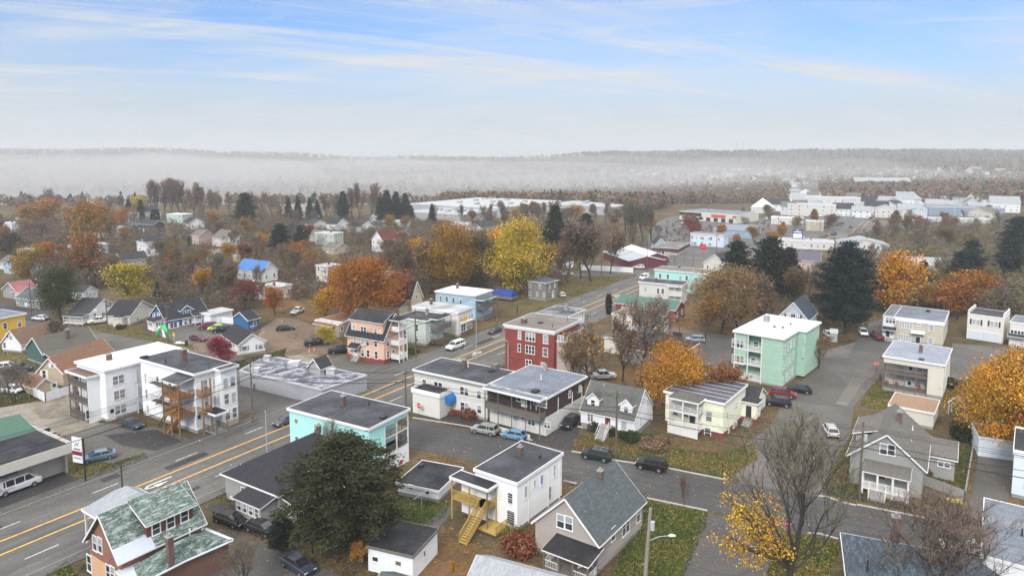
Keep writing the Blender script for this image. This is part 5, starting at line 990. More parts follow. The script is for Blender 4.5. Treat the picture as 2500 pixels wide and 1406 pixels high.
# --- generic middle distance list
L_=[
('apartment_house','long tan two-storey house with grey roof, upper left near orange tree',289,583,8,15,5.6,'v',S_LG,BEIGE,1.4,72,'the long tan two-storey house'),
('house','charcoal two-storey house with white windows on the left hill',376,569,8,13,5.2,'v',S_DK,DKW,2.2,70,'the charcoal house'),
('apartment_house','pale mint flat-roofed two-storey block on the left hill',446,546,9,14,6.2,'flat',R_WH,MINT2,0,70,'the pale mint block'),
('apartment_house','tall white flat-roofed block on the left hill, seen past orange trees',312,556,9,9,9.,'flat',R_SN2,CLOTH,0,70,'the tall white block'),
('barn','grey barn-like gabled building above the charcoal house',356,538,12,10,6,'u',S_DK,WARM,3.5,62,'the grey barn-like building'),
('gabled_house','white gabled house with dark roof right of the pale mint block',461,560,10,8,4,'v',S_CHAR,WHITE,3,50,'the white house right of the mint block'),
('apartment_house','white two-storey house with dark hipped roof and corner balcony, upper left',357,626,12,9,6.6,'hip',S_CHAR,WHITE,2.4,52,'the white hip-roofed house'),
('house','low pale green flat-roofed house, upper left',490,642,12,8,4.4,'flat',R_TAN,GRNP,0,30,'the low pale green house'),
('house','pinkish gabled house above the low pale green one',487,598,8,6,5,'v',S_TP,PINKW,2.6,60,'the pinkish gabled house'),
('gabled_house','cream gabled house with brown roof right of the pinkish one',540,603,10,9,4.6,'v',S_TP,WARM,3.6,50,'the cream gabled house'),
('garage','small tan gabled house above the blue-tarped roof',578,640,8,6,3,'u',S_TP,TANW,2,50,'the small tan gabled house'),
('gabled_house','white house whose roof is covered by a bright blue tarp',640,690,7,14,4.2,'v',BLUEM,WHITE,3.2,58,'the blue-tarped house'),
('warehouse','long pale blue building hidden by trees at the far left',60,638,34,10,4.5,'flat',R_SN2,LBLUE,0,50,'the long pale blue building'),
('house','white flat-roofed house cut by the left edge, upper left',30,570,8,12,6,'flat',R_SN2,CLOTH,0,72,'the white house at the far left edge'),
('gabled_house','pale grey house with dark roof, upper left behind bare trees',55,545,9,9,4,'v',S_DK,WARM,3,60,'the pale grey upper-left house'),
('gabled_house','small light blue house with dark gable roof at the left edge',45,672,9,11,3.4,'u',S_DK,LBLUE,2.4,60,'the small light blue house'),
('gabled_house','cream cottage with dark roof just above the yellow tree',298,655,10,7,3.4,'u',S_DK,TANW,2.6,50,'the cream cottage'),
('gabled_house','white gabled cottage at the left edge under the red metal roof',15,660,7,7,3,'v',S_TP,WARM,2.4,55,None),
('commercial_block','large tan flat building on the ridge before the fog',745,524,14,24,7,'flat',R_TAN,TANW,0,68,'the large tan ridge building'),
('gabled_house','white gabled house at the foot of the tan ridge building',722,535,10,8,3.4,'v',S_DK,WHITE,3,60,'the white house under the ridge building'),
('gabled_house','grey gabled house right of the tan ridge building',772,530,9,9,4.4,'v',S_DK,GREYS,3,60,None),
('gabled_house','low white gabled house, leftmost of the white row on the hill',765,560,12,8,3.2,'v',S_DK,WHITE,2.2,60,'the leftmost white row house'),
('gabled_house','white gabled house with attic window, second in the white row on the hill',822,563,11,9,4,'v',S_CHAR,WHITE,3.2,60,'the second white row house'),
('gabled_house','broad white gabled house with entry porch, third in the white row',880,567,14,10,3.6,'v',S_DK,WHITE,3.2,58,'the third white row house'),
('gabled_house','small white gabled house at the foot of the tall pine clump',925,543,8,8,3,'v',S_LG,WHITE,2.4,60,None),
('gabled_house','white house with dark roof right of the white row, beside orange tree',915,565,9,12,3.2,'u',S_DK,WARM,2.4,58,None),
('apartment_house','pale green-grey two-storey flat house with long balcony below the white row',815,600,8,12,6.2,'flat',R_LG if 0 else R_SN2,PALEG,0,66,'the pale green-grey balcony house'),
('gabled_house','brown-roofed tan house left of the pale balcony house',775,592,9,9,3.4,'v',S_TP,TANW,2.8,55,None),
('gabled_house','tan gabled cottage among bare trees below the balcony house',815,622,9,9,2.6,'v',S_TP,TANW,2.4,50,None),
('gabled_house','tall white house with dark red roof in the middle of the trees',936,617,10,9,6,'u',S_RED,WHITE,4,48,'the dark-red-roofed white house'),
('house','low grey house right of the dark-red roof',985,578,8,9,3.2,'v',S_DK,GREYS,2,62,None),
('house','pale mint house behind the orange tree on the hill',985,555,8,9,4,'flat',R_SN2,MINT2,0,62,None),
('house','long low dark-roofed house before the white warehouse',1095,560,12,12,3,'v',S_DK,WARM,1.8,62,None),
('house','pale grey low house with light roof before the white warehouse',1140,562,8,16,3,'v',S_LG,WARM,1.6,62,None),
('gabled_house','white gabled cottage with long grey roof behind the yellow tree',1175,568,16,9,3,'u',S_DK,WARM,3,58,None),
('house','pale house partly hidden by bare trees, centre left',660,735,9,8,4,'flat',R_SN2,WARM,0,60,None),
('house','small white outbuilding behind the big orange tree',970,700,6,9,3,'v',S_LG,WARM,1.6,58,None),
('house','narrow white two-storey house lost in bare trees, centre',800,690,6,6,6,'flat',R_SN2,WARM,0,58,None),
('gabled_house','purple-grey roofed house with pinkish walls between the pines on the right',2000,665,11,14,4.6,'v',plain('purple_shingle',(.1,.09,.12)),PINKW,3,62,'the purple-roofed house'),
('shop_building','long white flat-roofed shop above the purple-roofed house',2035,612,12,26,4,'flat',R_SN2,WARM,0,66,'the long white flat shop'),
('apartment_house','weathered white gabled block among bare trees on the right',2168,630,14,20,6,'u',S_LG,WARM,2.4,72,'the weathered white block'),
('gabled_house','pale grey house with light roof behind the golden round tree',2300,672,10,16,3.8,'v',S_LG,plain('grey_wall_p',(.4,.4,.42)),2.4,72,'the pale grey house right of the golden tree'),
('apartment_block','beige three-storey block in the hazy town, upper right',2040,530,14,34,9,'flat',R_SN2,WARM,0,66,'the nearer beige town block'),
('apartment_block','long beige three-storey block behind the first, upper right',2100,512,18,44,10,'flat',R_SN2,WARM,0,66,'the longer beige town block'),
('apartment_block','mint green three-storey block in the hazy town, upper right',2135,500,18,40,9,'flat',R_SN2,MINT2,0,66,'the mint town block'),
('gabled_house','tall white gabled house in the hazy town, upper right',2232,508,12,14,8,'v',S_LG,WHITE,6,66,'the tall white town house'),
('house','white flat two-storey house in the hazy town right of the tall white one',2282,517,10,12,7,'flat',R_SN2,WHITE,0,66,None),
('house','white town house at the far right edge before the hills',2490,520,14,20,8,'v',S_LG,WHITE,5,66,None),
('gabled_house','white house with grey roof far right in the haze',2375,497,12,16,6,'v',S_LG,WHITE,5,66,None),
('store','long blue and brick store with flat roof in the town, right',2452,530,22,52,7,'flat',R_GR,siding('store_blue',(.25,.31,.4)),0,78,'the long blue store'),
('store','pale low store in front of the blue store, right',2420,545,8,60,3,'flat',R_SN2,WARM,0,78,None),
('mill_building','long red brick mill with pale roof in the far town',2225,450,34,84,11,'v',S_LG,BRICK,6,76,'the red brick mill'),
('store','small white pyramid-roofed store by the strip mall',1885,522,16,16,5,'hip',R_WH,WARM,7,66,'the pyramid-roofed store'),
('store','white fuel station canopy in the town by the main road',1960,550,12,20,4.5,'flat',R_WH,WARM,0,66,None),
('warehouse','huge pale warehouse with white roof behind the trees, centre',1222,534,95,86,8,'flat',membrane('warehouse_roof',(.5,.51,.52),(.4,.41,.42),.7,.1),plain('warehouse_grey',(.36,.37,.38)),0,58,'the huge white-roofed warehouse'),
('warehouse','lower white warehouse wing behind the spruce, centre',1130,545,60,50,6,'flat',R_SN2,MATS['warehouse_grey'],0,58,None),
('warehouse','grey warehouse with pale roof at the right end of the huge one',1500,527,60,60,7,'flat',R_SN2,MATS['warehouse_grey'],0,58,None),
('house','tan two-storey house in the town right of the strip mall',2010,565,9,10,6,'flat',R_SN2,TANW,0,66,None),
]
for r in L_:
    nm,lab,x,y,lu,lv,z,roof,rm,wall,rise,ang,sh=r
    big=lu*lv>1500
    hh=mid(nm,lab,x,y,lu,lv,z,roof,rm,wall,rise,ang,sh,ch=not big and y>545,sp=2.8 if y>560 else (3.6 if lv<30 else 5),win=not big)
    if 'warehouse' in nm and big:
        for k in range(9): hh.mbo('roof_unit',MB().box(8+k*9%lu,10+(k*23)%(lv-20),z,12+k*9%lu,13+(k*23)%(lv-20),z+1.6),STEEL)
# hazy houses scattered over the far town and hills: too many to name apart
k=0
WHT=[WHITE,WARM,CLOTH,PALEG,CRM2]
far=[(x,y) for x in range(1480,2500,34) for y in (418,432,446,462,478,492,505,518,532)]
rnd.shuffle(far)
fg=[]
for x,y in far[:210]:
    x+=rnd.uniform(-15,15);y+=rnd.uniform(-6,6)
    if x<1800 and y>470: continue
    if x<1700 and y>455: continue
    if y>498 and not(2080<x or 1900<x<2000): continue
    for it in range(1):
        # walk the ray until it meets the terrain
        r=ray(x,y);kk=300.
        while kk<6000 and HC+r[2]*kk>float(hgt(r[0]*kk,r[1]*kk)): kk+=12
        X,Y=r[0]*kk,r[1]*kk
    if Y>3600: continue
    lu,lv=rnd.uniform(9,14),rnd.uniform(10,18) if (rnd.random()<.8 or y>498) else rnd.uniform(28,50)
    h=House('house','pale house in the far hazy town','p',(1250,800),z=0,ang=rnd.choice([60,66,72,20]),lu=lu,lv=lv,ov=0,wall=rnd.choice(WHT),cat='house',group='far houses of the hazy town')
    h.z=rnd.uniform(5,9);h.ov=.4;h.N=np.array((X,Y));h.o.location=(X,Y,float(hgt(X,Y))-.5);h.c=h.N;h.block(0,0,lu,lv,0,h.z)
    if lv>27: h.flat(R_SN2,ov=.3)
    else: h.gable(rnd.choice([S_LG,S_DK,S_TP]),rnd.uniform(2.5,4.5),'v' if rnd.random()<.6 else 'u')
    if y>488: autowin(h,sp=3.4,door=False)
    fg.append(h)
fg.sort(key=lambda h:-h.c[1])
# ---------------------------------------------------------------- trees
LEAF=leafmat('leaves');NEED=leafmat('needles');BARK=plain('bark',(.05,.041,.035),.95,.3,2.);TWIG=objcol('twigs',.95,.1)
rg=np.random.default_rng(5)
def quadmesh(name,cen,size,rg,mat,elong=1.,tint=None,dirs=None,width=None):
    """one small quad per centre, random facing; tint per quad"""
    n=len(cen);a=rg.normal(size=(n,3)) if dirs is None else dirs.copy();a/=np.linalg.norm(a,axis=1)[:,None]+1e-9
    b=rg.normal(size=(n,3));b=np.cross(a,b);b/=np.linalg.norm(b,axis=1)[:,None]+1e-9
    s=(size*rg.uniform(.6,1.3,n))[:,None] if np.isscalar(size) else size[:,None]
    w_=s*.5 if width is None else width
    A=a*s*.5*elong;B=b*w_
    v=np.stack([cen-A-B*.8,cen+A*.3-B,cen+A+B*.3,cen-A*.4+B],1).reshape(-1,3)
    me=bpy.data.meshes.new(name);me.vertices.add(4*n);me.vertices.foreach_set('co',v.ravel());me.loops.add(4*n);me.loops.foreach_set('vertex_index',np.arange(4*n));me.polygons.add(n);me.polygons.foreach_set('loop_start',np.arange(0,4*n,4));me.polygons.foreach_set('loop_total',np.full(n,4))
    me.update(calc_edges=True);me.materials.append(mat)
    if tint is None: tint=rg.uniform(0,1,(n,3))
    at=me.color_attributes.new('tint','FLOAT_COLOR','POINT');c=np.ones((4*n,4),np.float32);c[:,:3]=np.repeat(np.clip(tint,0,1),4,0);at.data.foreach_set('color',c.ravel())
    return me
def skeleton(seed,h=10.,trunk=.22,n1=9,levels=4,up=.55,spread=.5,tr=.2,first=.2,forks=1,kids=(5,4,3)):
    """returns MB of limbs and lists of (point, direction, level)"""
    r=random.Random(seed);mb=MB();tips=[]
    def norm(v): v=np.array(v,float);return v/np.linalg.norm(v)
    def branch(p,d,L,rad,lv):
        n=4 if lv<2 else 3;pts=[p];dd=d
        for i in range(n):
            dd=norm(dd+np.array([r.gauss(0,.16),r.gauss(0,.16),r.gauss(.05*up if lv else 0,.08)+(.1 if lv>0 else 0)]));pts.append(pts[-1]+dd*L/n)
        radii=[max(rad*(1-.72*i/n),.012) for i in range(n+1)];mb.tube(pts,radii,6 if lv==0 else (4 if lv==1 else 3),cap=False)
        if lv>=levels-1:
            for q_ in pts[1:]: tips.append((q_,dd))
            return
        k=n1 if lv==0 else kids[min(lv-1,len(kids)-1)]
        for i in range(k):
            t=(first+(1-first)*(i+r.random()*.6)/k) if lv==0 else r.uniform(.3,1.)
            f=min(t,.999)*n;j=int(f);q_=pts[j]+(pts[j+1]-pts[j])*(f-j)
            az=i*2.4+r.uniform(-.5,.5);el=up+r.uniform(-.25,.25)+(.35*t if lv==0 else 0)
            side=np.array([math.cos(az)*math.cos(el),math.sin(az)*math.cos(el),math.sin(el)])
            nd_=norm(side*(1 if lv==0 else .8)+dd*(.25 if lv==0 else .6))
            ln=(L*spread*(1.15-.55*t)) if lv==0 else L*r.uniform(.45,.65)
            branch(q_,nd_,ln,max(rad*(1-.7*t)*(.55 if lv==0 else .6),.018),lv+1)
    branch(np.zeros(3),np.array([0,0,1.]),h*.88,trunk,0);return mb,tips
def leafy(seed,wid=1.,n=64,per=46,size=.42,h=10.,low=.22,hole=.0,flat=1.):
    """full crown: uneven clumps through an egg-shaped volume"""
    r=np.random.default_rng(seed);mb,tips=skeleton(seed,h=h*.8,levels=3,n1=8,kids=(4,),spread=.5)
    cs=[];tk=[t_[0] for t_ in tips];r.shuffle(tk)
    while len(cs)<n:
        p=r.uniform(-1,1,3);l=np.linalg.norm(p)
        if l>1 or l<.35*r.random(): continue
        ang_=math.atan2(p[1],p[0]);bulge=1+.16*math.sin(3*ang_+seed)+.12*math.sin(5*ang_+p[2]*4+seed*2)
        zf=(p[2]+1)/2;w_=wid*h*.36*bulge*(1-.32*max(0,zf-.45)/.55)*(1 if zf>.2 else .75)
        cs.append((p[0]*w_,p[1]*w_,h*(low+(1-low)*zf*.97)))
    cs=np.array(cs);k_=min(len(tk),int(n*.5));jit=r.normal(size=(k_,3))*h*.03;cs[:k_]=np.array(tk[:k_])*np.array([1.25*wid,1.25*wid,1.12])+jit;cs[:,2]=np.maximum(cs[:,2],h*low);cen=[];tt=[]
    for c in cs:
        k=int(per*r.uniform(.5,1.4));sp_=h*r.uniform(.05,.095);g=r.normal(size=(k,3))*sp_*np.array([1.15,1.15,.7]);cen.append(c+g)
        ct=r.uniform(0,1,3);tt.append(np.clip(ct*.6+r.uniform(-.1,.5,(k,3)),0,1))
    cen=np.concatenate(cen);tt=np.concatenate(tt)
    return mb.mesh('trunk',BARK),quadmesh('crown',cen,size,r,LEAF,tint=tt)
def bare(seed,h=10.,leaf=0,up=.6,spread=.55,dens=5,n1=11,thin=.02,tl=.9,ls=.3):
    """bare crown: limbs plus a haze of real twigs, a few leaves left"""
    r=np.random.default_rng(seed);mb,tips=skeleton(seed,h=h*.8,levels=4,n1=n1,up=up,spread=spread,kids=(5,4),trunk=.2)
    P=np.array([t[0] for t in tips]);D=np.array([t[1] for t in tips])
    cen=np.repeat(P,dens,0);d=np.repeat(D,dens,0)+r.normal(size=(len(cen),3))*.6;d[:,2]+=.25;d/=np.linalg.norm(d,axis=1)[:,None];L_=r.uniform(.4,tl,len(cen));cen=cen+d*L_[:,None]*.5
    tw=quadmesh('branches',cen,L_,r,TWIG,dirs=d,width=thin)
    lf=None
    if leaf:
        idx=r.choice(len(P),leaf//8);c=P[idx];c=np.repeat(c,8,0)+r.normal(size=(len(idx)*8,3))*.35;lf=quadmesh('leaves',c,ls,r,LEAF)
    return mb.mesh('trunk',BARK),tw,lf
def conifer(seed,h=12.,wid=.26,kind='spruce',fn=1.):
    r=np.random.default_rng(seed);cen=[];dr=[];tt=[];mb=MB();mb.tube([(0,0,0),(0.05,0,h*.5),(0,0,h*.98)],[.22,.13,.03],6)
    z=h*(.06 if kind=='spruce' else .16);az=0
    while z<h*.985:
        f=z/h
        if kind=='spruce': R_=h*wid*(1-f)**.85*r.uniform(.8,1.15);nb=9;step=h*.028
        else: R_=h*wid*(math.sin(min(1,(1-f)*1.5)*1.57)**.8)*(.55+.45*min(1,f*3))*r.uniform(.55,1.2);nb=7;step=h*.036
        for b in range(nb):
            az+=2.399+r.uniform(-.3,.3);L_=R_*r.uniform(.75,1.1)+.25;dz=(-.22 if kind=='spruce' else .12)
            d=np.array([math.cos(az),math.sin(az),dz]);tip=np.array([0,0,z])+d*L_
            if L_>1.: mb.tube([(0,0,z),tuple(tip)],[.045,.015],3,False)
            m=max(4,int(L_*(16 if kind=='spruce' else 17)*fn));t=r.uniform(.12,1.0,m)**.75
            p=np.array([0,0,z])+d*(t*L_)[:,None];side=r.normal(size=(m,3))*np.array([1,1,.45])*(.22+.16*(1-t)*L_**.5)[:,None]*(1. if kind=='spruce' else 1.25);cen.append(p+side)
            dd=np.repeat(d[None],m,0)+r.normal(size=(m,3))*.5;dr.append(dd);c0=r.uniform(0,1,3);tt.append(np.clip(c0*.5+r.uniform(0,.5,(m,3)),0,1))
        z+=step
    cen=np.concatenate(cen);me=quadmesh('crown',cen,.5 if fn==1 else .3,r,NEED,tint=np.concatenate(tt),dirs=np.concatenate(dr),elong=1.,width=.11 if fn==1 else .055)
    return mb.mesh('trunk',BARK),me
def column(seed,h=6.,w=.8,n=1800):
    r=np.random.default_rng(seed);z=r.uniform(0,1,n);a=r.uniform(0,6.28,n);rr=w*np.sqrt(r.uniform(.3,1,n))*np.sqrt(np.sin(np.clip((1-z)*.9+.08,0,1)*3.0)+.05);c=np.stack([np.cos(a)*rr,np.sin(a)*rr,.15+z*h],1);mb=MB().tube([(0,0,0),(0,0,h*.9)],[.1,.03],5)
    return mb.mesh('trunk',BARK),quadmesh('crown',c,.26,r,NEED)
def bush(seed,n=3600,w=1.,h=1.2,size=.1,twiggy=False):
    r=np.random.default_rng(seed);k=9;lc=r.uniform(-.6,.6,(k,3))*np.array([w,w,h*.35])+np.array([0,0,h*.45]);lr=r.uniform(.3,.6,k);w_=r.integers(0,k,n);p=r.normal(size=(n,3));p/=np.linalg.norm(p,axis=1)[:,None];p*=(r.uniform(.3,1.1,n)**.6*lr[w_])[:,None];c=lc[w_]+p*np.array([w,w,h*.75]);c[:,2]=np.abs(c[:,2])
    return quadmesh('foliage',c,size,r,LEAF)
PR={'full':[leafy(11,1.,70,80,.3),leafy(12,1.15,80,80,.3),leafy(13,.9,70,80,.3,h=10.,low=.14)],'big':[leafy(21,1.15,190,170,.16,10.,.16),leafy(22,1.05,180,170,.16,10.,.12)],
 'thin':[bare(31,leaf=4200,dens=6,thin=.014,tl=.9,ls=.24),bare(32,leaf=3400,dens=6,thin=.014,spread=.62,ls=.24),bare(33,leaf=5000,dens=6,thin=.014,up=.75,n1=13,ls=.24)],'near':[bare(101,thin=.011,dens=5,n1=13,leaf=0,spread=.66),bare(102,thin=.009,dens=4,spread=.62,leaf=0)],
 'sparse':[bare(41,leaf=1000,dens=6,ls=.2),bare(42,leaf=700,spread=.6,dens=6,ls=.2),bare(43,leaf=1300,up=.7,dens=6,ls=.2)],
 'bare':[bare(51,thin=.014,dens=5),bare(52,up=.75,spread=.5,dens=5,thin=.014),bare(53,spread=.62,n1=13,thin=.014)],
 'upright':[bare(61,up=.95,spread=.6,dens=6),bare(62,up=1.,spread=.55,n1=13)],
 'spruce':[conifer(71),conifer(72,12.,.22)],'pine':[conifer(81,12.,.34,'pine'),conifer(82,12.,.30,'pine')],
 'column':[column(91)],'finepine':[conifer(83,12.,.34,'pine',3.6)]}
HT={k:10. for k in PR};HT.update(spruce=12.,pine=12.,finepine=12.,column=6.)
COL={'bigpine':(.055,.075,.03),'orange':(.38,.14,.02),'deep_orange':(.29,.09,.02),'golden':(.55,.25,.012),'yellow':(.5,.38,.018),'olive':(.19,.16,.05),'brown':(.2,.125,.075),'rust':(.26,.09,.045),'red':(.21,.055,.055),'crimson':(.28,.03,.05),'green':(.06,.08,.03),'dark':(.028,.045,.03),'blue_green':(.035,.06,.05),'tan':(.3,.19,.1),'amber':(.38,.19,.025)}
TW={'grey':(.16,.135,.11),'reddish':(.2,.14,.115),'pale':(.24,.21,.17)}
KW={'full':'leafy','big':'large leafy','thin':'half-bare','sparse':'thinly leaved','bare':'bare','near':'bare','upright':'bare upright','spruce':'spruce','pine':'pine','finepine':'pine','column':'columnar evergreen'}
TREES=[]
def tree(kind,x,yb,yt=None,col='orange',w=1.,h=None,twig='grey',label=None,world=None):
    if world is None: X,Y=G(x,yb);H_=h or zof((x,yt),(x,yb))
    else: X,Y=world;H_=h
    z=float(hgt(X,Y));pr=rnd.choice(PR[kind]);s=H_/HT[kind];cc=COL[col]
    j=lambda c,k=.12: tuple(v*rnd.uniform(1-k,1+k) for v in c)
    ww=s*w*(1 if s<1.3 else .9)
    nm={'spruce':'spruce_tree','pine':'pine_tree','finepine':'pine_tree','column':'cypress_tree'}.get(kind,'tree' if kind not in('bare','upright','near') else 'bare_tree')
    e=mk(nm,None,loc=(X,Y,z-.1),rz=rnd.uniform(0,6.28),scale=(ww,ww,s))
    mk('trunk',pr[0],e)
    if kind in('bare','upright','sparse','near','thin'):
        mk('branches',pr[1],e,color=j(TW[twig]))
        if pr[2] is not None: mk('leaves',pr[2],e,color=j(COL[col]))
    else: mk('crown',pr[1],e,color=j(cc))
    e['category']='tree'
    TREES.append(dict(o=e,kind=kind,col=col,X=X,Y=Y,h=H_,label=label));return e
T=tree
# foreground and named ones
T('finepine',842,1345,1050,'bigpine',1.34,label='big dark green pine spreading in front of the aqua apartment house')
T('thin',868,1400,1325,'golden',.9,label='low golden shrubby tree at the foot of the big pine');T('thin',790,1375,1300,'yellow',.7,label='small yellow-leaved tree under the left side of the big pine')
T('finepine',690,1345,1255,'dark',1.1,label='low dark evergreen beside the parked black cars')
T('near',1925,1455,1045,'golden',1.15,twig='grey',label='large bare maple with golden leaves left on one side, foreground right')
T('near',2330,1530,1235,'rust',1.5,twig='reddish',label='bare spreading tree over the blue-grey hipped roof, foreground right');T('near',2230,1560,1270,'rust',1.3,twig='reddish',label='bare twiggy tree at the bottom right edge, nearest the photo bottom')
T('near',585,1470,1330,'rust',1.1,twig='reddish',label='small bare reddish tree in front of the green-roofed brick house')
T('sparse',1670,1238,1165,'deep_orange',.5,label='thin street sapling with a few orange leaves by the kerb')
T('big',1640,1010,845,'golden',1.,label='bright golden round tree between the white cape and cream house')
T('thin',1755,1000,880,'orange',1.25,label='orange-brown tree just left of the mint green apartments');T('thin',1700,985,880,'amber',1.)
T('sparse',1440,955,805,'golden',1.25,label='half-bare golden tree right of the red brick house');T('sparse',1400,950,830,'amber',1.)
T('sparse',1565,965,735,'amber',1.15,label='tall bare tree with scattered amber leaves behind the cape cottage');T('sparse',1520,930,780,'orange',1.)
T('big',2452,1115,868,'golden',1.02,label='big golden tree cut by the right edge of the photo');T('big',2400,1060,900,'golden',.8,label='smaller golden tree left of the big one at the right edge')
T('sparse',1998,900,822,'orange',1.4,label='small orange street tree at the corner right of the mint apartments')
T('full',2188,785,622,'golden',1.02,label='round golden-orange tree above the tan house');T('full',2335,780,655,'orange',1.1,label='round orange tree between the tan house and garages');T('thin',2270,770,690,'golden',.9)
T('finepine',2062,815,583,'blue_green',1.,label='tallest broad dark pine behind the mint green apartments');T('pine',1798,720,583,'dark',1.05,label='dark pine left of its twin beyond the cream porch house');T('pine',1878,730,572,'dark',1.25,label='broad dark pine, right twin of the pair near the road');T('pine',1925,740,600,'dark',.9)
T('pine',2368,700,582,'blue_green',.9);T('pine',2340,720,610,'blue_green',.8);T('pine',2480,640,525,'dark',1.2);T('pine',2465,700,560,'blue_green',1.)
T('big',1760,815,650,'tan',1.15,label='large tan-orange tree left of the mint green apartments lot');T('thin',1870,800,655,'brown',1.1);T('full',1800,800,690,'orange',.9);T('thin',1950,760,640,'brown',1.);T('thin',1720,830,700,'amber',.9);T('thin',1835,765,670,'orange',1.)
T('big',893,800,628,'orange',1.2,label='largest burnt-orange tree behind the peach apartment house');T('full',792,780,700,'golden',1.,label='golden tree left of the burnt-orange one');T('full',962,770,665,'deep_orange',1.);T('full',840,760,660,'orange',1.)
T('big',1265,722,548,'yellow',1.18,label='big bright yellow tree in the centre of the picture');T('big',1100,722,552,'amber',1.05,label='big amber tree left of the bright yellow one');T('thin',1180,710,560,'olive',1.);T('thin',1035,712,580,'brown',1.);T('thin',1000,705,590,'brown',1.);T('full',1225,690,560,'golden',.9);T('thin',1320,700,590,'amber',1.);T('full',1150,700,580,'amber',.8)
T('thin',1443,688,530,'brown',1.15,label='tall brown half-bare tree on the grass before the maroon building');T('thin',1418,680,560,'deep_orange',.9);T('thin',1490,670,560,'tan',.9);T('thin',1385,690,560,'brown',1.)
T('pine',1355,640,498,'dark',.85);T('pine',1430,600,518,'dark',1.);T('upright',1360,600,500,'brown',1.,twig='grey')
T('big',148,782,662,'green',1.15,label='dense dark green tree on the left near the white shuttered house');T('spruce',385,738,686,'blue_green',.8,label='small blue spruce behind the deep blue house')
T('full',325,740,640,'yellow',1.15,label='broad yellow tree above the blue house row');T('thin',235,705,570,'orange',1.15);T('thin',190,700,600,'orange',1.);T('full',205,605,497,'amber',.95);T('full',250,585,495,'orange',1.);T('thin',275,590,520,'amber',1.);T('thin',15,650,568,'green',1.2);T('full',60,700,600,'amber',.8)
T('full',600,755,680,'red',1.,label='dark red tree right of the deep blue house');T('sparse',640,740,690,'red',1.);T('full',672,770,700,'orange',.95);T('thin',495,735,645,'golden',.9);T('thin',550,730,640,'brown',1.)
T('full',548,895,820,'crimson',1.,label='small crimson tree beside the white single-storey house')
T('full',803,842,795,'yellow',1.3,label='small bright yellow bush-like tree before the low tan building')
T('pine',600,562,468,'dark',1.05);T('pine',685,630,543,'dark',1.1);T('pine',735,620,548,'blue_green',.95);T('spruce',462,612,578,'dark',.9);T('spruce',1055,552,497,'dark',1.)
for x,yt in ((838,465),(945,462),(968,466),(990,470),(1003,500),(930,480)): T('pine',x,548,yt,'dark',.75)
for x,yt in ((860,465),(880,455),(905,455),(925,468),(815,478),(800,476)): T('upright',x,540,yt,'brown',1.,twig='reddish')
for x,yt in ((368,452),(385,445),(402,442),(420,443),(438,443),(455,446),(472,452),(486,462)): T('upright',x,528,yt,'brown',1.15,twig='reddish')
for x,yt in ((515,462),(535,465),(560,468),(620,465),(640,466),(665,475),(690,490),(130,458),(145,475),(120,480)): T('bare',x,530,yt,'brown',1.,twig='reddish')
for x,yt in ((705,482),(728,478),(757,482),(775,490),(315,484),(345,486),(1190,520),(1230,510),(2250,560)): T('spruce',x,538,yt,'dark',1.1)
T('full',330,535,478,'yellow',.9);T('full',75,560,500,'amber',1.2);T('full',105,555,485,'amber',1.2)
for x in (1525,1545,1570,1590): T('upright',x,590,500,'brown',1.15,twig='grey')
T('column',1486,768,718,'dark',1.2,label='narrow dark arborvitae at the corner of the green-roofed building');T('column',1612,755,727,'dark',1.6,label='stubby dark arborvitae in front of the corner-porch house');T('column',1900+278,700,630,'dark',1.4) if 0 else None;T('column',2250,720,640,'dark',1.5,label='tall dark arborvitae left of the pale grey house');T('column',380,560,512,'dark',2.,label='dark columnar evergreen beside the pale mint block')
T('sparse',140,845,780,'brown',1.3,label='small bare tree in the street verge above the dark green house') ;T('bare',35,985,890,'rust',1.4,twig='grey',label='bare tree at the left edge beside the parked white car');T('bare',65,960,900,'rust',1.2,twig='grey');T('bare',655,565+650,1130,'rust',1) if 0 else None
T('near',820,1195,1040,'rust',.6,label='slim bare tree rising in front of the aqua wall')
for a in ((1065,700,600,'amber'),(1130,660,565,'orange'),(1200,650,560,'amber'),(1010,660,585,'golden'),(960,650,580,'brown'),(720,650,590,'orange'),(560,650,595,'amber'),(430,670,610,'orange'),(120,660,590,'orange'),(640,620,570,'golden')): T('full',a[0],a[1],a[2],a[3],1.)
# fill regions: (polygon, count, kinds, colours, heights)
def inside(x,y,p):
    c=False;j=len(p)-1
    for i in range(len(p)):
        if (p[i][1]>y)!=(p[j][1]>y) and x<(p[j][0]-p[i][0])*(y-p[i][1])/(p[j][1]-p[i][1])+p[i][0]: c=not c
        j=i
    return c
def clear(X,Y,m=3.,cor=0):
    for h in ALLH:
        d=np.array((X,Y))-h.N;a=d@h.u;b=d@h.v
        if -m<a<h.lu+m and -m<b<h.lv+m: return False
    if cor:
        for h in ALLH:
            if h.c[1]>700: continue
            D=math.hypot(*h.c);ux,uy=h.c[0]/D,h.c[1]/D;a=(h.c[0]-X)*ux+(h.c[1]-Y)*uy;b=abs(-(X-h.c[0])*uy+(Y-h.c[1])*ux);hw=max(h.lu,h.lv)*.5
            if 0<a<hw+cor and b<hw+1: return False
    s=(X-O_[0])*U[0]+(Y-O_[1])*U[1];t=(X-O_[0])*N_[0]+(Y-O_[1])*N_[1]
    if -150<s<200 and -10<t<14: return False
    if 190<s<620 and abs(t-np.interp(s,[p[0] for p in path],[p[1] for p in path]))<14: return False
    return True
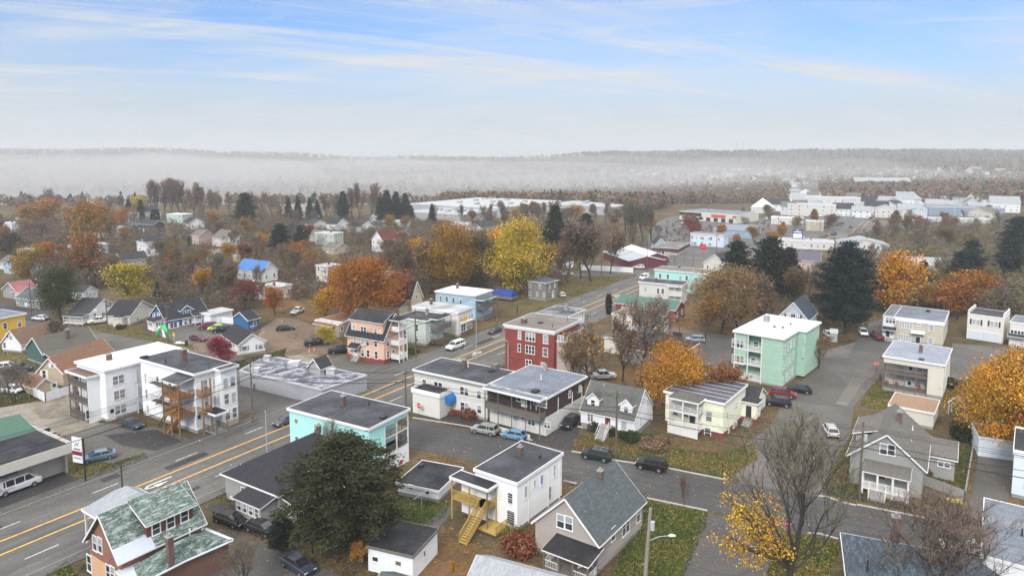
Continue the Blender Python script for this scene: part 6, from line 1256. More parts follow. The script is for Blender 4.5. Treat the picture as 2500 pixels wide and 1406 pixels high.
def fill(poly,n,kinds,cols,hr,md=4.,w=(.9,1.2),twig=('grey','reddish')):
    xs=[p[0] for p in poly];ys_=[p[1] for p in poly];c=0;tries=0;pts=[]
    while c<n and tries<4000:
        tries+=1;x=rnd.uniform(min(xs),max(xs));y=rnd.uniform(min(ys_),max(ys_))
        if not inside(x,y,poly): continue
        X,Y=G(x,y)
        if not clear(X,Y,cor=16) or any((X-a)**2+(Y-b)**2<md*md for a,b in pts): continue
        if any((X-t['X'])**2+(Y-t['Y'])**2<md*md*.6 for t in TREES): continue
        pts.append((X,Y));c+=1;T(rnd.choice(kinds),0,0,None,rnd.choice(cols),rnd.uniform(*w),h=rnd.uniform(*hr),twig=rnd.choice(twig),world=(X,Y))
BR=['brown','brown','rust','tan','olive','amber','orange','amber']
fill([(370,745),(380,640),(560,640),(760,655),(880,640),(1010,640),(1010,700),(760,700),(640,740),(480,700)],30,['bare','bare','thin','sparse'],BR,(8,13),5)
fill([(1010,640),(1180,600),(1390,600),(1390,700),(1270,690),(1100,700)],10,['bare','thin','upright'],BR,(9,13),6)
fill([(560,560),(700,560),(900,590),(1020,590),(1020,650),(740,650),(560,640)],16,['bare','thin','sparse'],BR,(8,13),7)
fill([(0,520),(330,520),(380,540),(250,650),(330,690),(60,690),(0,640)],26,['bare','thin','thin','sparse','full'],BR+['amber','orange'],(8,13),8)
fill([(400,520),(760,530),(1080,545),(1080,580),(700,560),(520,600),(400,560)],13,['bare','thin','upright','full'],BR+['orange'],(8,13),9)
fill([(1080,545),(1500,540),(1600,560),(1620,600),(1450,610),(1200,600)],18,['bare','thin','full'],BR+['orange','amber'],(8,13),9)
fill([(2130,585),(2500,560),(2500,760),(2280,745),(2130,690),(2100,640)],38,['bare','thin','bare','thin'],['olive','brown','olive','tan','rust'],(8,12),5,twig=('pale','grey'))
fill([(2080,545),(2400,548),(2500,560),(2300,590),(2100,590)],14,['thin','bare'],['olive','rust','brown'],(9,13),8)
fill([(1640,560),(1860,590),(1880,640),(1760,640)],0,['thin'],BR,(8,12))
fill([(1960,660),(2140,640),(2130,740),(1960,740)],8,['bare','thin'],BR,(7,10),5)
fill([(1500,700),(1600,640),(1700,700),(1620,760)],0,['bare'],BR,(7,10))
fill([(1030,540),(1200,536),(1510,536),(1510,552),(1200,556),(1030,556)],26,['bare','thin','upright','full'],BR+['orange'],(10,15),7)
fill([(1600,600),(1640,530),(1880,532),(2130,535),(2300,532),(2450,540),(2300,560),(2050,575),(1900,600),(1760,660)],20,['bare','thin','full','pine'],BR+['orange','dark'],(7,11),9)
# shrubs
def shrub(x,y,w,h,col,label,T_='p',n=0):
    X,Y=G(*q(T_,(x,y)));o=mk('bush',bush(n+int(x),w=1,h=1.2),loc=(X,Y,-.05),rz=rnd.uniform(0,6),scale=(w,w,h/1.2),color=COL[col]);tag(o,label,'bush');return o
for a in ((1453,1052,1.1,1.9,'green','round clipped bush left of the red-door steps'),(1497,1062,1.1,1.7,'green','round clipped bush right of the red-door steps'),(1541,1072,1.9,1.9,'green','wide dark clipped bush at the corner of the cape cottage'),
 (1180,1012,1.,2.3,'green','upright dark bush against the long white building'),(1150,1020,1.9,1.8,'rust','loose brown bush left of the upright one'),(1108,1008,1.5,1.,'rust','low rusty bush by the blue awning'),(1275,1345,2.2,2.6,'rust','tall rusty bush between the yellow stairs and taupe house'),(1255,1320,1.6,2.,'olive','olive-brown bush beside the yellow stairs posts'),
 (1105,1395,.35,1.6,'golden','slender golden sapling bush at the bottom edge'),(298,802,1.5,1.3,'green','dark bush in front of the pale cream gabled house'),(1600,1085,3.2,1.,'brown','low spreading brown bush on the lawn left of the cream house'),(2215,1185,.9,1.3,'rust','brown bush left of the bungalow porch') ,(2240,1160,2.,1.6,'brown','leafless bush right of the bungalow porch'),(2345,1075,1.5,3.4,'green','tall dark bush behind the bungalow'),(2315,945,1.8,2.4,'blue_green','dark bush right of the recessed-porch house'),(2060,1165,.9,.8,'rust','rusty low bush at the bungalow corner'),(1790,1250,.8,.8,'rust',None),(880,865,1.3,1.2,'brown','brown bush at the peach house corner'),(1010,860,1.6,1.3,'olive','olive bush by the pole between the peach and green houses'),(1070,840,2.,1.2,'brown','brown bushes under the pale green house porch')):
    if a[5]: shrub(a[0],a[1],a[2],a[3],a[4],a[5])
# golden leaves kept on the left side of the foreground maple
mp=TREES[4]['o'];r=np.random.default_rng(3);cc=[]
ux,uy=G(1780,1300)
lm=MB()
for k in range(13):
    tip=np.array((-r.uniform(3.,8.),r.uniform(-3,3),r.uniform(5.5,13.)));a=np.array((0,0,r.uniform(3.,5.5)));mid_=a+(tip-a)*.5+np.array((0,0,-.5));lm.tube([a,mid_,tip],[.13,.07,.02],5,False)
    for j in range(9):
        t_=r.uniform(.35,1);p=(mid_+(tip-mid_)*(t_-.5)*2) if t_>.5 else a+(mid_-a)*t_*2;e_=p+r.normal(size=3)*np.array((1.,1.,.9));lm.tube([p,(p+e_)/2+r.normal(size=3)*.1,e_],[.03,.02,.008],3,False)
        if r.random()<.75: cc.append(e_+r.normal(size=(int(r.uniform(20,80)),3))*.42)
    
me=quadmesh('leaves',np.concatenate(cc),.17,r,LEAF);mo=mk('leaves',me,mp,rot=(0,0,-mp.rotation_euler.z),color=(.66,.37,.01));s_=mp.scale;mo.scale=(1/s_[0],1/s_[1],1/s_[2]);lo=mk('limbs',lm.mesh('limbs',BARK),mp,rot=(0,0,-mp.rotation_euler.z));lo.scale=mo.scale
# ---------------------------------------------------------------- far woods: one mass each
def woods(name,n,region,cols,hr=(9,14),seed=1,con=0.,per=26,mask=None,fine=.26,thin=False):
    r=np.random.default_rng(seed);pts=[]
    while len(pts)<n:
        x,y=region(r)
        if mask is not None and not mask(x,y): continue
        pts.append((x,y))
    pts=np.array(pts);z=hgt(pts[:,0],pts[:,1]);h=r.uniform(*hr,len(pts));w_=h*r.uniform(.28,.42,len(pts));cone=r.random(len(pts))<con
    m=per;p=r.normal(size=(len(pts),m,3));p/=np.linalg.norm(p,axis=2)[...,None];p*=r.uniform(.5,1,(len(pts),m,1))**.5
    zz=(p[...,2]+1)/2
    taper=np.where(cone[:,None],1.1-zz,1.)
    cx=pts[:,0,None]+p[...,0]*w_[:,None]*taper;cy=pts[:,1,None]+p[...,1]*w_[:,None]*taper;cz=z[:,None]+h[:,None]*(.12+.88*zz*np.where(cone[:,None],1.15,1.))
    cen=np.stack([cx,cy,cz],-1).reshape(-1,3)
    ci=r.integers(0,len(cols),len(pts));ci=np.where(cone,-1,ci);pal=np.array(cols+[(.035,.055,.04)]);base=pal[ci]*r.uniform(.75,1.25,(len(pts),1))
    c=np.repeat(base,m,0)*r.uniform(.6,1.4,(len(cen),1))
    me=quadmesh(name,cen,np.repeat(h*fine,m)*r.uniform(.7,1.2,len(cen)),r,WOODM,tint=c,**(dict(width=.07,dirs=r.normal(size=cen.shape)*np.array((.7,.7,.6))+np.array((0,0,.6))) if thin else {}))
    o=mk(name,me);o['kind']='stuff';return o
WOODM,nt,b=newmat('far_woods');at=nd(nt,'ShaderNodeAttribute',attribute_name='tint');lk(nt,at.outputs['Color'],b.inputs['Base Color']);b.inputs['Roughness'].default_value=.9;b.inputs['Specular IOR Level'].default_value=.1
pal=[(.17,.12,.085),(.19,.115,.07),(.15,.12,.09),(.18,.135,.09),(.23,.15,.07),(.16,.1,.075),(.18,.15,.12)]
def reg(y0,y1,k0,k1,p=1.):
    def f(r):
        y=y0+(y1-y0)*r.random()**p;return (y*r.uniform(k0,k1),y)
    return f
woods('woods',7000,reg(640,1300,-.1,.85),pal,seed=1,con=.07,per=75,fine=.15,mask=lambda x,y:not(abs(x-(y*.42))<25) and not (y<760 and .14<x/y<.38 ))
woods('woods',9000,reg(1250,3250,-1.0,.95),pal,seed=2,con=.12,per=30,fine=.2,hr=(9,17))
woods('woods',3200,reg(1800,3250,.1,.95,.5),pal,seed=4,con=.55,per=14,hr=(10,18))
woods('woods',420,reg(600,740,-.95,.02),pal,seed=3,con=.12,per=90,fine=.13,hr=(6,12))
woods('woods',500,reg(520,640,.02,.28),pal,seed=6,con=.1,per=90,fine=.13,mask=lambda x,y:y>600+40*math.sin(x*.05))
# ---------------------------------------------------------------- tree labels: what sets each one apart
LM=[h for h in ALLH if h.short]
CN={'bigpine':'dark green','orange':'orange','deep_orange':'burnt-orange','golden':'golden','yellow':'yellow','olive':'olive','brown':'brown','rust':'rust-brown','red':'dark red','crimson':'crimson','green':'green','dark':'dark green','blue_green':'blue-green','tan':'tan','amber':'amber'}
LMP=[(h,proj(h.c[0],h.c[1],float(hgt(*h.c))+2)) for h in LM]
for t in TREES:
    px=proj(t['X'],t['Y'],float(hgt(t['X'],t['Y']))+2);t['px']=px
    if t['label']: continue
    c=CN[t['col']] if t['kind'] not in('bare','upright','near') else ''
    best=min(LMP,key=lambda a:math.hypot(a[1][0]-px[0],(a[1][1]-px[1])*2.2)+0*a[1][0]);h,hp=best
    dx,dy=px[0]-hp[0],px[1]-hp[1]
    rel='behind' if dy<-8 and abs(dx)<60 else ('in front of' if dy>8 and abs(dx)<60 else ('left of' if dx<0 else 'right of'))
    kw=KW[t['kind']];t['label']=' '.join((('%s %s'%(c,kw)).strip()+(' tree' if kw not in('spruce','pine','columnar evergreen') else '')+' '+rel+' '+h.short).split())
from collections import defaultdict
dd=defaultdict(list)
for t in TREES: dd[t['label']].append(t)
ORD=['first','second','third','fourth','fifth','sixth','seventh','eighth','ninth','tenth','eleventh','twelfth']
for lab,ts in dd.items():
    if len(ts)>1:
        ts.sort(key=lambda t:t['px'][0])
        for i,t in enumerate(ts):
            pre='leftmost ' if i==0 else ('rightmost ' if i==len(ts)-1 else (ORD[i]+' from left, ' if i<12 else '%dth from left, '%(i+1)))
            t['label']=pre+lab
for t in TREES:
    tag(t['o'],t['label'],'tree','trees among the houses')

if DEBUG: print('TREES',len(TREES))
# ---------------------------------------------------------------- vehicles
PAINT=objcol('car_paint',.35,.3,.12);CGLASS,nt,b=newmat('car_glass');b.inputs['Base Color'].default_value=(.02,.023,.027,1);b.inputs['Roughness'].default_value=.08;b.inputs['Specular IOR Level'].default_value=.8
TYRE=plain('tyre',(.018,.018,.018),.9,.1);RIM=plain('rim',(.35,.35,.36),.35,.1,metal=.6);HEADL=plain('headlight',(.75,.77,.8),.2,.05);TAILL=plain('taillight',(.35,.01,.01),.3,.05);PLATE=plain('plastic_trim',(.025,.025,.027),.7,.1)
def loft(mb,st):
    """stations (x, [(y,z)...]) half sections mirrored"""
    rings=[]
    for x,sec in st: rings.append([(x,y,z) for y,z in sec]+[(x,-y,z) for y,z in reversed(sec)])
    n=len(rings[0]);b0=len(mb.v)
    for r_ in rings: mb.v+=r_
    for i in range(len(rings)-1):
        for k in range(n):
            k2=(k+1)%n;mb.f.append((b0+i*n+k,b0+i*n+k2,b0+(i+1)*n+k2,b0+(i+1)*n+k));mb.m.append(mb.k)
    mb.f.append(tuple(b0+k for k in range(n))[::-1]);mb.f.append(tuple(b0+(len(rings)-1)*n+k for k in range(n)));mb.m+=[mb.k]*2
CT={ # length, width, hood z, roof z, belt z, cabin x: (rear base, rear top, front top, front base), stations extra
'sedan':(4.75,1.82,.86,1.43,.95,(-2.0,-1.15,.35,1.25)),'suv':(4.7,1.9,1.08,1.72,1.12,(-2.2,-1.85,.55,1.3)),'hatch':(4.1,1.75,.92,1.5,1.0,(-1.95,-1.45,.35,1.2)),
'pickup':(5.8,2.0,1.2,1.9,1.25,(-.9,-.7,.75,1.45)),'van':(5.7,2.0,1.3,2.1,1.25,(-2.8,-2.72,1.35,2.1)),'jeep':(4.4,1.85,1.15,1.83,1.15,(-2.05,-2.,.55,.85)),'captruck':(5.8,2.0,1.2,1.92,1.25,(-2.75,-2.6,.75,1.45))}
def carmesh(kind):
    L,W,hz,rz,bz,(xb,xrt,xft,xf)=CT[kind];h=W/2;l=L/2;fl=.28 if kind in('sedan','hatch') else .42
    body=MB();rearz=bz if kind not in('sedan',) else .98
    if kind in('pickup',): rearz=1.2
    def sec(w,zt,zl=fl,m=.62): return [(w*.93,zl),(w,zl+(zt-zl)*m),(w*.97,zt-.06),(w*.86,zt)]
    st=[(-l,sec(h*.86,rearz*.9,fl+.08)),(-l+.12,sec(h*.95,rearz,fl)),(-l+.5,sec(h,rearz))]
    st+=[(xb,sec(h,bz)),(0,sec(h,bz)),(xf,sec(h,hz+.02)),(l-.55,sec(h*.98,hz-.05)),(l-.15,sec(h*.92,hz-.13,fl)),(l,sec(h*.78,hz-.28,fl+.08))]
    st.sort(key=lambda s:s[0]);loft(body,st)
    gl=MB();b=bz-.03;t=rz-.05
    loft(gl,[(xb,[(h*.86,b),(h*.84,b+.02)]),(xrt,[(h*.9,b),(h*.74,t)]),(xft,[(h*.9,b),(h*.74,t)]),(xf,[(h*.86,b),(h*.84,b+.02)])])
    rf=MB();loft(rf,[(xrt-.05,[(h*.73,t-.02),(h*.66,rz-.03)]),(xrt+.3,[(h*.77,t-.02),(h*.66,rz)]),(xft-.3,[(h*.77,t-.02),(h*.66,rz)]),(xft+.05,[(h*.73,t-.02),(h*.66,rz-.03)])])
    for sx in (-1,1):
        for (xa,xc) in ((xb,xrt),(xf,xft)): rf.beam((xa,sx*h*.85,b+.02),(xc,sx*h*.73,t),.07,.09)
        mid_=[(xrt+xft)/2] if kind not in('van',) else [-1.6,-.5,.7]
        if kind in('suv','captruck','jeep'): mid_=[(xrt+xft)/2,xrt+.7]
        for xm in mid_: rf.beam((xm,sx*h*.89,b),(xm,sx*h*.745,t),.1,.03)
    if kind=='van':
        rf.box(-2.75,h*.8,b,-.6,h*.9,t);rf.box(-2.75,-h*.9,b,-1.9,-h*.8,t)
    parts=[('body',body,PAINT),('windows',gl,CGLASS),('car_roof',rf,PAINT)]
    if kind=='pickup':
        bd=MB().box(-l+.15,-h*.78,1.1,-1.,h*.78,1.215);parts.append(('truck_bed',bd,PLATE))
    if kind=='jeep': parts.append(('spare_wheel',MB().tube([(-l-.05,0,1.0),(-l-.3,0,1.0)],.38,14),TYRE))
    if kind in('suv','van'):
        rk=MB();[rk.beam((xrt+.1,s*h*.62,rz+.05),(xft-.1,s*h*.62,rz+.05),.05,.05) for s in(-1,1)];[rk.beam((x,-h*.62,rz+.06),(x,h*.62,rz+.06),.05,.04) for x in ((xrt*.5+.2),.2)];parts.append(('roof_rack',rk,RIM if kind=='suv' else STEEL))
    bp=MB().box(l-.1,-h*.75,fl-.02,l+.05,h*.75,fl+.22).box(-l-.05,-h*.78,fl,-l+.1,h*.78,fl+.22);parts.append(('bumper',bp,PLATE))
    out=[(n,mb.mesh(n,m),m is PAINT) for n,mb,m in parts]
    for n_,me,_ in out:
        if n_ in('body',): me.polygons.foreach_set('use_smooth',[False]*len(me.polygons))
    r=.33 if kind in('sedan','hatch') else .39
    tm=MB().tube([(0,-.11,0),(0,-.1,0),(0,.1,0),(0,.11,0)],[r*.9,r,r,r*.9],14).mesh('tyre',TYRE);rm=MB().tube([(0,-.118,0),(0,.118,0)],r*.6,10).mesh('rim',RIM)
    hl=MB().box(l-.22,-.2,hz-.36,l-.02,.2,hz-.2).mesh('headlight',HEADL);tl=MB().box(-l-.02,-.17,rearz-.3,-l+.1,.17,rearz-.1).mesh('taillight',TAILL)
    ax=l*.62
    return out,tm,rm,hl,tl,r,h,ax
CM={}
def car(kind,x,y,head,col,label,T_='p',simple=False,world=None,cat=None,dz=0.02,group='parked and passing vehicles'):
    if kind not in CM: CM[kind]=carmesh(kind)
    out,tm,rm,hl,tl,r,h,ax=CM[kind]
    X,Y=world or G(*q(T_,(x,y)))
    z=float(hgt(X,Y)) if Y>600 else 0
    nm={'sedan':'parked_car','suv':'parked_suv','hatch':'parked_hatchback','pickup':'pickup_truck','van':'van','jeep':'parked_suv','captruck':'pickup_truck'}[kind]
    e=tag(mk(nm,None,loc=(X,Y,z+dz),rz=R(head)),label,cat or {'pickup':'pickup','captruck':'pickup','van':'van'}.get(kind,'car'),group)
    for n,me,p in out: mk(n,me,e,color=col)
    for sx in(-1,1):
        for sy in(-1,1):
            w_=mk('wheel',tm,e,loc=(sx*ax,sy*(h-.1),r));mk('rim',rm,w_)
    if not simple:
        for s in(-1,1): mk('headlight',hl,e,loc=(0,s*h*.62,0));mk('taillight',tl,e,loc=(0,s*h*.72,0))
    return e
W_=(.75,.76,.77);BK=(.018,.018,.02);GY=(.11,.115,.12);SV=(.38,.39,.4);RD=(.2,.015,.02);BL=(.03,.05,.13)
A=A_M
for c in [('sedan',240,1122,215,(.13,.2,.27),'blue-grey sedan parked on the grass edge by the showroom sign'),('van',42,1196,A,W_,'white work van with dark red lettering parked by the showroom'),('sedan',322,1042,-28,(.045,.055,.08),'dark blue sedan parked between the two white apartment houses'),
 ('sedan',68,1058,-20,(.02,.035,.16),'royal blue car half hidden by the green metal roof'),('pickup',104,1072,160,(.35,.36,.37),'silver pickup bed behind the showroom roof'),
 ('sedan',699,1033,A+180,(.07,.075,.085),'dark grey sedan on the main road beside the aqua house'),('pickup',811,958,A,(.04,.05,.06),'dark pickup on the main road beyond the aqua roof'),('captruck',1112,851,A+180,W_,'white pickup with cap driving on the main road'),('sedan',1208,812,A+180,(.035,.04,.06),'dark sedan on the road left of the red brick house'),
 ('suv',1184,1058,155,(.3,.3,.29),'silver-beige SUV parked behind the light blue hatchback'),('hatch',1254,1070,155,(.14,.29,.42),'light blue hatchback parked in front of the low white wall'),('suv',1456,1120,155,(.02,.03,.032),'dark SUV with roof rails parked below the cape cottage'),('jeep',1589,1145,155,(.012,.012,.014),'boxy black off-roader with rear spare wheel at the kerb'),('suv',1391,1040,242,BK,'black SUV in the driveway left of the cape cottage'),
 ('suv',1912,968,-25,(.19,.015,.025),'red SUV, middle of three cars by the mint apartments'),('suv',1899,990,158,(.02,.02,.028),'black SUV nearest the small cream garage'),('sedan',1950,957,158,(.012,.016,.018),'black sedan with bright rear window at the mint apartments corner'),('suv',2027,1060,78,(.6,.61,.64),'white SUV seen from behind, parked by the bungalow lawn'),
 ('sedan',728,1388,-38,(.04,.05,.075),'dark blue-grey sedan parked alone on the bottom driveway'),('sedan',563,1277,-28,BK,'black sedan, left of the pair beside the grey cottage'),('sedan',640,1298,-28,(.02,.022,.03),'black sedan, right of the pair under the evergreen'),
 ('suv',2107,818,252,W_,'white SUV facing the camera beside the tan oval-window house'),('pickup',2141,826,80,(.16,.02,.025),'dark red pickup next to the white SUV'),('hatch',2023,822,262,(.6,.62,.63),'white car under the tall pines by the grey shed'),('suv',1697,835,172,(.3,.31,.32),'silver SUV in the lot behind the white blank-walled building'),
 ('sedan',99,781,165,W_,'white sedan by the yellow house'),('pickup',243,789,215,(.62,.62,.6),'white pickup in the driveway of the white shuttered house'),('suv',508,802,200,(.16,.03,.04),'dark red SUV beside the deep blue house'),('hatch',527,806,200,(.45,.6,.1),'lime green car between the red and black SUVs'),('suv',541,811,200,BK,'black SUV beside the lime green car'),('sedan',484,831,-25,(.12,.035,.045),'maroon sedan on the blue house driveway'),
 ('pickup',12,905,20,W_,'white pickup at the left edge below the gabled houses'),('pickup',42,908,20,(.05,.055,.07),'dark pickup right of the white one at the left edge'),('hatch',32,958,-20,(.7,.71,.72),'white car behind the bare tree at the left edge'),
 ('sedan',697,806,20,(.02,.025,.02),'dark sedan on the leafy yard behind the crimson tree'),('pickup',727,765,80,(.6,.6,.6),'white pickup among the trees left of the burnt-orange tree'),('pickup',773,842,25,BK,'black flatbed by the small yellow tree'),('pickup',832,862,20,(.02,.02,.022),'black pickup left of the peach apartment house'),
 ('suv',1620,640,170,(.05,.055,.07),'dark SUV on the lot before the dark-fascia shop'),('suv',1559,656,170,W_,'white SUV at the corner of the maroon building'),('sedan',1384,672,170,W_,'white sedan at the end of the white fence'),('van',1573,682,A+180,W_,'white van on the far main road'),('hatch',1372,724,100,(.55,.57,.55),'pale car behind the weathered grey house'),('suv',1600,622,150,GY,'grey SUV behind the maroon building'),
 ('sedan',2352,1345,160,W_,'white car half hidden by bare twigs, bottom right'),('pickup',1470,925,10,(.5,.5,.5),'white vehicle parked under the half-bare golden tree'),('sedan',560,665+10,150,W_,'white car by the tan gabled house, upper left'),('sedan',483,563,160,(.5,.52,.55),'pale car before the white house right of the mint block'),('hatch',543,608,120,(.03,.06,.2),'blue car beside the cream gabled house'),('sedan',310,626,40,BK,'black car left of the white hip-roofed house')]:
    car(*c)
k=0
for x,y in [(1660,541),(1668,546),(1700,540),(1707,541),(1716,539),(1685,538),(1752,541),(1760,538),(1772,537),(1790,542),(1835,556),(1860,560)]:
    k+=1;car('sedan' if k%3 else 'suv',x,y,rnd.choice([60,150,240]),rnd.choice([W_,SV,BK,RD,GY]),None,simple=True,group='cars on the strip mall lot');LOT=sc
def ordl(objs,base):
    objs=sorted(objs,key=lambda o:proj(*o.location)[0]);n=len(objs)
    for i,o in enumerate(objs):
        o['label']=('leftmost ' if i==0 else 'rightmost ' if i==n-1 else (ORD[i]+' from left, ' if i<12 else '%dth from left, '%(i+1)))+base
lots=[o for o in C.objects if o.get('group')=='cars on the strip mall lot'];ordl(lots,'car on the strip mall parking lot');
for o in lots: o['category']='car'
tr=[];cols=[W_,SV,BK,RD,GY,BL]
for i in range(26):
    s_=rnd.uniform(215,600);lane=rnd.choice([-3.2,-1.5+8,5.]);j=max(k2 for k2 in range(len(path)) if path[k2][0]<=s_);j=min(j,len(path)-2);a,b=path[j],path[j+1];f_=(s_-a[0])/(b[0]-a[0]);o_=a[1]+(b[1]-a[1])*f_;dd_=math.degrees(math.atan2(b[1]-a[1],b[0]-a[0]))
    if any(abs(s_-t_)<9 for t_ in tr): continue
    tr.append(s_);w_=rp(s_,o_+lane);car(rnd.choice(['sedan','suv','suv','pickup']),0,0,A+dd_+(180 if lane>2 else 0),rnd.choice(cols),None,world=w_,simple=True,group='cars on the far main road')
lots=[o for o in C.objects if o.get('group')=='cars on the far main road'];ordl(lots,'car on the far stretch of the main road')
for i in range(24):
    x=rnd.uniform(1850,2420);y=rnd.uniform(533,562)
    w_=G(x,y)
    if not clear(*w_,1.5): continue
    car(rnd.choice(['sedan','suv','pickup']),0,0,rnd.choice([60,150,240]),rnd.choice(cols),None,world=w_,simple=True,group='cars on the hazy town lots')
lots=[o for o in C.objects if o.get('group')=='cars on the hazy town lots'];ordl(lots,'parked car in the hazy town lots, upper right')
for o in lots: o['category']='car'
# script lettering on the van (illegible in the photograph: loops only)
v=[o for o in C.objects if o.name.startswith('van') and 'work van' in o.get('label','')][0]
mb=MB();pts=[]
for i in range(60):
    t=i/59;pts.append((-2.3+t*1.7,-1.0,1.02+.13*math.sin(t*34)+.05*math.sin(t*11)))
mb.tube(pts,.022,4);mb.tube([(-2.4,-1.0,.9),(-2.35,-1.,1.3),(-2.15,-1.,1.3),(-2.3,-1.0,1.1),(-2.1,-1.0,1.),(-2.35,-1.,.88)],.03,4);mb.tube([(-1.9,-1.,.84),(-.7,-1.,.9)],.015,4)
mb.obj('lettering',plain('van_lettering',(.3,.04,.05),.5),v)
# ---------------------------------------------------------------- ground patches
Pz=.004;LP=[]
patch('town_paving','p',[(1570,600),(1600,545),(1640,528),(1880,532),(2130,528),(2160,548),(2110,575),(2000,590),(1900,660),(1760,668),(1700,650),(1600,652)],.002,M_LOT)

def pt(name,T_,pts,m):
    global Pz;LP.append((name,[G(*q(T_,p)) for p in pts]));Pz=.004+(Pz+.0007-.004)%.0078;return patch(name,T_,pts,Pz,m)
M_OL=ground_mat('olive_grass',[(.38,(.06,.055,.02)),(.48,(.11,.095,.035)),(.55,(.15,.12,.05)),(.64,(.1,.075,.04))],s1=.12,s2=1.1,fine=9,speck=((.3,.15,.05),.6),sd=2.2,b_=.8)
pt('gravel_lot','p',[(-60,1090),(-60,985),(60,975),(165,962),(205,1010),(250,1035),(160,1062),(60,1078)],M_SAND)
pt('parking_lot','p',[(60,1078),(160,1062),(250,1032),(400,1045),(470,1075),(500,1092),(420,1120),(340,1150),(300,1135),(200,1120),(150,1100)],M_LOT)
pt('parking_lot','p',[(-60,1260),(-60,1160),(145,1140),(190,1150),(205,1168),(100,1215)],M_DRK)
pt('grass','p',[(150,1128),(185,1120),(270,1132),(350,1105),(365,1118),(300,1150),(200,1170),(160,1155)],M_OL)
pt('parking_lot','p',[(590,945),(640,900),(780,935),(900,895),(870,870),(760,868),(700,872),(1010,872),(880,965),(700,1010),(640,1000)],M_LOT) if 0 else None
pt('dirt_yard','p',[(640,800),(680,775),(730,780),(790,805),(835,832),(842,870),(740,880),(690,868),(640,880),(620,840)],M_DIRT)
pt('gravel_lot','p',[(700,872),(745,862),(795,872),(750,888)],M_SAND)
pt('parking_lot','p',[(745,890),(800,870),(845,865),(870,890),(960,880),(985,892),(905,930),(860,915)],M_LOT)
pt('leafy_yard','p',[(640,745),(700,720),(790,770),(850,800),(850,830),(790,800),(720,770)],M_LEAFG)
pt('driveway','p',[(395,800),(430,790),(570,785),(600,800),(555,830),(450,842),(390,820)],M_LOT)
pt('dirt_yard','p',[(470,840),(560,825),(600,880),(520,890),(480,870)],M_DIRT);pt('grass','p',[(590,880),(660,862),(700,850),(690,880),(640,900),(560,905),(540,890)],M_OL)
pt('grass','p',[(180,790),(300,800),(395,825),(480,846),(486,854),(380,835),(179,793)],M_OL);pt('grass','p',[(0,845),(120,880),(230,910),(150,930),(60,900),(0,890)],M_OL)
pt('driveway','p',[(-60,1000),(-60,880),(30,890),(100,900),(160,960),(60,975)],M_LOT);pt('grass','p',[(-30,1000),(-30,960),(70,955),(165,950),(160,968),(60,985)],M_OL)
pt('driveway','p',[(40,740),(140,750),(110,790),(0,800),(-60,760),(-60,725)],M_DRK)
pt('driveway','p',[(1000,1014),(1180,1012),(1190,1030),(1340,1065),(1368,1000),(1428,985),(1412,1060),(1396,1100),(1200,1060)],M_DRK)
pt('lawn','p',[(1398,1100),(1412,1064),(1610,1055),(1625,1092),(1760,1108),(1840,1080),(1850,1120),(1790,1160),(1776,1170)],M_GRASS)
pt('leaf_bed','p',[(1400,1072),(1545,1072),(1560,1100),(1440,1098),(1402,1096)],M_LEAFG)
pt('sidewalk','p',[(1505,1114),(1560,1122),(1800,1168),(1790,1176),(1760,1163),(1500,1120)],M_DRK)
pt('lawn','p',[(1560,1216),(1732,1252),(1722,1290),(1655,1440),(1480,1440),(1540,1300)],M_GRASSG)
pt('driveway','p',[(1722,1252),(1880,1290),(1905,1305),(1850,1460),(1640,1460)],M_LEAFY)
pt('lawn','p',[(1905,1305),(1960,1306),(2060,1322),(2000,1460),(1850,1460)],M_GRASSG)
pt('lot','p',[(1790,1150),(1800,1100),(1880,1040),(1930,960),(1985,900),(1975,868),(2110,828),(2120,790),(2155,778),(2230,800),(2140,880),(2148,918),(2085,990),(2070,1100),(2008,1200),(2008,1222),(1810,1180)],M_LOT)
pt('street','p',[(1960,866),(2145,878),(2310,905),(2520,965),(2620,990),(2620,1040),(2370,990),(2150,935),(1990,900)],M_LEAFY)
pt('driveway','p',[(2325,838),(2480,848),(2520,960),(2320,925)],M_LOT)
pt('lawn','p',[(2098,992),(2150,915),(2170,965),(2190,1000),(2150,1004)],M_GRASS);pt('lawn','p',[(2290,925),(2420,930),(2400,985),(2310,985)],M_GRASS)
pt('driveway','p',[(2390,1105),(2480,1130),(2470,1190),(2440,1285),(2360,1268),(2378,1180)],M_LOT)
pt('lawn','p',[(2008,1195),(2040,1120),(2080,1060),(2090,1150),(2150,1210),(2250,1215),(2375,1238),(2340,1268),(2060,1222)],M_GRASS)
pt('lawn','p',[(2258,1085),(2378,1085),(2358,1200),(2245,1180)],M_GRASS);pt('leaf_bed','p',[(2190,1205),(2340,1222),(2330,1240),(2190,1218)],M_LEAFG);pt('sidewalk','p',[(2010,1196),(2100,1205),(2400,1272),(2395,1284),(2010,1206)],M_DRK)
pt('leaf_bed','p',[(2375,1020),(2480,1060),(2480,1100),(2385,1090)],M_LEAFG)
pt('lawn','p',[(870,1310),(980,1215),(1100,1225),(1085,1262),(1040,1292),(960,1300),(900,1360),(760,1330),(700,1300)],M_GRASSG)
pt('path','p',[(1030,1288),(1085,1235),(1110,1240),(1062,1300)],M_WALK)
pt('driveway','p',[(505,1232),(560,1225),(700,1300),(690,1310),(560,1290)],M_DRK);pt('driveway','p',[(540,1290),(690,1345),(870,1420),(700,1470),(500,1470),(470,1330)],M_LEAFY)
pt('grass','p',[(520,1215),(560,1200),(600,1225),(560,1232)],M_OL)
pt('leaf_bed','p',[(1040,1350),(1090,1310),(1180,1330),(1120,1440),(960,1440)],M_LEAFG);pt('leaf_bed','p',[(1210,1180),(1300,1150),(1420,1210),(1380,1260),(1250,1300)],M_LEAFG)
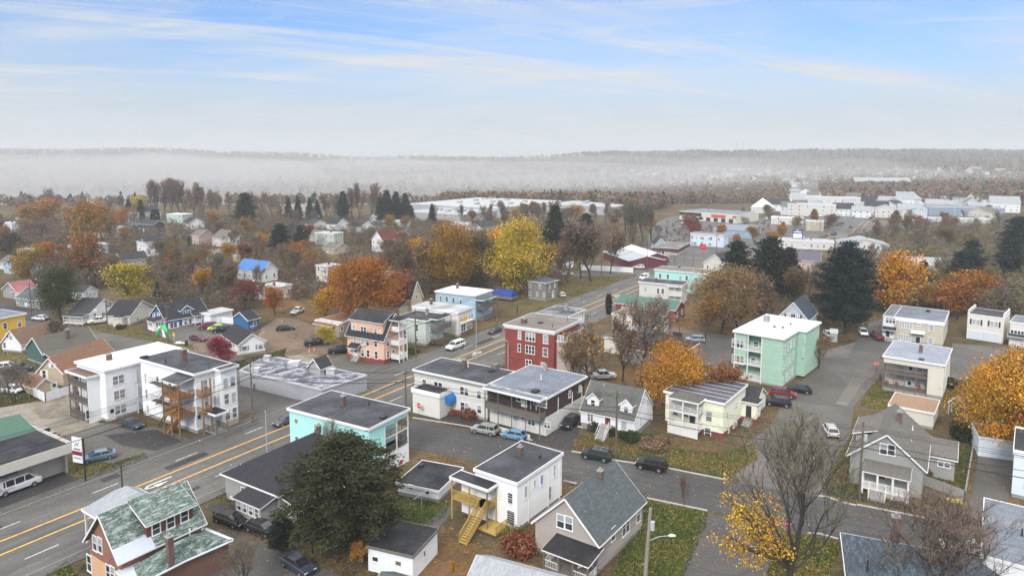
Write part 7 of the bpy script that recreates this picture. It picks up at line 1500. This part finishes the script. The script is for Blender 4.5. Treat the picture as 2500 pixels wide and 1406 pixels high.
pt('lawn','p',[(60,1440),(165,1368),(215,1440)],M_GRASSG)
pt('field','p',[(1362,690),(1400,676),(1530,676),(1478,706),(1400,725),(1365,722)],M_OL)
pt('parking_lot','p',[(1525,690),(1590,650),(1560,625),(1640,610),(1770,602),(1775,640),(1650,655)],M_LOT);pt('parking_lot','p',[(1640,533),(1850,542),(1890,560),(1800,575),(1640,562)],M_LOT)
pt('side_street','p',[(1230,722),(1310,760),(1420,762),(1440,742),(1290,735),(1225,715)],M_LOT);pt('side_street','p',[(1380,676),(1500,672),(1590,668),(1600,658),(1400,668)],M_LOT);pt('dirt_yard','p',[(1240,745),(1290,722),(1400,722),(1440,738),(1300,765)],M_OL)
pt('parking_lot','p',[(1590,900),(1640,800),(1790,815),(1785,880),(1700,920)],M_LEAFY);pt('leafy_yard','p',[(1380,985),(1400,900),(1640,900),(1650,1010),(1600,1010)],M_LEAFG);pt('leafy_yard','p',[(1500,800),(1640,740),(1700,800),(1640,830),(1560,850)],M_DIRT);pt('leafy_yard','p',[(1640,740),(1700,740),(1800,800),(1790,822),(1650,800)],M_LEAFG)
pt('driveway','p',[(2070,870),(2110,800),(2150,790),(2170,830),(2140,880)],M_LEAFY) 
pt('hill_road','p',[(380,560),(500,575),(620,590),(620,600),(480,590),(380,570)],M_LOT);pt('field','p',[(400,580),(480,578),(500,600),(430,600)],M_GRASS)
pt('town_lot','p',[(1880,570),(2000,545),(2250,545),(2420,560),(2100,575),(1950,600)],M_SAND) if 0 else pt('parking_lot','p',[(1850,545),(2400,532),(2460,545),(2100,570),(1930,590)],M_LOT)
# green fresh patch of dark asphalt in the lot
pt('asphalt_patch','8',[(612,1185),(640,1145),(765,1145),(745,1215)],M_DRK)
pt('asphalt_patch','p',[(2040,985),(2068,990),(2128,905),(2100,890)],asphalt('pale_asphalt',(.16,.15,.14)))
pt('asphalt_patch','p',[(1850,1120),(1960,1040),(1990,1050),(1900,1150)],MATS['pale_asphalt'])
pt('asphalt_patch','p',[(255,1062),(380,1048),(455,1080),(380,1100),(300,1088)],M_DRK)
for k in range(16):
    rr=random.Random(k);s0=rr.uniform(-70,150);t0=rr.uniform(-6,9);l0=rr.uniform(1.5,9);w0=rr.uniform(.5,1.7)
    struct(patch('asphalt_patch','p',[rp(s0,t0),rp(s0+l0,t0+rr.uniform(-.1,.1)),rp(s0+l0,t0+w0),rp(s0,t0+w0)],.0225,M_DRK if k%3 else MATS['pale_asphalt'],world=True))
for k,(x_,y_) in enumerate(((560,1150),(900,1010),(1150,905),(1250,1130),(1640,1200),(1980,1010))):
    c_=G(x_,y_);mh=MB().tube([(0,0,0),(0,0,.012)],.38,14);struct(mk('manhole_cover',mh.mesh('manhole_cover',DARK),loc=(*c_,.021)))
# fallen leaves and grass blades, too many to count
def litter(name,n,pick,size,cols,seed,up=0.,z=.02):
    r=np.random.default_rng(seed);P_=[]
    while len(P_)<n:
        c=pick(r)
        if c is None: continue
        P_+=c
    P_=np.array(P_[:n]);m=len(P_);cen=np.concatenate([P_,np.full((m,1),z)],1)
    d=r.normal(size=(m,3))
    if up: d[:,:2]*=.35;d[:,2]=np.abs(d[:,2])+.6;cen[:,2]=size*.35
    else: d[:,2]*=.12
    pal=np.array(cols);c=pal[r.integers(0,len(cols),m)]*r.uniform(.6,1.3,(m,1))
    n_=len(cen);a=d/np.linalg.norm(d,axis=1)[:,None];b=np.cross(a,(0,0,1.));b/=np.linalg.norm(b,axis=1)[:,None]+1e-9
    s_=(size*r.uniform(.6,1.4,m))[:,None];A=a*s_*.5;B=b*s_*(.1 if up else .35);v=np.stack([cen-A-B,cen+A*.6-B,cen+A+B*.5,cen-A+B],1).reshape(-1,3)
    me=bpy.data.meshes.new(name);me.vertices.add(4*n_);me.vertices.foreach_set('co',v.ravel());me.loops.add(4*n_);me.loops.foreach_set('vertex_index',np.arange(4*n_));me.polygons.add(n_);me.polygons.foreach_set('loop_start',np.arange(0,4*n_,4));me.polygons.foreach_set('loop_total',np.full(n_,4));me.update(calc_edges=True);me.materials.append(WOODM)
    at=me.color_attributes.new('tint','FLOAT_COLOR','POINT');cc=np.ones((4*n_,4),np.float32);cc[:,:3]=np.repeat(c,4,0);at.data.foreach_set('color',cc.ravel());o=mk(name,me);o['kind']='stuff';return o
def pick_leaf(r):
    y=r.uniform(55,260);x=y*r.uniform(-.8,.8)
    if not clear(x,y,.3): return None
    s_=r.uniform(.8,4.);k=int(r.uniform(6,60));g=r.normal(size=(k,2))*s_;return [(x+a,y+b) for a,b in g]
LAW=[p for n_,p in LP if n_ in('lawn','grass','field')]
def pick_blade(r):
    p=LAW[r.integers(0,len(LAW))];xs=[a for a,b in p];ys_=[b for a,b in p];o=[]
    ar=(max(xs)-min(xs))*(max(ys_)-min(ys_))
    for k in range(int(min(900,ar*3))):
        x=r.uniform(min(xs),max(xs));y=r.uniform(min(ys_),max(ys_))
        if inside(x,y,p): o.append((x,y))
    return o or None
litter('fallen_leaves',32000,pick_leaf,.17,[(.3,.14,.05),(.36,.19,.05),(.22,.09,.04),(.2,.13,.08),(.42,.25,.06),(.14,.08,.05)],5)
litter('fallen_leaves',6500,pick_blade,.16,[(.34,.16,.05),(.4,.22,.05),(.24,.1,.04),(.45,.28,.06)],6,z=.05)
litter('grass_blades',60000,pick_blade,.3,[(.045,.08,.018),(.06,.1,.022),(.1,.115,.035),(.035,.055,.012)],7,up=1)
# kerb stones
def kerb(pts,w=.17,hh=.15,T_='p'):
    P_=[G(*q(T_,p)) for p in pts];mb=MB()
    for a,b in zip(P_,P_[1:]): mb.beam((*a,hh/2),(*b,hh/2),w,hh)
    o=mb.obj('kerb',M_KERBW);return struct(o)
M_KERBW=plain('pale_kerb',(.45,.43,.4),.8,.15,.6)
kerb([(1008,1020),(1135,1040),(1300,1075)]);kerb([(1395,1102),(1420,1106)]);kerb([(1490,1122),(1555,1132)]);kerb([(1625,1142),(1775,1172)]);kerb([(1375,1174),(1408,1181)]);kerb([(1579,1216),(1727,1247)]);kerb([(1990,1210),(2018,1213),(2045,1222)]);kerb([(2058,1227),(2090,1234)]);kerb([(2092,1232),(2200,1253),(2338,1280)]);kerb([(1972,1302),(2000,1303),(2046,1316)])
kerb([(660,945),(720,957),(790,965)]);
# ---------------------------------------------------------------- undergrowth between the houses
def brush(name,poly,n,seed,cols,hr=(1.,4.)):
    xs=[p[0] for p in poly];ys_=[p[1] for p in poly];r_=random.Random(seed);pts=[];t=0
    while len(pts)<n and t<n*12:
        t+=1;x=r_.uniform(min(xs),max(xs));y=r_.uniform(min(ys_),max(ys_))
        if inside(x,y,poly):
            X,Y=G(x,y)
            if clear(X,Y,1.2,cor=24 if Y>230 else 9) and not any((X-G_[0])**2+(Y-G_[1])**2<20 for G_ in PKD): pts.append((X,Y))
    it=iter(pts);woods(name,len(pts),lambda r: next(it),cols,hr=hr,seed=seed,per=110,fine=.2,thin=True) if pts else None
PKD=[tuple(o.location[:2]) for o in C.objects if o.get('category') in('car','pickup','van')]
UG=[(.12,.09,.068),(.14,.105,.08),(.1,.085,.06),(.17,.1,.05),(.13,.11,.09),(.095,.085,.05),(.15,.12,.095)]
brush('undergrowth',[(370,750),(380,630),(560,600),(1010,600),(1200,600),(1390,610),(1380,700),(1270,710),(1010,730),(760,730),(640,745),(560,790),(480,745)],1500,11,UG,(1.5,7))
brush('undergrowth',[(0,540),(380,540),(420,600),(330,690),(180,720),(0,690)],1100,12,UG,(2,8))
brush('undergrowth',[(400,530),(1080,540),(1500,555),(1500,620),(1080,600),(600,600),(420,590)],1500,13,UG,(2,8))
brush('undergrowth',[(2080,560),(2500,545),(2500,770),(2330,770),(2130,760),(2040,690)],1900,14,UG+[(.17,.16,.08)]*3,(2.5,8.5))
brush('undergrowth',[(1560,600),(1640,540),(1880,545),(1890,570),(1740,600),(1600,620)],120,17,UG,(1,3));brush('undergrowth',[(1650,700),(1770,690),(1990,680),(2140,760),(2110,800),(2010,850),(1990,780),(1880,770),(1700,800)],260,15,UG,(1,4))
brush('undergrowth',[(1390,930),(1600,880),(1660,960),(1650,1010),(1420,980)],60,16,UG,(.6,1.6))
# ---------------------------------------------------------------- poles and wires
def pole(x,yb,yt,label,arm=True,r=.15,T_='p',lean=(0,0),trans=False,lamp=None,m=None,nm='utility_pole',cat='utility pole',armz=.92,armdir=None):
    X,Y=G(*q(T_,(x,yb)));h_=zof(q(T_,(x,yt)),q(T_,(x,yb)));e=tag(mk(nm,None,loc=(X,Y,0)),label,cat,'utility poles along the streets' if cat=='utility pole' else None)
    MB().tube([(0,0,-.2),(lean[0]*.5,lean[1]*.5,h_*.5),(lean[0],lean[1],h_)],[r*1.15,r,r*.8],8).obj('pole_shaft',m or POLEW,e)
    a=R(armdir if armdir is not None else A_M+90);d=np.array((math.cos(a),math.sin(a),0))
    top=np.array((lean[0],lean[1],0))
    if arm:
        mb=MB();mb.beam(top*armz+(-d)*1.1+(0,0,h_*armz),top*armz+d*1.1+(0,0,h_*armz),.1,.12);c=mb.obj('crossarm',POLEW,e)
        mi=MB()
        for k in(-1.,-.5,.5,1.): p=top*armz+d*k;mi.tube([(p[0],p[1],h_*armz+.05),(p[0],p[1],h_*armz+.25)],.05,6)
        mi.obj('insulators',STEEL,c)
    if trans: MB().tube([(top[0]*.8+.32,top[1]*.8-.15,h_*.76),(top[0]*.8+.32,top[1]*.8-.15,h_*.76+.9)],.24,10).obj('transformer',plain('transformer_grey',(.42,.46,.46),.5),e)
    if lamp:
        la=R(lamp);ld=np.array((math.cos(la),math.sin(la),0));z=h_*.62;b_=top*.6
        am=MB().tube([tuple(b_+(0,0,z)),tuple(b_+ld*1.2+(0,0,z+.45)),tuple(b_+ld*2.4+(0,0,z+.5))],.045,6).obj('lamp_arm',STEEL,e)
        MB().tube([tuple(b_+ld*2.2+(0,0,z+.5)),tuple(b_+ld*2.5+(0,0,z+.52)),tuple(b_+ld*2.95+(0,0,z+.45))],[.08,.17,.09],8).obj('lamp_head',TRIM,am)
    return (X,Y,h_,top,d,armz)
P={}
P['a']=pole(617,1030,870,'tall wooden utility pole at the right corner of the white apartment house',trans=True)
P['b']=pole(1015,873,755,'utility pole between the peach and pale green houses')
P['c']=pole(1213,801,693,'utility pole by the light blue house porch')
P['d']=pole(991,993,903,'utility pole in front of the low annex of the long white building',armdir=60)
P['e']=pole(1504,1116,953,'dark utility pole in front of the cape cottage',armdir=60)
P['f']=pole(2098,1220,1030,'utility pole at the left corner of the bungalow',armdir=60,trans=True)
P['g']=pole(1572,1450,1240,'leaning grey utility pole with transformer and street lamp, bottom centre',lean=(.5,0),trans=True,lamp=5,r=.2,arm=False,m=plain('pale_pole',(.26,.24,.21),.95,.2))
P['h']=pole(1468,671,620,'utility pole on the grass before the maroon building')
P['i']=pole(1579,670,594,'utility pole at the right end of the maroon building')
P['j']=pole(1671,640,574,'pale pole right of the maroon building',r=.1);P['k']=pole(1692,652,606,'pole in the lot behind the far aqua house',r=.1)
P['l']=pole(77,772,690,'utility pole left of the dense dark green tree');P['m']=pole(263,806,732,'street pole in front of the white shuttered house',lamp=200);P['n']=pole(411,836,742,'dark pole in front of the deep blue house')
P['o']=pole(1658,835,772,'utility pole behind the white blank-walled building');P['p']=pole(1371,671,618,'utility pole at the left end of the white fence');P['q']=pole(1420,742,655+20,'slim pale pole by the weathered grey house',arm=False,r=.07)
P['r']=pole(1749,620,570,'utility pole near the blue-white block');P['s']=pole(1864,598,528,'utility pole beside the blue warehouse');P['t']=pole(1899,580,528,'utility pole left of the blue sign on posts');P['u']=pole(2001,580,535,'utility pole by the cypress near the blue sign');P['v']=pole(545,880,818,'thin pole by the crimson tree',arm=False,r=.08);P['w']=pole(432,583,533,'pole on the left hill before the pale mint block');P['x']=pole(452,574,540,'second pole on the left hill',r=.1)
pole(1163,878,777,'tall slim grey lamp pole right of the white pickup',arm=False,r=.07,m=STEEL,nm='lamp_pole',cat='street pole');pole(652,1106,1003,'slim grey pole left of the aqua house',arm=False,r=.09,m=STEEL,nm='lamp_pole',cat='street pole')
pole(299,1198,1134,'short dark pole behind the green shingle roof ridge',arm=False,r=.09,m=DARK,nm='street_pole',cat='street pole');pole(1333,505,472,'thin mast rising before the fog bank',arm=False,r=.25,nm='mast',cat='mast');
for x_,lb in ((1795,'taller thin radio mast on the far ridge'),(1811,'shorter thin radio mast on the far ridge')):
    X,Y=(x_-1250)/1700*2950,2950;hh=float(hgt(X,Y));tag(mk('radio_mast',MB().tube([(0,0,0),(0,0,62 if x_<1800 else 52)],[1.2,.5],4).mesh('radio_mast',STEEL),loc=(X,Y,hh)),lb,'radio mast')
WIRE=plain('wire',(.015,.015,.015),.6);NW=[0]
def wire(a,b,sag,r=.022,label=None):
    a=np.array(a,float);b=np.array(b,float);pts=[a+(b-a)*t-np.array((0,0,sag*4*t*(1-t))) for t in np.linspace(0,1,11)];c=(a+b)/2
    mb=MB().tube([p-c for p in pts],r,4);o=mb.mesh('overhead_wire',WIRE);tag(mk('overhead_wire',o,loc=tuple(c)),label,'wire','overhead wires')
def span(A_,B_,name,n=4,sag=.9,r=.024,low=True):
    for i,k in enumerate((-1.,-.35,.45,1.)[:n]):
        a=(A_[0]+A_[3][0]*A_[5]+A_[4][0]*k,A_[1]+A_[3][1]*A_[5]+A_[4][1]*k,A_[2]*A_[5]+.25);b=(B_[0]+B_[3][0]*B_[5]+B_[4][0]*k,B_[1]+B_[3][1]*B_[5]+B_[4][1]*k,B_[2]*B_[5]+.25);wire(a,b,sag,r,('nearest','second','third','farthest')[i]+' crossarm wire '+name)
    if low:
        wire((A_[0],A_[1],A_[2]*.68),(B_[0],B_[1],B_[2]*.68),sag,.055,'thick lower cable '+name);wire((A_[0],A_[1],A_[2]*.75),(B_[0],B_[1],B_[2]*.75),sag*.8,.035,'thin middle cable '+name)
def off(p,dx,dy): return (p[0]+dx,p[1]+dy,p[2],np.zeros(3),p[4],p[5])
a=P['a'];span(off(a,-U[0]*52,-U[1]*52),a,'crossing the showroom lot, left',4,1.2);span(a,P['b'],'from the apartment pole to the peach house pole',4,1.2);span(P['b'],P['c'],'above the pale green house',4,1.);span(P['c'],P['i'],'along the far main road',3,1.4,low=False)
span(P['d'],P['e'],'across the front of the cape cottage',3,.9);span(P['e'],P['f'],'across the front of the cream house',3,1.);span(P['d'],a,'crossing over the main road',2,.6);f_=P['f'];span(f_,off(f_,38,-17),'over the bungalow porch',3,.8)
span(P['l'],P['m'],'over the street before the white shuttered house',2,.7,low=False);span(P['m'],P['n'],'before the cream gabled house',2,.7,low=False)
g_=P['g'];
for k,(dx,dy,z1,z0) in enumerate(((-9,-4,4.,9.2),(-12,-9,3.5,8.3),(-14,-14,5.,7.5))): wire((g_[0]+.4,g_[1],z0),(g_[0]+dx,g_[1]+dy,z1),.3,.018,('upper','middle','lower')[k]+' service wire from the leaning pole, bottom centre')
# ---------------------------------------------------------------- signs
SIGNR=plain('sign_red',(.5,.02,.03),.5,.05);SIGNW=plain('sign_white',(.75,.75,.75),.5,.05);SIGNG=plain('sign_green',(.02,.2,.1),.5,.05)
FONT={'S':['111','100','111','001','111'],'T':['111','010','010','010','010'],'O':['111','101','101','101','111'],'P':['111','101','111','100','100']}
def stop(x,yb,yt,T_,label,face):
    X,Y=G(*q(T_,(x,yb)));h_=max(2.6,min(3.4,zof(q(T_,(x,yt)),q(T_,(x,yb)))));e=tag(mk('stop_sign',None,loc=(X,Y,0),rz=R(face)+math.pi/2),label,'stop sign')
    MB().tube([(0,0,0),(0,0,h_)],.04,6).obj('sign_post',DARK,e);oc=[(.5*math.cos(R(22.5+45*k)),h_-.45+.5*math.sin(R(22.5+45*k))) for k in range(8)];p=MB().extr(oc,'y',-.07,-.045).obj('sign_plate',SIGNR,e)
    oc2=[(x_*1.08,(z_-(h_-.45))*1.08+h_-.45) for x_,z_ in oc];MB().extr(oc2,'y',-.045,-.035).obj('sign_border',SIGNW,p);mb=MB()
    for i,ch in enumerate('STOP'):
        for r_,row in enumerate(FONT[ch]):
            for c_,v_ in enumerate(row):
                if v_=='1': x0=-.37+i*.195+c_*.05;z0=h_-.45+.13-r_*.06;mb.box(x0,-.08,z0-.055,x0+.045,-.07,z0)
    mb.obj('lettering',SIGNW,p);return e,h_
stop(1574,1320,1190,'6','red stop sign in front of the low white annex',235);e,h_=stop(1090,905,795,'8','red stop sign beside the recessed-porch house',250);MB().box(-.45,-.02,h_+.05,.45,.02,h_+.25).obj('street_name_plate',SIGNG,e)
e,h_=stop(1922,1335,1262,'p','red stop sign behind the maple trunk, bottom right',255);MB().box(-.5,-.02,h_+.05,.35,.02,h_+.28).obj('street_name_plate',SIGNG,e)
def board(nm,label,x,yb,h,w,zb,zt,m,face,T_='p',posts=(0,),cat='sign',pm=None,world=None):
    X,Y=world or G(*q(T_,(x,yb)));e=tag(mk(nm,None,loc=(X,Y,0),rz=R(face)+math.pi/2),label,cat);mb=MB()
    for px in posts: mb.box(px-.09,-.09,0,px+.09,.09,h)
    mb.obj('sign_post' if len(posts)==1 else 'sign_posts',pm or DARK,e);b_=MB().box(-w/2,-.2,zb,w/2,-.1,zt).obj('sign_panel',m,e);return e,b_
s=zof((190,1068),(195,1172));e,b_=board('shop_sign','tall white shop sign with maroon band on a black post, left',196,1172,s,1.9,s-3.6,s+.1,SIGNW,250,posts=(1.05,));MB().box(-.95,-.22,s-2.5,.95,-.2,s-1.9).obj('sign_band',plain('maroon_band',(.22,.02,.05),.5),b_);mb=MB();mb.tube([(-.5,-.21,s-1.2),(-.1,-.21,s-.7),(.1,-.21,s-1.1),(.4,-.21,s-.5)],.05,4);[mb.box(-.6+k*.22,-.22,s-1.7,-.45+k*.22,-.2,s-1.5) for k in range(6)];[mb.box(-.7+k*.2,-.22,s-3.0,-.58+k*.2,-.2,s-2.85) for k in range(7)];mb.obj('lettering',DARK,b_)
X,Y=G(*tp('5',1665,630));e,b_=board('warning_sign','yellow diamond warning sign beside the cross street, left',0,0,3.,.1,2.,2.1,STEEL,245,world=(X,Y),pm=STEEL);dm=[(0,1.9),(.6,2.5),(0,3.1),(-.6,2.5)];MB().extr(dm,'y',-.14,-.11).obj('diamond_plate',plain('warning_yellow',(.8,.4,.02),.5),e)
board('street_sign','small green street sign on a post at the far corner',1434,797,3.2,1.4,2.8,3.2,SIGNG,230,posts=(0,),pm=plain('sign_post_red',(.3,.06,.05)))
board('road_sign','small green sign by the side street near the weathered house',1263,765,3.,1.1,2.5,3.,SIGNG,230)
e,b_=board('shop_sign','round-cornered red sign on a red post by the far lot',1716,622,2.8,2.8,2.6,5.,SIGNR,240,pm=SIGNR);MB().box(-.7,-.22,3.6,.8,-.2,4.).obj('emblem',plain('pale_red',(.6,.2,.2)),b_)
e,b_=board('shop_sign','brown and white panel sign on a thick dark post',1647,640,3.,2.8,2.7,4.3,plain('sign_brown',(.2,.1,.08)),240);MB().box(-1.2,-.22,3.1,1.2,-.2,3.9).obj('sign_face',plain('sign_tan',(.5,.4,.36)),b_)
SB=plain('sign_blue',(.06,.05,.24),.5);e,b_=board('pylon_sign','tall dark blue pylon sign on two posts above the pines',1946,603,8.8,4.6,7.1,8.9,SB,245,posts=(-2.2,2.2),pm=SB);MB().box(-.6,-.24,8.3,.6,-.2,8.8).obj('emblem',plain('pale_yellow',(.6,.5,.35)),b_);MB().box(-1.7,-.24,7.4,1.7,-.2,7.9).obj('sign_face',SIGNW,b_);MB().box(2.3,-.2,4.4,3.9,-.1,5.7).obj('side_panel',SB,e);MB().box(2.6,-.24,4.8,3.6,-.2,5.3).obj('sign_face',SIGNW,b_);MB().box(-2.0,-.2,4.8,2.,-.1,6.7).obj('price_panel',SIGNW,e)
e,b_=board('menu_board','dark board on posts beside the silver SUV lot',1654,836,2.6,2.4,1.6,2.6,DARK,240,posts=(-1,1))
# ---------------------------------------------------------------- fences
def fence(label,pts,h,m,T_='p',picket=None,z=0,postgap=2.4,name='fence'):
    P_=[np.array(G(*q(T_,p))) for p in pts];c=P_[0];e=tag(mk(name,None,loc=(c[0],c[1],0)),label,'fence');mb=MB();pm=MB()
    for a,b in zip(P_,P_[1:]):
        a=a-c;b=b-c
        if picket is None: mb.beam((*a,h/2+.05),(*b,h/2+.05),.05,h-.1)
        else:
            L_=np.linalg.norm(b-a);n=max(1,int(L_/picket))
            for i in range(n+1): p=a+(b-a)*i/n;mb.beam((*p,.05),(*p,h),.02 if picket<.5 else .04)
            mb.beam((*a,h),(*b,h),.05);mb.beam((*a,.3),(*b,.3),.04)
        L_=np.linalg.norm(b-a);n=max(1,int(L_/postgap))
        for i in range(n+1): p=a+(b-a)*i/n;pm.box(p[0]-.06,p[1]-.06,0,p[0]+.06,p[1]+.06,h+.12)
    mb.obj('fence_panel',m,e);pm.obj('fence_posts',m,e);return e
VW=plain('vinyl_white',(.74,.75,.77),.5,.05)
fence('white vinyl fence around the small tan garage',[(325,1130),(435,1178),(690,1100)],1.8,VW,'5');fence('long white fence in front of the maroon building',[(690,1250),(930,1262),(1192,1275)],2.2,VW,'3');fence('short white fence panel left of the maroon building',[(522,1242),(622,1222)],2.6,VW,'3')
fence('white vinyl fence behind the cars of the deep blue house',[(2000,440),(2110,425),(2250,440),(2330,470)],1.8,VW,'5')
fence('grey stockade fence at the bungalow side yard',[(1440,600),(1800,738)],1.5,plain('grey_fence',(.3,.3,.29),.9,.2),'d');fence('thin wire fence along the leafy driveway on the right',[(1800,738),(1875,290)],1.3,STEEL,'d',picket=.6)
fence('chain-link fence between the black cars and driveway',[(1900,915),(2120,1000),(2331,1085)],1.2,DARK,'a',picket=.5);fence('wire fence at the edge of the bottom driveway',[(340,1130),(520,1200),(740,1275)],1.2,DARK,'b',picket=.5)
fence('dark railing in front of the patched black flat roof',[(0,1055),(320,1085),(640,1085)],1.,DARK,'6',picket=1.6);fence('dark low fence at the left edge by the sandy lot',[(0,1190),(150,1180),(280,1165)],1.4,WOODG,'5',picket=.4)
# ---------------------------------------------------------------- yard things
GR=plain('inflatable_green',(.02,.75,.12),.4,.05);c=G(*tp('5',1560,560));e=tag(mk('inflatable_arch',None,loc=(c[0],c[1],0),rz=R(-20),scale=.8),'bright green inflatable arch with white creature in front of the blue house','inflatable')
arc=[(-2.6,0,0),(-2.3,0,1.3),(-1.5,0,2.7),(-.3,0,3.5),(.9,0,3.1),(1.8,0,2.),(2.2,0,.7),(2.2,0,0)];MB().tube(arc,[.45,.4,.38,.42,.4,.38,.36,.4],8).obj('arch_tube',GR,e,True);MB().tube([(-1.2,-.4,3.0),(-1.2,-.4,3.6)],[.45,.3],8).obj('white_head',TRIM,e);MB().tube([(-.4,0,2.2),(.6,-.3,.9),(1.2,-.5,.1)],[.22,.3,.2],6).tube([(.3,0,2.4),(.2,-.2,1.),(.1,-.4,.1)],[.2,.25,.15],6).obj('white_legs',TRIM,e)
c=G(*tp('5',1778,635));tag(mk('trash_bin',MB().box(-.35,-.35,0,.35,.35,1.1).box(-.38,-.4,1.1,.38,.38,1.18).mesh('trash_bin',DARK),loc=(*c,0),rz=.4),'black wheeled trash bin near the yellow warning sign','trash bin')
c=G(*tp('5',1715,622));tag(mk('junk_pile',MB().box(-1.2,-.3,.1,1.2,.4,.25).box(-.9,-.1,.25,.2,.5,.5).mesh('junk_pile',TRIM),loc=(*c,0),rz=.2),'pale boards lying on the verge by the warning sign','boards')
for k,(x_,y_) in enumerate(((527,700),(575,688))):
    c=G(*tp('6',x_,y_));e=tag(mk('traffic_cone',None,loc=(*c,0)),['left','right'][k]+' one of two orange cones by the gravel lot','traffic cone','orange traffic cones');MB().tube([(0,0,.05),(0,0,.9)],[.2,.04],8).box(-.25,-.25,0,.25,.25,.05).obj('cone_body',plain('cone_orange',(.8,.16,.03),.5),e);MB().tube([(0,0,.4),(0,0,.6)],[.135,.1],8).obj('white_band',TRIM,e)
c=G(*tp('d',1640,300));e=tag(mk('garden_table',None,loc=(*c,0),rz=.3),'small white table on the leafy lawn behind the bungalow','table');MB().box(-.9,-.5,.7,.9,.5,.78).obj('tabletop',TRIM,e)
for sx in(-.7,.7): MB().box(sx-.05,-.4,0,sx+.05,.4,.7).obj('leg',TRIM,e)
c=G(*tp('d',1710,745));tag(mk('planter',MB().box(-.9,-.25,0,.9,.25,.35).box(-.8,-.15,.35,.8,.15,.4).mesh('planter',plain('planter_yellow',(.65,.5,.06),.6)),loc=(*c,0),rz=-.25),'low yellow planter on the grass by the stockade fence','planter')
# clothes-line post in the green yard
c=G(*tp('b',1490,815));e=tag(mk('clothesline_post',None,loc=(*c,0),rz=R(57)),'grey T-shaped clothesline post on the bright green yard','clothesline post');MB().tube([(0,0,0),(0,0,2.1)],.05,6).obj('post',STEEL,e);MB().beam((-1.6,0,2.1),(1.6,0,2.1),.08).obj('crossbar',STEEL,e)
tarp=G(*tp('6',2410,200));e=tag(mk('tarp_shelter',None,loc=(*tarp,0),rz=R(58)),'blue tarp-covered trailer right of the light blue house','tarp');MB().extr([(-2,1.3),(2,1.3),(1.6,3.),(0,3.4),(-1.6,3.)],'y',-3,4).obj('tarp_cover',plain('tarp_blue',(.03,.07,.3),.5,.2),e);MB().box(-2,-3.4,.5,2,4.4,1.3).obj('trailer_bed',WOODG,e)
# white chair and blue tubs by the taupe porch
c=G(*tp('c',650,1395));tag(mk('garden_chair',MB().box(-.3,-.3,.35,.3,.3,.42).box(-.3,.25,.42,.3,.3,1.).box(-.28,-.28,0,-.22,-.22,.35).box(.22,-.28,0,.28,-.22,.35).box(-.28,.22,0,-.22,.28,.35).box(.22,.22,0,.28,.28,.35).mesh('garden_chair',TRIM),loc=(*c,0),rz=.5),'white garden chair in front of the taupe house porch','chair')

# light snow drifting through the air
r=np.random.default_rng(9);n=1500;y=r.uniform(20,110,n);x=y*r.uniform(-.85,.85,n);z=46-y*.22+y*r.uniform(-.33,.4,n);ok=(z>1)&(z<45-y*.03);x,y,z=x[ok],y[ok],z[ok];n=len(x);d=np.array((.55,.1,-.8))+r.normal(size=(n,3))*.25;d/=np.linalg.norm(d,axis=1)[:,None]
me=quadmesh('falling_snow',np.stack([x,y,z],1),np.full(n,.09)*r.uniform(.5,1.4,n),r,plain('snowflake',(.8,.8,.82),.8,.02),dirs=d,width=.009);mk('falling_snow',me)['kind']='stuff'

def near_lm(o):
    p=proj(*o.location);b=min(LMP,key=lambda a:math.hypot(a[1][0]-p[0],(a[1][1]-p[1])*2.2));dx,dy=p[0]-b[1][0],p[1]-b[1][1]
    return ('above' if dy<-8 and abs(dx)<60 else 'below' if dy>8 and abs(dx)<60 else ('left of' if dx<0 else 'right of'))+' '+b[0].short,p
fh=defaultdict(list)
for h in fg:
    t,p=near_lm(h.o);long_=h.lv>27
    fh[('long pale flat-roofed building' if long_ else 'small pale gabled house')+' in the haze '+t].append((p[0],h.o))
for lab,os_ in fh.items():
    os_.sort(key=lambda a:a[0]);n=len(os_)
    for i,(x_,o) in enumerate(os_): o['label']=lab if n==1 else (('leftmost ' if i==0 else 'rightmost ' if i==n-1 else ORD[i]+' from left, ' if i<12 else '%dth from left, '%(i+1))+lab)
seen=defaultdict(list)
for o in C.objects:
    if o.get('label'):
        w_=o['label'].split()
        if len(w_)>16: o['label']=' '.join(w_[:16])
        seen[o['label']].append(o)
if DEBUG:
    for k_,v_ in seen.items():
        if len(v_)>1: print('DUP',len(v_),k_)
    for o in C.objects:
        if o.parent is None and not o.get('label') and o.get('kind') not in('structure','stuff') and o.type in('MESH','EMPTY'): print('NOLABEL',o.name)
        if o.parent is not None and o.parent.parent is not None and o.parent.parent.parent is not None: print('DEEP',o.name,o.parent.name,o.parent.parent.name)
